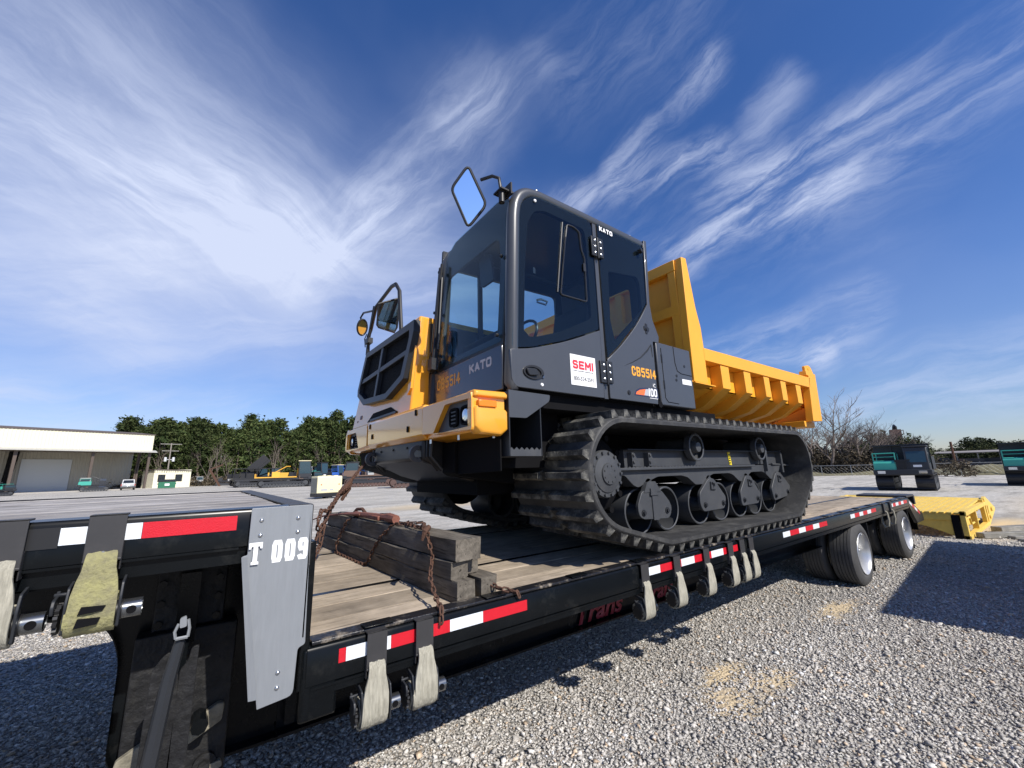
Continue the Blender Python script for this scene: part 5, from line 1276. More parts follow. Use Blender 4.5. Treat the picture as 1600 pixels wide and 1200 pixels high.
mirror_plate('near', turned(rquad3((1.385, 2.33, 3.61), 0, .225, .42, math.radians(-21), math.radians(-6), .05, math.radians(10)), (-.71, -1.59, -.33)), 0, mn)
b = MB(); b.tube([(1.43, 2.22, 3.70), (1.47, 2.13, 3.69), (1.50, 2.09, 3.66), (1.51, 2.09, 3.60), (1.52, 2.09, 3.49)], .012, 8); b.tube([(1.52, 2.09, 3.56), (1.52, 2.09, 3.47)], .022, 10); b.box(1.49, 1.60, 2.05, 2.15, 3.555, 3.567); b.box(1.56, 1.572, 2.03, 2.14, 3.53, 3.62); sub('mirror_arm', b, Mt['black'], mn)
mf = thing('side_mirror', None, None, (0, 0, 0)); mf.parent = mc; mf.location = (0, 0, 0); ORG[mf.name] = MO
for k in ('label', 'category', 'group'):
    if k in mf: del mf[k]
MX = 1.38
mirror_plate('far', turned([Vector((MX, 4.25, 3.44)), Vector((MX, 3.66, 3.285)), Vector((MX - .01, 3.60, 3.26)), Vector((MX, 3.68, 2.99)), Vector((MX, 3.74, 2.96)), Vector((MX, 4.22, 3.16)), Vector((MX, 4.27, 3.20))], (.16, -.92, -.28)), 0, mf)
ce = Vector((MX, 4.83, 3.345)); mirror_plate('round', turned([ce + Vector((0, math.cos(a) * .20, math.sin(a) * .100 - math.cos(a) * -.060)) for a in [2 * math.pi * k / 24 for k in range(24)]], (.13, -.91, -.36)), 0, mf)
b = MB()
b.tube([(MX + .03, 4.64, 2.93), (MX + .03, 4.66, 3.18), (MX + .03, 4.58, 3.24), (MX + .02, 4.40, 3.46), (MX + .02, 3.92, 3.52), (MX + .02, 3.80, 3.50), (MX + .03, 3.72, 3.40), (MX + .04, 3.66, 2.93)], .020, 8)
b.tube([(MX + .03, 4.45, 3.44), (MX + .03, 4.9, 3.56), (MX + .02, 4.98, 3.52), (MX + .02, 4.93, 3.46)], .012, 6); b.tube([(MX + .03, 4.48, 3.50), (MX + .02, 4.62, 3.12), (MX + .02, 4.64, 2.95)], .018, 8)
b.box(MX - .01, MX + .05, 4.55, 4.66, 3.08, 3.14); b.tube([(MX, 4.63, 3.2), (MX, 4.70, 3.16), (MX, 4.66, 3.05)], .006, 5); sub('mirror_arm', b, Mt['black'], mf)

# ---- dump body
db = thing('dump_body', None, None, (0, 0, 0)); db.parent = mc; db.location = (0, 0, 0); ORG[db.name] = MO
for k in ('label', 'category', 'group'):
    if k in db: del db[k]
YW = Mt['body_yellow']
ribs = [(4.34, 4.514), (4.867, 5.026), (5.385, 5.530), (5.876, 6.027), (6.371, 6.530)]
for s in (0, 1):
    f = (lambda y: y) if s == 0 else (lambda y: 2 * 3.39 - y)
    b = MB(); b.prism([(4.0, 2.652), (4.0, 2.785), (6.912, 2.807), (6.862, 2.655)], 1, f(2.05), f(2.17)); sub('top_rail', b, YW, db, bev=.004)
    b = MB(); b.prism([(3.80, 2.402), (3.80, 2.79), (6.95, 2.79), (6.95, 2.384)], 1, f(2.185), f(2.20)); sub('side_panel', b, YW, db)
    b = MB(); b.loft([[(x, f(2.185), z1) for (x, z1) in ((3.78, 2.402), (6.93, 2.384), (6.93, 2.399), (3.78, 2.417))], [(x, f(2.66), z1) for (x, z1) in ((3.9, 2.205), (6.93, 2.19), (6.93, 2.205), (3.9, 2.22))]]); sub('sloping_panel', b, YW, db)
    for (xa, xb) in ribs:
        b = MB(); b.loft([[(x, f(y), z) for (y, z) in ((2.062, 2.398), (2.062, 2.652), (2.185, 2.652), (2.185, 2.40), (2.64, 2.215), (2.64, 2.155), (2.30, 2.235))] for x in (xa, xb)]); sub('rib', b, YW, db, bev=.004)
    b = MB(); b.prism([(3.752, 2.408), (3.782, 3.738), (3.873, 3.747), (3.948, 3.214), (4.004, 2.998), (4.012, 2.80), (4.012, 2.402)], 1, f(2.05), f(2.13)); sub('front_post', b, YW, db, bev=.004)
    b = MB(); b.prism([(6.76, 2.169), (6.845, 2.658), (6.89, 2.83), (6.80, 2.835), (6.815, 2.90), (6.90, 2.905), (6.94, 2.88), (7.165, 2.885), (7.111, 2.186)], 1, f(2.05), f(2.14)); sub('rear_post', b, YW, db, bev=.004)
    b = MB(); b.prism(rpoly([(6.835, 2.88), (6.835, 2.975), (7.00, 3.005), (7.08, 2.98), (7.155, 2.88)], .02), 1, f(2.065), f(2.10)); b.cyl(1, (6.96, f(2.06), 2.95), .026, .05, 12); sub('hinge_ear', b, YW, db, bev=.003)
    b = MB(); b.prism([(3.76, 2.405), (3.76, 2.395), (4.15, 2.39), (4.15, 2.400)], 1, f(2.045), f(2.2)); b.tube([(3.70, f(2.07), 2.41), (3.98, f(2.07), 2.40)], .010, 6); sub('lower_lip', b, YW, db)
b = MB(); b.box(3.9, 6.95, 2.62, 4.16, 2.19, 2.215); b.box(3.9, 6.9, 2.9, 3.0, 2.06, 2.20); b.box(3.9, 6.9, 3.8, 3.9, 2.06, 2.20); b.box(6.70, 7.08, 2.14, 4.64, 2.10, 2.18)
for (xa, xb) in ribs: b.box(xa, xb, 2.60, 4.18, 2.135, 2.19)
sub('floor', b, YW, db, bev=.003)
b = MB(); b.box(3.835, 3.85, 2.10, 4.68, 2.40, 3.72); sub('headboard', b, YW, db)
b = MB()
b.box(3.765, 3.90, 2.13, 4.65, 3.615, 3.735); b.box(3.768, 3.835, 2.13, 4.65, 3.130, 3.240); b.box(3.768, 3.835, 2.13, 4.65, 2.66, 2.75)
for y in (2.133, 2.84, 3.34, 3.84, 4.555): b.box(3.770, 3.834, y, y + .085, 2.752, 3.613)
sub('headboard_frame', b, YW, db, bev=.004)
b = MB(); b.box(7.06, 7.11, 2.15, 4.63, 2.20, 2.90); sub('tailgate', b, YW, db, bev=.004)
for (x, z) in ((4.70, 1.98), (4.92, 1.99)): pass
b = MB()
for x in (2.0, 2.6, 2.95): b.cyl(1, (x, 2.2, 2.05), .010, -.02, 6)
b.tube([(2.6, 2.25, 2.04), (3.3, 2.2, 2.05), (3.9, 2.5, 2.1)], .012, 6); sub('underbody_fixings', b, Mt['greyd'], mc)

# ------------------------------------------------------------------ background: buildings
def local_thing(name, label, cat, x, y, rz=0, group=None, z=0): return thing(name, label, cat, (x, y, z), rz, group, local=True)


def cladding(mb, x0, x1, y, z0, z1, pitch=.6, d=.05):
    """ribbed sheet facing -y"""
    x = x0
    while x < x1 - 1e-6:
        xe = min(x + pitch, x1); w = (xe - x)
        mb.add([(x, y, z0), (x + w * .55, y, z0), (x + w * .65, y - d, z0), (x + w * .9, y - d, z0), (xe, y, z0), (x, y, z1), (x + w * .55, y, z1), (x + w * .65, y - d, z1), (x + w * .9, y - d, z1), (xe, y, z1)],
               [(0, 1, 6, 5), (1, 2, 7, 6), (2, 3, 8, 7), (3, 4, 9, 8)]); x = xe
    return mb


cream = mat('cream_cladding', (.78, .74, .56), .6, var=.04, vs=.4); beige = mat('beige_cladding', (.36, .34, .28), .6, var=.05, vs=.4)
brownst = mat('brown_steel', (.10, .075, .06), .6); rollm = mat('roll_door_grey', (.50, .52, .52), .5, var=.03)
R_ = Vector((-8.7, 114.7, 0)); L_ = Vector((-27.0, 106.6, 0)); dv = (R_ - L_).normalized(); rzb = math.atan2(dv.y, dv.x)
wh = local_thing('warehouse', 'long cream metal warehouse with a deep open canopy and grey roller door', 'warehouse', L_.x, L_.y, rzb)
LW = (R_ - L_).length; X0 = -22
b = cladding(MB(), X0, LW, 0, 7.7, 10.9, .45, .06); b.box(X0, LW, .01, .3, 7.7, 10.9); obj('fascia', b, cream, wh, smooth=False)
b = MB(); b.box(X0, LW + .2, -.15, .35, 10.9, 11.05); b.prism([(-.15, 11.05), (9, 11.9), (30, 10.5), (30, 10.9), (9, 12.1)], 0, X0, LW); obj('roof', b, brownst, wh, smooth=False)
b = MB(); b.prism([(-.9, 7.25), (-.9, 7.40), (.05, 7.75), (.05, 7.6)], 0, X0, LW + .6); obj('awning', b, mat('awning_sheet', (.42, .41, .37), .5), wh, smooth=False)
b = MB(); b.box(X0, LW, .3, 9, 7.5, 7.6); obj('canopy_ceiling', b, brownst, wh, smooth=False)
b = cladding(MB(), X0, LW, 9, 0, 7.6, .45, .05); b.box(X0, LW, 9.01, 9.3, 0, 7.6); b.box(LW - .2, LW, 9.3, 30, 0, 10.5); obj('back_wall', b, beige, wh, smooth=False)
b = MB(); b.box(3.9, 10.6, 8.86, 8.93, 0, 6.1)
for k in range(20): b.box(3.9, 10.6, 8.84, 8.87, .3 * k + .28, .3 * k + .30)
obj('roller_door', b, rollm, wh, smooth=False)
b = MB(); b.box(15.2, 16.2, 8.86, 8.93, 0, 2.2); obj('door', b, mat('pale_blue_door', (.40, .44, .50), .5), wh, smooth=False)
for x in (-7.3, 1.2, 10.9, LW - .5):
    b = MB(); b.prism([(x - .05, 0), (x + .28, 0), (x + .42, 7.4), (x + .0, 7.4)], 1, .0, .35); b.prism([(x + .1, 5.4), (x + .1, 5.8), (x + 1.4, 7.4), (x + .9, 7.4)], 1, .1, .25) if False else None; obj('column', b, brownst, wh, smooth=False)
b = MB(); b.prism([(2.2, 7.4), (3.3, 7.4), (2.6, 0), (1.9, 0)], 1, 7.5, 8.6); obj('black_slab', b, MT['blackm'], wh, smooth=False)  # solid black leaning slab ahead of the back wall
b = MB(); b.box(LW - 1.0, LW - .6, 3.5, 4, 0, 7.4); b.add([(LW - 1.4, 3.5, 0), (LW - 1.1, 3.5, 0), (LW - .5, 3.5, 7.2), (LW - .8, 3.5, 7.2), (LW - 1.4, 3.8, 0), (LW - 1.1, 3.8, 0), (LW - .5, 3.8, 7.2), (LW - .8, 3.8, 7.2)], [(0, 1, 2, 3), (7, 6, 5, 4), (0, 4, 5, 1), (1, 5, 6, 2), (2, 6, 7, 3), (3, 7, 4, 0)]); obj('brace', b, brownst, wh, smooth=False)
b = MB(); b.box(-25, LW + 4, -3, 9, 0, .03); tag(obj('concrete_apron', b, mat('apron_concrete', (.50, .47, .42), .9), None, smooth=False), kind='structure')
bpy.data.objects['concrete_apron'].location = (L_.x, L_.y, 0); bpy.data.objects['concrete_apron'].rotation_euler = (0, 0, rzb)

of = local_thing('site_office', 'small cream flat roofed office with two dark windows beside the warehouse', 'building', -7.9, 115.5, math.radians(22))
b = cladding(MB(), 0, 6.6, 0, 0, 3.75, .4, .04); b.box(0, 6.6, .01, 6, 0, 3.7); b.prism([(0, 3.7), (6.6, 3.3), (6.6, 3.1), (0, 3.1)], 1, .0, 6); obj('wall', b, cream, of, smooth=False)
b = MB(); b.prism([(-.15, 3.95), (6.75, 3.60), (6.75, 3.48), (-.15, 3.8)], 1, -.2, 6.2); obj('roof', b, brownst, of, smooth=False)
for x in (.7, 3.75):
    b = MB(); b.ring([(x, 1.3), (x, 2.75), (x + 1.25, 2.75), (x + 1.25, 1.3)], [(x + .12, 1.42), (x + .12, 2.63), (x + 1.13, 2.63), (x + 1.13, 1.42)], 1, -.10, -.03); w = obj('window', b, MT['black'], of, smooth=False)
    b = MB(); b.box(x + .12, x + 1.13, -.06, -.05, 1.42, 2.63); obj('pane', b, MT['lamp'] if False else mat('dark_pane', (.03, .035, .04), .1), w, smooth=False)

up_ = local_thing('utility_pole', 'grey utility pole with crossarm and two transformers behind the office', 'utility pole', -6.4, 128, .2)
b = MB(); b.tube([(0, 0, 0), (0, 0, 10.2)], [.17, .12], 8); obj('post', b, mat('pole_wood', (.28, .25, .22), .9), up_)
for z, w in ((9.9, 2.0), (8.3, 1.6)): b = MB(); b.box(-w, w, -.08, .08, z, z + .16); obj('crossarm', b, MT['tie'], up_)
for s in (-1, 1): b = MB(); b.lathe([(0, .28), (.9, .28), (1.0, .15)], 2, (s * .75, 0, 5.9), 12); b.box(min(0, s * .75), max(0, s * .75), -.05, .05, 6.3, 6.4); obj('transformer', b, mat('transformer_grey%d' % (s + 1), (.62, .64, .66), .5), up_)


def vehicle_pickup(x, y, rz):
    t = local_thing('pickup_truck', 'silver pickup truck with a canopy, parked tail out under the warehouse edge', 'pickup truck', x, y, rz)
    pm = mat('silver_car_paint', (.50, .50, .49), .35, metal=.3, coat=.5); dk = mat('car_glass', (.015, .018, .02), .08)
    b = MB()  # rear faces -y
    sec = lambda y_, w, z0, z1: [(-w, y_, z0), (w, y_, z0), (w * 1.0, y_, (z0 + z1) / 2), (w * .95, y_, z1), (-w * .95, y_, z1), (-w, y_, (z0 + z1) / 2)]
    b.loft([sec(-2.7, .96, .5, 1.08), sec(-2.6, 1.0, .42, 1.12), sec(1.2, 1.0, .40, 1.12), sec(2.5, .97, .42, 1.05), sec(2.75, .88, .5, .95)]); obj('body', b, pm, t, bev=.03)
    b = MB(); b.loft([sec(-2.62, .90, 1.1, 1.2), sec(-2.50, .82, 1.1, 1.86), sec(.9, .80, 1.1, 1.92), sec(1.7, .84, 1.08, 1.14)]); obj('canopy_top', b, pm, t, bev=.03)
    b = MB(); b.add([(-.72, -2.625, 1.25), (.72, -2.625, 1.25), (.64, -2.53, 1.76), (-.64, -2.53, 1.76)], [(0, 1, 2, 3)]); b.prism([(-2.4, 1.25), (-2.35, 1.75), (.8, 1.8), (1.3, 1.25)], 0, .872, .88); b.prism([(-2.4, 1.25), (-2.35, 1.75), (.8, 1.8), (1.3, 1.25)], 0, -.88, -.872); obj('window', b, dk, t, smooth=False)
    b = MB(); b.box(-1.0, 1.0, -2.85, -2.68, .48, .70); obj('bumper', b, MT['chrome'], t, bev=.03)
    for s in (-1, 1):
        b = MB(); b.box(s * .90 - .06, s * .90 + .06, -2.73, -2.66, .74, 1.08); obj('tail_light', b, mat('tail_red%d' % (s + 1), (.35, .02, .02), .2), t)
        for yy in (-1.7, 1.75): b = MB(); b.cyl(0, (s * .86 - .12, yy, .38), .38, .24, 18); obj('wheel', b, MT['tyre'], t)
        b = MB(); b.box(s * 1.02 - .02 if s > 0 else -1.2, 1.2 if s > 0 else -1.0, .9, 1.05, 1.18, 1.38); obj('wing_mirror', b, MT['black'], t)
    b = MB(); b.box(-.2, .2, -2.74, -2.70, .80, .92); obj('number_plate', b, MT['whitep'], t)


p = gp(203, 106); vehicle_pickup(p[0], p[1], math.radians(6))
p = gp(263, 104); dm = local_thing('dumpster', 'green steel dumpster with white label and dark lid in front of the office', 'dumpster', p[0], p[1], .1)
gm = mat('dumpster_green', (.03, .16, .09), .5, var=.1)
b = MB(); b.prism([(-.9, .12), (-1.0, 1.25), (.85, 1.5), (.85, .12)], 0, -1.25, 1.25); obj('body', b, gm, dm, bev=.02)
b = MB(); b.add([(-1.25, -1.02, 1.30), (1.25, -1.02, 1.30), (1.25, .9, 1.60), (-1.25, .9, 1.60), (-1.25, -1.02, 1.40), (1.25, -1.02, 1.40), (1.25, .9, 1.72), (-1.25, .9, 1.72)], [(0, 3, 2, 1), (4, 5, 6, 7), (0, 1, 5, 4), (1, 2, 6, 5), (2, 3, 7, 6), (3, 0, 4, 7)]); obj('lid', b, MT['black'], dm)
b = MB(); b.box(-.35, .35, -.985, -.955, .55, .95); b.v = [(v[0], v[1] - .02, v[2]) for v in b.v]; obj('label_plate', b, MT['whitep'], dm)
b = MB(); b.box(-1.4, -1.25, -.2, .2, .8, 1.0); b.box(1.25, 1.4, -.2, .2, .8, 1.0); obj('lifting_pocket', b, gm, dm)


# ------------------------------------------------------------------ parked machines
PM = {}


def pmat(n, c, r=.5):
    if n not in PM: PM[n] = mat('machine_' + n, c, r, var=.08, vs=2)
    return PM[n]


pmat('teal', (.05, .36, .28)); pmat('yellow', (.72, .40, .05)); pmat('cream', (.78, .70, .42)); pmat('blue', (.02, .09, .36)); pmat('dark', (.024, .026, .031)); pmat('black', (.015, .015, .017)); pmat('brown', (.14, .09, .065)); pmat('greyp', (.35, .35, .34)); pmat('trackrust', (.10, .06, .05), .8)
cabglass = mat('cab_window', (.03, .06, .08), .08)


def small_track(t, y0, y1, x0, x1, h, wm):
    wm = wm or pmat('black', None)
    r = h / 2; b = MB(); cs = [(x0 + r, r * 1.05, r * .82), (x1 - r, r * 1.05, r * .82), (x0 + r * 1.6, r * .5, r * .42), (x1 - r * 1.6, r * .5, r * .42)]
    H = resample(hull_path(cs), .12); O_ = offset(H, .05); m = len(H)
    b.loft([[(q[0], y0, q[1]) for q in O_], [(q[0], y1, q[1]) for q in O_], [(q[0], y1, q[1]) for q in H], [(q[0], y0, q[1]) for q in H], [(q[0], y0, q[1]) for q in O_]], True, False)
    for k in range(0, m, 2):
        a, c_ = O_[k - 1], O_[(k + 1) % m]; tt = Vector((c_[0] - a[0], c_[1] - a[1])).normalized(); nx = (tt.y, -tt.x); q = O_[k]
        pa = [(q[0] + tt.x * s * .035 + nx[0] * d_, q[1] + tt.y * s * .035 + nx[1] * d_) for s, d_ in ((-1, 0), (1, 0), (.6, .035), (-.6, .035))]
        b.loft([[(p_[0], y0, p_[1]) for p_ in pa], [(p_[0], y1, p_[1]) for p_ in pa]])
    tk = obj('track', b, MT['rubber'] if wm is None else wm, t)
    n = max(3, int((x1 - x0 - h) / (r * .75))); 
    for k in range(n):
        x = x0 + h * .75 + (x1 - x0 - h * 1.5) * k / (n - 1); b = MB(); b.cyl(1, (x, min(y0, y1) + .02, r * .5), r * .40, abs(y1 - y0) - .04, 14); obj('road_wheel', b, MT['under'] if wm is PM['black'] else pmat('trackrust', None), tk)
    for x in (x0 + r, x1 - r): b = MB(); b.cyl(1, (x, min(y0, y1) + .02, r * 1.05), r * .62, abs(y1 - y0) - .04, 16); obj('end_wheel', b, MT['under'] if wm is PM['black'] else pmat('trackrust', None), tk)
    b = MB(); b.box(x0 + r, x1 - r, min(y0, y1) + .05, max(y0, y1) - .05, r * .9, r * 1.5); obj('track_frame', b, pmat('dark', None), tk)


def carrier(name, label, cat, x, y, rz, body, L=5.4, W=2.5, cabc='dark', group=None, bed='flat', bedc='dark', cab_z=2.4, wm=None, hood=True, rail=True, cab_side=-1, s=1.0, cab_x=.0, roofc=None, cabin=True):
    """small tracked carrier, front at +x, bed behind"""
    s = s * (1.36 if (y > 45 and y < 112 and x > 4) else 1.0); t = local_thing(name, label, cat, x, y, rz, group); t.scale = (s, s, s)
    for sd in (-1, 1): small_track(t, sd * W / 2, sd * (W / 2 - .74), -L / 2 + .25, L / 2 - .15, .86, wm)
    b = MB(); b.box(-L / 2 + .3, L / 2, -W / 2 + .1, W / 2 - .1, .82, 1.02); b.prism([(L / 2 - .35, .80), (L / 2 + .08, .86), (L / 2 + .08, 1.12), (L / 2 - .35, 1.12)], 1, -W / 2, W / 2); obj('chassis', b, pmat('dark', None), t, bev=.02)
    fx = L / 2 - .02 - cab_x
    if hood:
        b = MB(); b.prism(rpoly([(fx - 1.5, 1.02), (fx - 1.5, 1.62), (fx - .15, 1.62), (fx, 1.5), (fx, 1.02)], .06), 1, W / 2 - 1.0 if cab_side < 0 else -W / 2 + .05, W / 2 - .05 if cab_side < 0 else -W / 2 + 1.0); obj('hood', b, pmat(body, None), t, bev=.02)
        b = MB()
        y0 = (W / 2 - 1.0) if cab_side < 0 else (-W / 2 + .95)
        for k in range(9): b.box(fx - .03, fx + .0, min(y0, y0 - .62 * 1) + .0 if cab_side < 0 else y0, y0 if cab_side < 0 else y0 + .62, 1.05 + k * .066, 1.085 + k * .066)
        b.box(fx - .5, fx - .03, y0 - .62 if cab_side < 0 else y0, y0 if cab_side < 0 else y0 + .62, 1.02, 1.66); obj('radiator_grille', b, pmat('black', None), t)
    if cabin:
        ya, yb = (-W / 2 + .05, -W / 2 + .98) if cab_side < 0 else (W / 2 - .98, W / 2 - .05)
        b = MB(); b.prism([(fx - 1.35, 1.02), (fx - 1.35, cab_z - .06), (fx - .16, cab_z - .06), (fx - .02, 1.5), (fx - .0, 1.02)], 1, ya, yb); cb = obj('cab', b, pmat(cabc, None), t, bev=.04)
        b = MB(); b.box(fx - 1.42, fx - .10, ya - .03, yb + .03, cab_z - .06, cab_z + .02); obj('cab_roof', b, pmat(roofc or cabc, None), t, bev=.02)
        b = MB(); b.add([(fx + .008 - .02, ya + .09, 1.5), (fx + .008 - .02, yb - .09, 1.5), (fx - .148, yb - .09, cab_z - .14), (fx - .148, ya + .09, cab_z - .14)], [(0, 1, 2, 3)])
        for yy in (ya - .006, yb + .006): b.add([(fx - 1.26, yy, 1.45), (fx - .10, yy, 1.45), (fx - .24, yy, cab_z - .14), (fx - 1.26, yy, cab_z - .14)], [(0, 1, 2, 3)])
        obj('cab_window', b, cabglass, cb, smooth=False)
        b = MB(); b.box(fx + .0, fx + .02, ya + .3, yb - .3, 1.25, 1.36); obj('front_label', b, MT['whitep'], cb)
    for yy in (-W / 2 + .35, W / 2 - .35): b = MB(); b.box(L / 2 + .05, L / 2 + .10, yy - .16, yy + .16, .92, 1.06); obj('headlight', b, MT['lamp'], t)
    if rail:
        b = MB(); y_a, y_b = (W / 2 - .08, W / 2 - 1.0) if cab_side < 0 else (-W / 2 + .08, -W / 2 + 1.0)
        for yy in (y_a, y_b): b.tube([(fx - .1, yy, 1.60), (fx - .1, yy, 2.02), (fx - 1.4, yy, 2.02), (fx - 1.4, yy, 1.60)], .03, 5)
        b.tube([(fx - .1, y_a, 2.02), (fx - .1, y_b, 2.02)], .03, 5); b.tube([(fx - .1, y_a, 1.82), (fx - .1, y_b, 1.82)], .02, 5); obj('guard_rail', b, pmat(body, None), t)
    if bed == 'dump':
        b = MB(); x0, x1 = -L / 2, fx - 1.55
        b.box(x0, x1, -W / 2, W / 2, 1.10, 1.18); b.box(x0, x1, -W / 2, -W / 2 + .06, 1.18, 1.80); b.box(x0, x1, W / 2 - .06, W / 2, 1.18, 1.80); b.box(x1 - .06, x1, -W / 2, W / 2, 1.18, 2.46); b.box(x1 - .06, x1 + .30, -W / 2 - .02, W / 2 + .02, 2.44, 2.50)
        for k in range(6): b.box(x1, x1 + .05, -W / 2 + .02, W / 2 - .02, 1.3 + k * .19, 1.33 + k * .19)
        for yy in (-.45, .35): b.box(x1, x1 + .07, yy, yy + .08, 1.18, 2.44)
        obj('dump_bed', b, pmat(bedc, None), t)
    elif bed == 'raised':
        b = MB(); b.prism([(-2.4, 1.3), (-2.2, 1.15), (-.2, 3.1), (-.4, 3.3)], 1, -W / 2, W / 2)
        for sd in (-1, 1): b.prism([(-2.4, 1.3), (-.4, 3.3), (-1.0, 3.9), (-2.6, 2.3)], 1, sd * W / 2 - .03, sd * W / 2 + .03)
        obj('raised_bed', b, pmat(bedc, None), t)
        b = MB(); b.tube([(-1.5, 0, 1.0), (-1.0, 0, 2.3)], .06, 6); obj('ram', b, MT['chrome'], t)
    elif bed == 'box':
        b = MB(); b.box(-L / 2 + .2, fx - 1.6, -W / 2 + .1, W / 2 - .1, 1.02, 1.9); obj('bed', b, pmat(bedc, None), t, bev=.03)
        b = MB(); 
        for k in range(5): xx = -L / 2 + .5 + k * .4; b.box(xx, xx + .06, -W / 2 + .08, W / 2 - .08, 1.1, 1.85)
        obj('bed_rib', b, pmat('dark', None), t)
    elif bed == 'flat':
        b = MB(); b.box(-L / 2, fx - 1.5, -W / 2, W / 2, 1.05, 1.16); b.box(-L / 2, -L / 2 + .08, -W / 2, W / 2, 1.16, 1.5); b.box(-1.2, -.4, -.3, .5, 1.16, 1.7); b.tube([(-1.0, .2, 1.6), (.2, .2, 2.3), (.6, .1, 2.3)], .05, 6); obj('deck', b, pmat(bedc, None), t)
    elif bed == 'cage':
        b = MB(); b.box(-L / 2 + .1, fx - .1, -W / 2 + .1, W / 2 - .1, 1.02, 1.3)
        for xx in (-L / 2 + .2, -1, .3, fx - .2):
            for yy in (-W / 2 + .15, W / 2 - .15): b.tube([(xx, yy, 1.2), (xx, yy, 2.5)], .06, 6)
        b.box(-L / 2 + .1, fx, -W / 2, W / 2, 2.5, 2.58); b.box(-1.6, 0, -.6, .6, 1.3, 2.1); b.tube([(-1, 0, 2.5), (.5, 0, 1.4), (1.8, 0, 1.9)], .10, 6); b.tube([(1.6, -.9, 1.2), (2.2, -.9, 1.9), (2.6, -.6, 1.2)], .08, 6)
        obj('guarded_body', b, pmat(bedc, None), t)
    return t


carrier('tracked_carrier', 'dark tracked carrier with a teal hood facing the camera, right side of the yard', 'dump carrier', 32.6, 5.85, math.pi + .10, 'teal', L=4.3, W=2.35, bed='dump', cab_z=2.36, cab_side=1, group='teal and dark carriers in the yard on the right')
carrier('tracked_carrier', 'teal tracked carrier half cut off by the right frame edge', 'dump carrier', 40.0, 1.45, math.pi + .06, 'teal', L=4.4, W=2.4, bed='dump', cab_z=2.30, cab_side=1, group='teal and dark carriers in the yard on the right')


def side_rz(px): d = dirpx(px, 740); return math.atan2(-d.x, d.y)   # broadside, front to the image right


def place(px, dist): return gp(px, dist)


x, y = place(396, 88); carrier('forestry_machine', 'black caged forestry machine on tracks before the pines, left of the yellow carrier', 'forestry machine', x, y, side_rz(396) + .15, 'black', L=5.2, bed='cage', bedc='black', cabin=False, hood=False, rail=False, s=.92)
x, y = place(424, 92); carrier('tracked_carrier', 'black tracked carrier with its dump bed raised, behind the yellow one', 'dump carrier', x, y, side_rz(424), 'yellow', L=5.0, bed='raised', bedc='black', cabin=False, hood=True, rail=False, s=1.1)
x, y = place(444, 78); carrier('tracked_carrier', 'yellow tracked carrier with a glazed cab and yellow roof, parked broadside', 'dump carrier', x, y, side_rz(446), 'yellow', L=5.6, W=2.4, bed='flat', bedc='yellow', cabc='dark', roofc='cream', cab_z=2.9, rail=True, s=1.05)
x, y = place(483, 78); carrier('tracked_carrier', 'small teal tracked carrier between the yellow one and the cream generator', 'dump carrier', x, y, side_rz(483) + .4, 'teal', L=3.4, W=1.9, bed='flat', bedc='brown', cab_z=2.0, s=.85)
x, y = place(503, 84); carrier('tracked_carrier', 'blue tracked carrier with a tall dark cab behind the cream generator', 'dump carrier', x, y, side_rz(503) - 1.1, 'blue', L=4.4, bed='flat', bedc='blue', cab_z=2.9, cabc='black', s=1.0)
x, y = place(523, 86); carrier('tracked_carrier', 'blue tracked carrier with a pale roof, right of the tall dark cab', 'dump carrier', x, y, side_rz(523) - .9, 'blue', L=4.4, bed='flat', bedc='blue', cab_z=2.6, cabc='blue', roofc='cream', group='blue carriers')
x, y = place(543, 88); carrier('tracked_carrier', 'blue tracked carrier with a white roof, seen behind the rusty chain', 'dump carrier', x, y, side_rz(543) - .9, 'blue', L=4.4, bed='flat', bedc='blue', cab_z=2.6, cabc='blue', roofc='greyp', group='blue carriers')
x, y = place(578, 62); carrier('tracked_carrier', 'weathered brown tracked carrier under the bumper of the big machine', 'dump carrier', x, y, side_rz(578) + math.pi, 'brown', L=5.0, bed='flat', bedc='brown', cab_z=2.5, wm=pmat('trackrust', None), rail=False)
x, y = place(612, 72); carrier('flat_carrier', 'low rusty tracked flatbed carrier just right of the brown one', 'flatbed carrier', x, y, side_rz(612), 'brown', L=6.0, bed='flat', bedc='brown', cabin=False, hood=False, wm=pmat('trackrust', None), rail=False)
x, y = place(640, 52); carrier('flat_carrier', 'green and rust tracked flatbed beside the far track of the big machine', 'flatbed carrier', x, y, side_rz(640), 'brown', L=4.0, W=2.2, bed='flat', bedc='dark', cabin=False, hood=False, wm=pmat('trackrust', None), rail=False)
x, y = place(152, 103); carrier('tracked_carrier', 'small teal carrier parked at the warehouse left of the pickup', 'dump carrier', x, y, side_rz(152) + math.pi, 'teal', L=4.0, W=2.1, bed='flat', bedc='dark', cab_z=2.2, cabc='greyp', s=1.05)
x, y = place(0, 92); carrier('tracked_carrier', 'dark green carrier cut by the left frame edge at the warehouse', 'dump carrier', x, y, side_rz(0) + .3, 'teal', L=4.0, W=2.1, bed='flat', bedc='dark', cab_z=1.9, cabc='dark', s=.8)
x, y = place(303, 125); carrier('tracked_carrier', 'tiny pale teal carrier at the wood edge right of the office', 'dump carrier', x, y, side_rz(303), 'teal', L=4.0, W=2.1, bed='flat', bedc='greyp', cab_z=2.2, cabc='greyp')
x, y = place(352, 120); carrier('tracked_carrier', 'small grey blue machine before the trees beside the leaning rusty frame', 'dump carrier', x, y, side_rz(352), 'greyp', L=4.0, W=2.1, bed='flat', bedc='dark', cab_z=2.1, cabc='greyp')
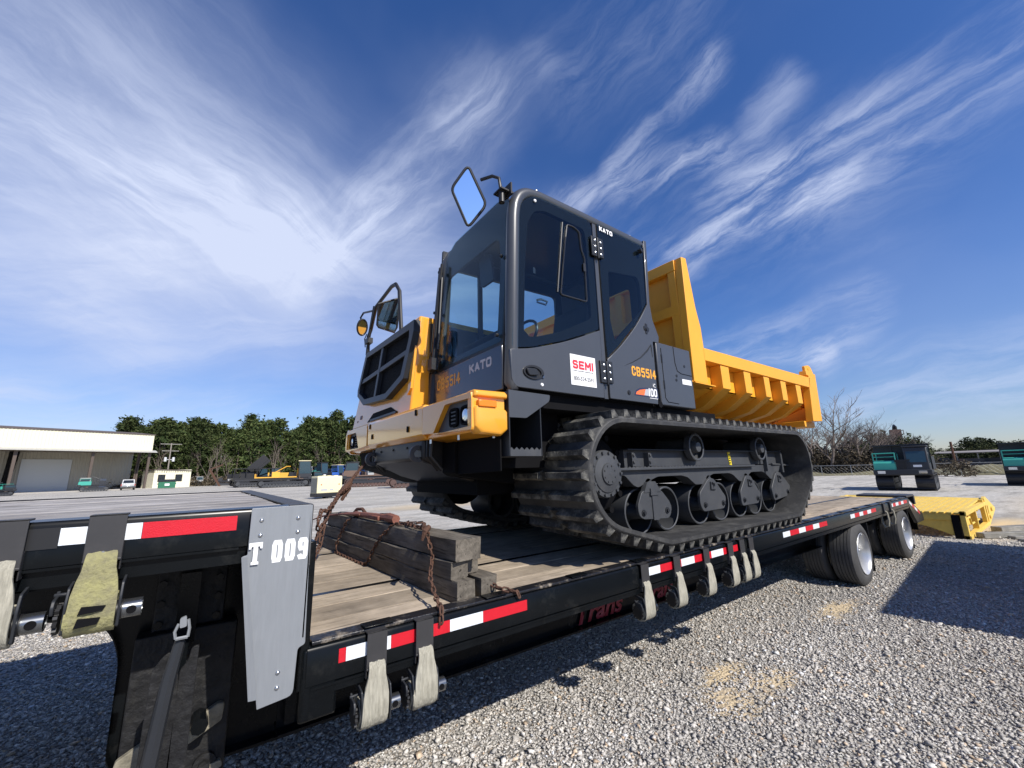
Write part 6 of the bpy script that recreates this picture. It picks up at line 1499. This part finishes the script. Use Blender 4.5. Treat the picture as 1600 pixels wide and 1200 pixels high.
for (px_, d_, nm, lb, bd, kw) in ((388, 104, 'tracked_carrier', 'black carrier behind the caged forestry machine, nose to the left', 'yellow', dict(bed='dump', bedc='black', cabc='black')),
                                 (412, 106, 'tracked_carrier', 'yellow hooded carrier in the rear line, between forestry machine and raised bed', 'yellow', dict(bed='box', bedc='yellow', cabc='black')),
                                 (470, 98, 'tracked_carrier', 'dark carrier with grey cab behind the small teal one', 'teal', dict(bed='dump', bedc='dark', cabc='greyp')),
                                 (490, 100, 'tracked_carrier', 'black railed carrier in the rear line left of the tall dark cab', 'dark', dict(bed='dump', bedc='black', cabc='dark')),
                                 (533, 100, 'tracked_carrier', 'blue and white carrier in the rear line between the two blue ones', 'blue', dict(bed='flat', bedc='blue', cabc='blue', roofc='greyp')),
                                 (558, 84, 'tracked_carrier', 'brown cabbed carrier in the line just left of the chained nose', 'brown', dict(bed='flat', bedc='brown', cabc='greyp')),
                                 (600, 86, 'tracked_carrier', 'weathered railed carrier behind the rusty flatbed', 'brown', dict(bed='dump', bedc='brown', cabc='brown'))):
    x, y = place(px_, d_); carrier(nm, lb, 'dump carrier', x, y, side_rz(px_) + (px_ % 5 - 2) * .35, body=kw.pop('b', bd) if False else bd, L=4.8, cab_z=2.6, **kw)
fx_, fy_ = place(335, 112); t = local_thing('steel_frame', 'leaning rusty steel arm standing alone before the pines', 'steel arm', fx_, fy_, side_rz(335))
b = MB(); b.tube([(1.2, 0, 0), (-.9, 0, 3.6)], .28, 4); obj('lower_arm', b, MT['rust'], t); b = MB(); b.tube([(-.9, 0, 3.6), (1.4, 0, 4.6)], .16, 4); obj('upper_arm', b, MT['rust'], t)

# cream generator
gx, gy = place(511, 34); t = local_thing('generator', 'cream towable generator with its shaded end painted grey standing in the yard behind the chain', 'generator', gx, gy, side_rz(511) + .42)
cm = mat('generator_cream', (.80, .72, .44), .5, var=.03)
b = MB(); b.prism(rpoly([(-.55, .38), (-.55, 1.50), (-.48, 1.58), (.48, 1.58), (.55, 1.50), (.55, .38)], .06), 0, -.88, .92); obj('housing', b, cm, t, bev=.02)
b = MB(); b.box(-.895, -.88, -.5, .5, .42, 1.45); obj('end_shade_sheet', b, mat('end_shade_grey', (.20, .20, .17), .5), t)  # grey sheet on the cream end, its shade put into the colour
b = MB(); b.box(-.9, .95, -.56, .56, .12, .38); obj('base', b, MT['black'], t, bev=.02)
for xx in (-.6, .7): b = MB(); b.cyl(1, (xx, -.552, .98), .045, -.012, 12); obj('latch', b, mat('red_knob%d' % (xx > 0), (.4, .05, .02), .5), t)
for xx, w in ((-.6, .45), (.05, .25)): b = MB(); b.box(xx, xx + w, -.556, -.55, .55, .68); obj('data_plate', b, MT['greyp'], t)
for xx in (-.5, -.1, .4): b = MB(); b.box(xx, xx + .3, -.3, .3, 1.58, 1.62); obj('top_hatch', b, cm, t, bev=.01)
for s in (-1, 1): b = MB(); b.cyl(1, (.1, s * .42 - .07, .22), .22, .14, 18); obj('wheel', b, MT['tyre'], t)
b = MB(); b.tube([(.9, 0, .3), (1.7, 0, .3)], .05, 6); b.tube([(1.6, 0, 0), (1.6, 0, .45)], .03, 6); obj('tow_bar', b, MT['black'], t)

# ------------------------------------------------------------------ yellow loading ramp and loose timbers behind the trailer
rp = thing('loading_ramp', 'yellow steel loading ramp with slatted top standing behind the trailer', 'ramp', (14.4, 3.0, 0))
RY = Mt['rampy']; z0 = .52
for k in range(26):
    y = 1.60 + k * .11
    b = MB(); b.add([(12.62, y, z0 - .03), (15.8, y, z0 + .05), (15.8, y + .075, z0 + .05), (12.62, y + .075, z0 - .03), (12.62, y, z0), (15.8, y, z0 + .08), (15.8, y + .075, z0 + .08), (12.62, y + .075, z0)], [(0, 3, 2, 1), (4, 5, 6, 7), (0, 1, 5, 4), (1, 2, 6, 5), (2, 3, 7, 6), (3, 0, 4, 7)]); obj('slat', b, RY, rp, smooth=False)
for k in range(5):
    x = 12.75 + k * .74; b = MB(); b.box(x, x + .08, 1.58, 4.45, z0 - .15, z0 - .06 + k * .008); obj('bearer', b, RY, rp)
b = MB(); b.box(12.62, 12.66, 1.72, 4.45, z0 - .16, z0 - .035); b.prism([(1.74, .05), (1.74, z0 - .16), (4.4, z0 - .16), (4.4, .05), (3.4, .20), (2.5, .30), (2.1, .20)], 0, 12.66, 12.69); obj('end_plate', b, RY, rp, bev=.004)
b = MB(); b.box(12.62, 12.75, 1.52, 1.60, 0, z0 + .02); b.box(15.6, 15.75, 1.52, 1.60, 0, z0 + .08); b.box(12.62, 15.75, 1.50, 1.60, z0 - .06, z0 + .02); b.box(12.62, 15.75, 1.50, 1.60, 0, .07); b.box(12.9, 15.7, 1.75, 1.77, .05, z0 - .05)
b.tube([(12.8, 1.58, .35), (13.6, 1.58, .35), (13.7, 1.58, .2), (14.9, 1.58, .2)], .02, 6); b.box(14.1, 14.18, 1.52, 1.62, .05, z0); obj('side_frame', b, RY, rp, bev=.004)
b = MB(); b.box(12.60, 12.78, 1.62, 1.73, 0, z0 - .06); obj('gap_shade_block', b, MT['blackm'], rp)  # black block filling the gap, painting the shade inside it
b = MB(); b.prism([(15.75, .0), (15.75, .62), (16.0, .66), (17.4, .30), (17.35, .24)], 1, 1.50, 1.56); b.prism([(15.75, .0), (15.75, .60), (16.0, .62), (17.4, .26), (17.35, .20)], 1, 4.3, 4.36); b.prism([(15.75, .52), (16.0, .62), (17.4, .26), (17.38, .22), (15.75, .45)], 1, 1.56, 4.3); obj('toe', b, RY, rp, bev=.004)
b = MB(); b.box(15.9, 16.2, 1.485, 1.50, .25, .45); b.cyl(1, (16.5, 1.50, .33), .06, -.03, 10); b.cyl(1, (15.95, 1.50, .18), .05, -.03, 10); obj('lug_plate', b, RY, rp)
for (x, y, L, w, h, rz, l, m_) in ((12.95, 1.42, .95, .16, .11, -.62, 'thick pale timber lying against the near foot of the yellow ramp', 'tie'), (14.1, 1.28, 1.5, .20, .13, -.5, 'dark shaded timber lying behind the pale one beside the ramp', 'tie'),
                                   (12.9, .86, 1.6, .16, .05, -.35, 'flat grey timber nearest the big shadow right of the ramp', 'tie'), (13.2, 1.02, 1.3, .14, .06, -.55, 'flat timber tucked between the pale timber and the nearest flat one', 'tie')):
    b = MB(); b.box(0, L, -w / 2, w / 2, 0, h); o = obj('sleeper', b, Mt[m_], None, bev=.015); o.location = (x, y, .002); o.rotation_euler = (0, 0, rz); tag(o, l, 'timber', 'loose timbers by the ramp')

# unseen container, added to cast the big shadow on the yard
ct = local_thing('shadow_container', 'unseen grey corrugated container added to cast the shadow over the gravel behind the trailer', 'container', 6.30, -1.28, math.radians(4))
cmx = mat('container_grey', (.30, .31, .32), .5, var=.08, dust=.3)
b = MB(); n = 26; Lc = 6.06
for k in range(n):
    xa = .1 + k * (Lc - .2) / n; w = (Lc - .2) / n
    for yy, s in ((-.02, 1), (-2.42, -1)): b.add([(xa, yy, .12), (xa + w * .4, yy, .12), (xa + w * .5, yy - s * .04, .12), (xa + w * .9, yy - s * .04, .12), (xa + w, yy, .12), (xa, yy, 2.5), (xa + w * .4, yy, 2.5), (xa + w * .5, yy - s * .04, 2.5), (xa + w * .9, yy - s * .04, 2.5), (xa + w, yy, 2.5)], [(0, 1, 6, 5), (1, 2, 7, 6), (2, 3, 8, 7), (3, 4, 9, 8)])
obj('corrugated_wall', b, cmx, ct, smooth=False)
b = MB()
for x in (0, Lc - .12):
    for y in (-2.44, -.12): b.box(x, x + .12, y, y + .12, 0, 2.59)
for z in (0, 2.47):
    for y in (-2.44, -.12): b.box(.12, Lc - .12, y, y + .12, z, z + .12)
    for x in (0, Lc - .12): b.box(x, x + .12, -2.32, -.12, z, z + .12)
obj('corner_frame', b, cmx, ct)
b = MB(); b.box(.02, Lc - .02, -2.40, -.04, 2.53, 2.58); obj('roof', b, cmx, ct)
for k in (0, 1):
    b = MB(); b.box(-.03 + .04, .05, -2.30 + k * 1.1, -1.24 + k * 1.1, .14, 2.45)
    dr = obj('door', b, cmx, ct); b = MB(); b.tube([(-.03, -1.5 + k * .5, .15), (-.03, -1.5 + k * .5, 2.45)], .02, 6); obj('lock_bar', b, MT['chrome'], dr)
b = MB(); b.box(Lc - .06, Lc - .02, -2.32, -.12, .12, 2.47); obj('end_wall', b, cmx, ct)

# ------------------------------------------------------------------ fence, grass, far structures on the right
gsm = mat('dry_grass', (.145, .13, .07), .95, var=.4, vs=1.5, bump=.6, bs=6); brn = mat('bare_earth_field', (.28, .24, .17), .95, var=.25, vs=.6)
b = MB(); b.add([(66, 30, .02), (62, -40, .02), (420, -200, .02), (420, 120, .02), (90, 60, .02)], [(0, 1, 2, 3, 4)]); tag(obj('field', b, brn, None, smooth=False), kind='structure')
b = MB()
n = 60
xs = [(66 + 2 * math.sin(k * .7), 45 - k * 1.6) for k in range(n)]
rows = []
for (x, y) in xs:
    h = .35 + .25 * math.sin(y * .6) + .2 * random.random() + (.5 if 4 < y < 9 else 0); rows.append([(x - 2.5, y, .0), (x - 1.2, y, h * .8), (x, y, h), (x + 2, y, h * .8), (x + 5, y, .02)])
b.loft(rows, False, False); tag(obj('grass_bank', b, gsm, None), kind='structure')
b = MB(); b.add([(-60, 128, .02), (-60, 260, .02), (200, 260, .02), (110, 95, .02), (60, 112, .02), (20, 122, .02)], [(0, 1, 2, 3, 4, 5)]); tag(obj('forest_floor', b, gsm, None, smooth=False), kind='structure')
fn = thing('chain_link_fence', 'low galvanised chain link fence with top rail along the far right side of the yard', 'fence', (62, 15, 0))
gv = mat('galvanised_wire', (.36, .36, .34), .5, metal=.3)
y = -8.0; k = 0
while y < 30:
    b = MB(); b.tube([(62 + .02 * y, y, 0), (62 + .02 * y, y, 1.25)], .035, 6); obj('post', b, gv, fn); y += 3.0
b = MB(); b.tube([(61.84, -8, 1.22), (62.6, 30, 1.22)], .03, 5); obj('top_rail', b, gv, fn)
b = MB(); y = -8
while y < 29:
    for s in (0, 1): a, c_ = ((0, 1.2), (1.2, 0))[s]; b.tube([(62 + .02 * y, y, a), (62 + .02 * (y + 1.2), y + 1.2, c_)], .006, 3, cap=False)
    y += .40
tag(obj('wire_mesh', b, gv, fn, smooth=False), kind='stuff')

# old stack tower behind the dark carrier
sx, sy = gp(1413, 96); t = local_thing('brick_stack', 'brown brick stack with a railed top and dark cap rising above the dark carrier', 'chimney', sx, sy, .3)
b = MB(); b.box(-.7, .7, -.7, .7, 0, 6.8); obj('shaft', b, mat('stack_brick', (.20, .13, .10), .9, var=.3, vs=3, bump=.5, bs=12), t)
b = MB(); b.box(-1.5, 1.5, -.08, .08, 5.9, 6.0); b.box(-1.5, 1.5, -.9, -.8, 5.9, 6.0); b.tube([(-1.4, -.85, 5.9), (-1.4, -.85, 6.6)], .05, 5); b.tube([(1.4, -.85, 5.9), (1.4, -.85, 6.6)], .05, 5); b.tube([(-1.4, -.85, 6.6), (1.4, -.85, 6.6)], .05, 5); obj('railing', b, MT['rust'], t)
b = MB(); b.tube([(-.1, 0, 6.8), (-.3, 0, 7.3), (.1, 0, 7.6)], [.35, .30, .15], 7); obj('cap', b, MT['black'], t)
# open shed, scrap and mast far right
sx, sy = gp(1535, 165); t = local_thing('open_shed', 'long low open sided shed on posts far across the field', 'shed', sx, sy, math.radians(-84))
b = MB(); b.prism([(-2.5, 3.3), (0, 3.75), (2.5, 3.3), (2.5, 3.15), (-2.5, 3.15)], 0, -8, 8); obj('roof', b, mat('shed_roof', (.24, .22, .20), .7), t, smooth=False)
for xx in (-7.6, -3.8, 0, 3.8, 7.6): b = MB(); b.box(xx - .12, xx + .12, -2.3, -2.1, 0, 3.2); obj('post', b, MT['tie'], t)
b = MB(); b.box(-7.5, 7.5, .6, 1.6, 0, 1.8); b.box(-6, 2, -1.2, .5, 0, .9); obj('stored_stock', b, pmat('dark', None), t, bev=.1)
sx, sy = gp(1478, 150); t = local_thing('scrap_heap', 'dark heap of stacked steel left of the open shed', 'scrap heap', sx, sy, math.radians(-84))
for k in range(14):
    b = MB(); xx = random.uniform(-6, 6); zz = random.uniform(0, 1.5); b.box(xx - 1.6, xx + 1.6, random.uniform(-1.5, 0), random.uniform(.3, 1.5), zz, zz + .5); obj('steel_bundle', b, pmat(('dark', 'brown', 'black')[k % 3], None), t)
sx, sy = gp(1497, 140); t = local_thing('rusty_mast', 'thin rusty steel mast beside the scrap heap', 'mast', sx, sy)
b = MB(); b.tube([(0, 0, 0), (0, 0, 5.6)], .22, 8); obj('post', b, MT['rust'], t)
b = MB(); b.box(-.4, .4, -.1, .1, 5.0, 5.2); obj('arm', b, MT['rust'], t)

# ------------------------------------------------------------------ trees
def leaf_material(name, c0, c1):
    m = bpy.data.materials.new(name); nt, N, L, B = nodes(m)
    at = N.new('ShaderNodeAttribute'); at.attribute_name = 'tone'; at.attribute_type = 'GEOMETRY'; oi = N.new('ShaderNodeObjectInfo')
    mx = N.new('ShaderNodeMix'); mx.data_type = 'RGBA'; mx.inputs[6].default_value = (*c0, 1); mx.inputs[7].default_value = (*c1, 1); L.new(at.outputs['Fac'], mx.inputs[0])
    mr = N.new('ShaderNodeMapRange'); mr.inputs[3].default_value = .72; mr.inputs[4].default_value = 1.3; L.new(oi.outputs['Random'], mr.inputs[0])
    v = N.new('ShaderNodeVectorMath'); v.operation = 'SCALE'; L.new(mx.outputs[2], v.inputs[0]); L.new(mr.outputs[0], v.inputs['Scale']); L.new(v.outputs[0], B.inputs['Base Color']); B.inputs['Roughness'].default_value = .8; B.inputs['Specular IOR Level'].default_value = .15
    return m


pine_m = leaf_material('pine_needles', (.028, .048, .014), (.085, .104, .036)); bark = mat('pine_bark', (.16, .12, .095), .9, var=.3, vs=3); greybark = mat('bare_bark', (.155, .125, .105), .9, var=.25, vs=2)
ever_m = leaf_material('dark_evergreen', (.024, .034, .014), (.055, .062, .026)); shrub_m = leaf_material('winter_scrub', (.055, .045, .03), (.13, .105, .072))


def crown_mesh(name, H, r, z0, nclump, per, size, matl, seed, conic=.6, drop=.15):
    rg = np.random.default_rng(seed); V = []; T = []
    cl = []
    while len(cl) < nclump:
        u = rg.uniform(0, 1) ** .85; z = z0 + (H - z0) * u
        rad = r * (1 - conic * u ** 1.15) * (0.55 + .45 * math.sin(min(1, u * 5 + .25) * math.pi / 2))
        a = rg.uniform(0, 2 * math.pi); lump = 1 + .36 * math.sin(3 * a + seed + u * 9) + .30 * math.sin(5 * a - u * 17 + seed) + .18 * math.sin(u * 31 + a * 2)
        rr = rad * lump * rg.uniform(.35, 1.0) ** .6
        if rg.uniform() < drop and u < .6: continue
        cl.append((math.cos(a) * rr, math.sin(a) * rr, z + rg.uniform(-.3, .3), rg.uniform(0, 1)))
    for (x, y, z, tn) in cl:
        s = size * rg.uniform(.7, 1.4)
        c = np.array([x, y, z]) + rg.normal(0, 1, (per, 3)) * np.array([s, s, s * .55]) * .8
        for k in range(per):
            d = rg.normal(0, 1, (3, 3)) * s * .42; V.extend((c[k] + d).tolist()); T.extend([min(1, max(0, tn + rg.uniform(-.25, .25)))] * 3)
    V = np.array(V); n = len(V) // 3; me = bpy.data.meshes.new(name); me.vertices.add(len(V)); me.vertices.foreach_set('co', V.ravel().astype('f')); me.loops.add(n * 3); me.loops.foreach_set('vertex_index', np.arange(n * 3, dtype='i')); me.polygons.add(n); me.polygons.foreach_set('loop_start', np.arange(0, n * 3, 3, dtype='i')); me.update(calc_edges=True)
    a = me.attributes.new('tone', 'FLOAT', 'POINT'); a.data.foreach_set('value', np.array(T, 'f')); me.materials.append(matl); return me


pines = []
for k in range(6):
    H = (16.5, 17.5, 15.5, 18.0, 16.0, 17.0)[k]
    cm_ = crown_mesh('crown', H, 3.2 + .45 * (k % 3), H * (.10, .16, .08, .20, .12, .1)[k], 460, 9, .48, pine_m, 40 + k, conic=(.92, .84, .96, .80, .9, .88)[k], drop=.35)
    b = MB(); b.tube([(0, 0, 0), (.15, .1, H * .5), (.05, 0, H * .97)], [.24, .17, .04], 6)
    for j in range(9): z = H * (.12 + .07 * j); a = j * 2.4; b.tube([(0.1, 0, z), (math.cos(a) * 1.6, math.sin(a) * 1.6, z + .5)], [.06, .02], 4)
    pines.append((H, cm_, b.mesh('trunk', bark)))


def bare_mesh(H, seed, spread=.5, thick=.16, levels=5):
    rg = random.Random(seed); b = MB()
    def br(p, d, ln, r, lv):
        q = p; pts = [p]; dd = d
        for k in range(3):
            dd = (dd + Vector((rg.uniform(-.16, .16), rg.uniform(-.16, .16), rg.uniform(-.03, .12)))).normalized(); q = q + dd * ln / 3; pts.append(q)
        b.tube(pts, [r, r * .85, r * .7, r * .55], 5 if lv > 3 else 3, cap=False)
        if lv <= 0: return
        n = rg.choice([2, 3, 3]) + (1 if lv == levels else 0)
        for k in range(n):
            t = rg.uniform(.35, 1.0) if k else 1.0; o_ = pts[0].lerp(pts[-1], t) if t < 1 else q
            nd = (dd + Vector((rg.gauss(0, spread), rg.gauss(0, spread), rg.uniform(-.1, .35)))).normalized(); br(o_, nd, ln * rg.uniform(.55, .78), max(.012, r * .55), lv - 1)
    br(Vector((0, 0, 0)), Vector((0, 0, 1)), H * .36, thick, levels); return b.mesh('branches', greybark, smooth=False, fix=False)


bares = [bare_mesh(1.0 * 9, s, spread=.45 + .1 * (s % 3), thick=.17) for s in (3, 11, 23, 31)]
talls = [bare_mesh(15, s, spread=.30, thick=.17, levels=4) for s in (5, 15)]


def pine(px, dist, hs, k, label, grp='pines behind the yard'):
    hs *= random.choice([.9, .97, 1.0, 1.04, 1.1])
    x, y = gp(px, dist); H, cm_, tm_ = pines[k]; t = local_thing('pine_tree', label, 'pine tree', x, y, random.uniform(0, 6.28), grp); s = hs / H; t.scale = (s * random.uniform(1.0, 1.3), s * random.uniform(1.0, 1.3), s)
    for nme, me in (('crown', cm_), ('trunk', tm_)): o = bpy.data.objects.new(nme, me); C.objects.link(o); o.parent = t


PL = [(176, 158, 14.5), (192, 136, 15.0), (206, 139, 14.8), (219, 134, 15.6), (234, 140, 16.6), (250, 132, 16.8), (264, 138, 16.2), (279, 133, 14.6), (294, 137, 15.4), (308, 131, 15.0), (322, 138, 14.6), (336, 134, 14.0), (352, 140, 14.4), (368, 133, 15.9), (384, 137, 16.8), (400, 130, 16.4), (415, 135, 17.2),
      (431, 131, 15.6), (446, 138, 15.8), (462, 130, 16.0), (477, 134, 16.4), (492, 129, 16.0), (506, 135, 17.6), (520, 130, 18.0), (534, 134, 16.0), (549, 130, 16.4), (566, 134, 15.5), (586, 130, 15), (610, 133, 15), (636, 130, 14.5), (664, 134, 14.5), (690, 132, 14)]
ORD = ['first', 'second', 'third', 'fourth', 'fifth', 'sixth', 'seventh', 'eighth', 'ninth', 'tenth', 'eleventh', 'twelfth', 'thirteenth', 'fourteenth', 'fifteenth', 'sixteenth', 'seventeenth', 'eighteenth', 'nineteenth', 'twentieth', 'twenty-first', 'twenty-second', 'twenty-third', 'twenty-fourth', 'twenty-fifth', 'twenty-sixth', 'twenty-seventh', 'twenty-eighth', 'twenty-ninth', 'thirtieth', 'thirty-first', 'thirty-second']
for i, (px, d, h) in enumerate(PL):
    pine(px, d, h, i % 6, 'tall green pine, %s of the front row counting from the warehouse' % ORD[i])
for i in range(44):
    pine(180 + i * 12, 141 + (i * 37 % 13), random.uniform(14.0, 16.6), (i * 5) % 6, 'pine of the rear row, showing only between the crowns in front', 'rear row of pines')


def bare(px, dist, h, me, base, label, grp):
    x, y = gp(px, dist); t = local_thing('bare_tree', label, 'bare tree', x, y, random.uniform(0, 6.28), grp); s = h / base; t.scale = (s, s, s); o = bpy.data.objects.new('branches', me); C.objects.link(o); o.parent = t


for i, px in enumerate((184, 197, 243, 300, 311, 326, 342, 356, 388, 404, 424, 440, 458, 470, 486, 500, 528, 560)):
    bare(px, 126 + i % 5 * 1.5, random.uniform(10, 14), talls[i % 2], 15, 'bare grey tree among the pines, %s counting from the warehouse' % ORD[i], 'bare trees among the pines')
RBL = ([(1262, 78, 7.5), (1276, 70, 8.5), (1290, 74, 8.6), (1301, 69, 10.4), (1316, 78, 7.6), (1330, 74, 7.4), (1344, 70, 8.0), (1350, 82, 7.4), (1365, 76, 6.6), (1378, 82, 6.8), (1390, 86, 6.9), (1402, 84, 6.4), (1424, 90, 6.4), (1436, 92, 5.4), (1446, 96, 4.6), (1288, 84, 8.0), (1326, 86, 7.6), (1372, 90, 7.4)])
RBL += [(1269, 73, 8.2), (1282, 77, 8.6), (1308, 73, 7.8), (1323, 72, 7.2), (1338, 76, 7.8), (1357, 73, 7.0), (1384, 79, 6.4), (1396, 80, 6.2)]
RBL = [(p[0], p[1], p[2] * 1.12) for p in RBL]; RB = sorted(p[0] for p in RBL)
for i, (px, d, h) in enumerate(RBL):
    l = 'bare winter tree behind the fence, %s counting outward from the yellow dump body' % ORD[RB.index(px)] if i != 3 else 'tallest bare winter tree, just beside the yellow dump body'
    bare(px, d, h, bares[i % 4], 9, l, 'bare trees behind the fence')
evg = [crown_mesh('crown', 5.5, 2.3, .5, 150, 7, .42, ever_m, 90 + k, conic=.5, drop=.05) for k in range(3)]
for i, (px, d, s) in enumerate([(1330, 88, .8), (1350, 92, .85), (1380, 94, 1.0), (1400, 98, .95), (1425, 94, .9), (1440, 98, .8), (1452, 104, .7)]):
    x, y = gp(px, d); t = local_thing('evergreen_tree', 'dark evergreen, %s of the clump behind the bare trees counting from the dump body' % ORD[i], 'evergreen tree', x, y, i, 'evergreens behind the fence'); t.scale = (s, s, s * 1.1); o = bpy.data.objects.new('crown', evg[i % 3]); C.objects.link(o); o.parent = t
    b = MB(); b.tube([(0, 0, 0), (0, 0, 3)], [.15, .08], 5); obj('trunk', b, bark, t)
for i, px in enumerate((1468, 1482, 1500, 1518, 1533, 1541, 1552, 1566, 1580, 1592, 1604)):
    x, y = gp(px, 235 + (i % 3) * 8); t = local_thing('evergreen_tree', 'dark evergreen low on the horizon, %s of the row beyond the open shed' % ORD[i], 'evergreen tree', x, y, i, 'far evergreens on the horizon'); s = (1.0, .9, 1.1, 1.0, 1.6, 1.7, 1.2, 1.3, 1.2, 1.3, 1.3)[i]; t.scale = (s * 1.6, s * 1.6, s); o = bpy.data.objects.new('crown', evg[i % 3]); C.objects.link(o); o.parent = t


sx, sy = gp(1497, 58); bh = bpy.data.objects.new('brush_heap', crown_mesh('brush_heap', 1.15, 1.9, .05, 90, 8, .2, shrub_m, 12, conic=.6, drop=0)); C.objects.link(bh); bh.location = (sx, sy, 0); tag(bh, 'low brown heap of brush at the fence near the mast', None, None, 'stuff')


def scrub(name, label, spots, seed, size, m):
    rg = np.random.default_rng(seed); V = []; T = []
    for (x, y, r, h) in spots:
        nn = int(130 * r * h)
        for k in range(nn):
            a = rg.uniform(0, 6.28); q = rg.uniform(0, 1) ** .5 * r; c = np.array([x + math.cos(a) * q, y + math.sin(a) * q, rg.uniform(0, h * (1 - .6 * (q / r) ** 2))]); d = rg.normal(0, 1, (3, 3)) * size; V.extend((c + d).tolist()); T.extend([rg.uniform(0, 1)] * 3)
    V = np.array(V); n = len(V) // 3; me = bpy.data.meshes.new(name); me.vertices.add(len(V)); me.vertices.foreach_set('co', V.ravel().astype('f')); me.loops.add(n * 3); me.loops.foreach_set('vertex_index', np.arange(n * 3, dtype='i')); me.polygons.add(n); me.polygons.foreach_set('loop_start', np.arange(0, n * 3, 3, dtype='i')); me.update(calc_edges=True)
    a = me.attributes.new('tone', 'FLOAT', 'POINT'); a.data.foreach_set('value', np.array(T, 'f')); me.materials.append(m); o = bpy.data.objects.new(name, me); C.objects.link(o); tag(o, label, None, None, 'stuff')


sp = []
for px in range(170, 700, 9): x, y = gp(px, 126 + random.uniform(-2, 3)); sp.append((x, y, 2.2, random.uniform(1.2, 2.8)))
scrub('undergrowth', 'brown winter undergrowth along the foot of the pines', sp, 5, .22, shrub_m)
sp = []
for px in range(1262, 1460, 6): x, y = gp(px, 72 + random.uniform(-3, 14)); sp.append((x, y, 2.2, random.uniform(2.0, 4.6) * (1 if px < 1400 else .55)))
scrub('brushwood', 'tangled brown brushwood under the bare trees on the right', sp, 6, .14, shrub_m)
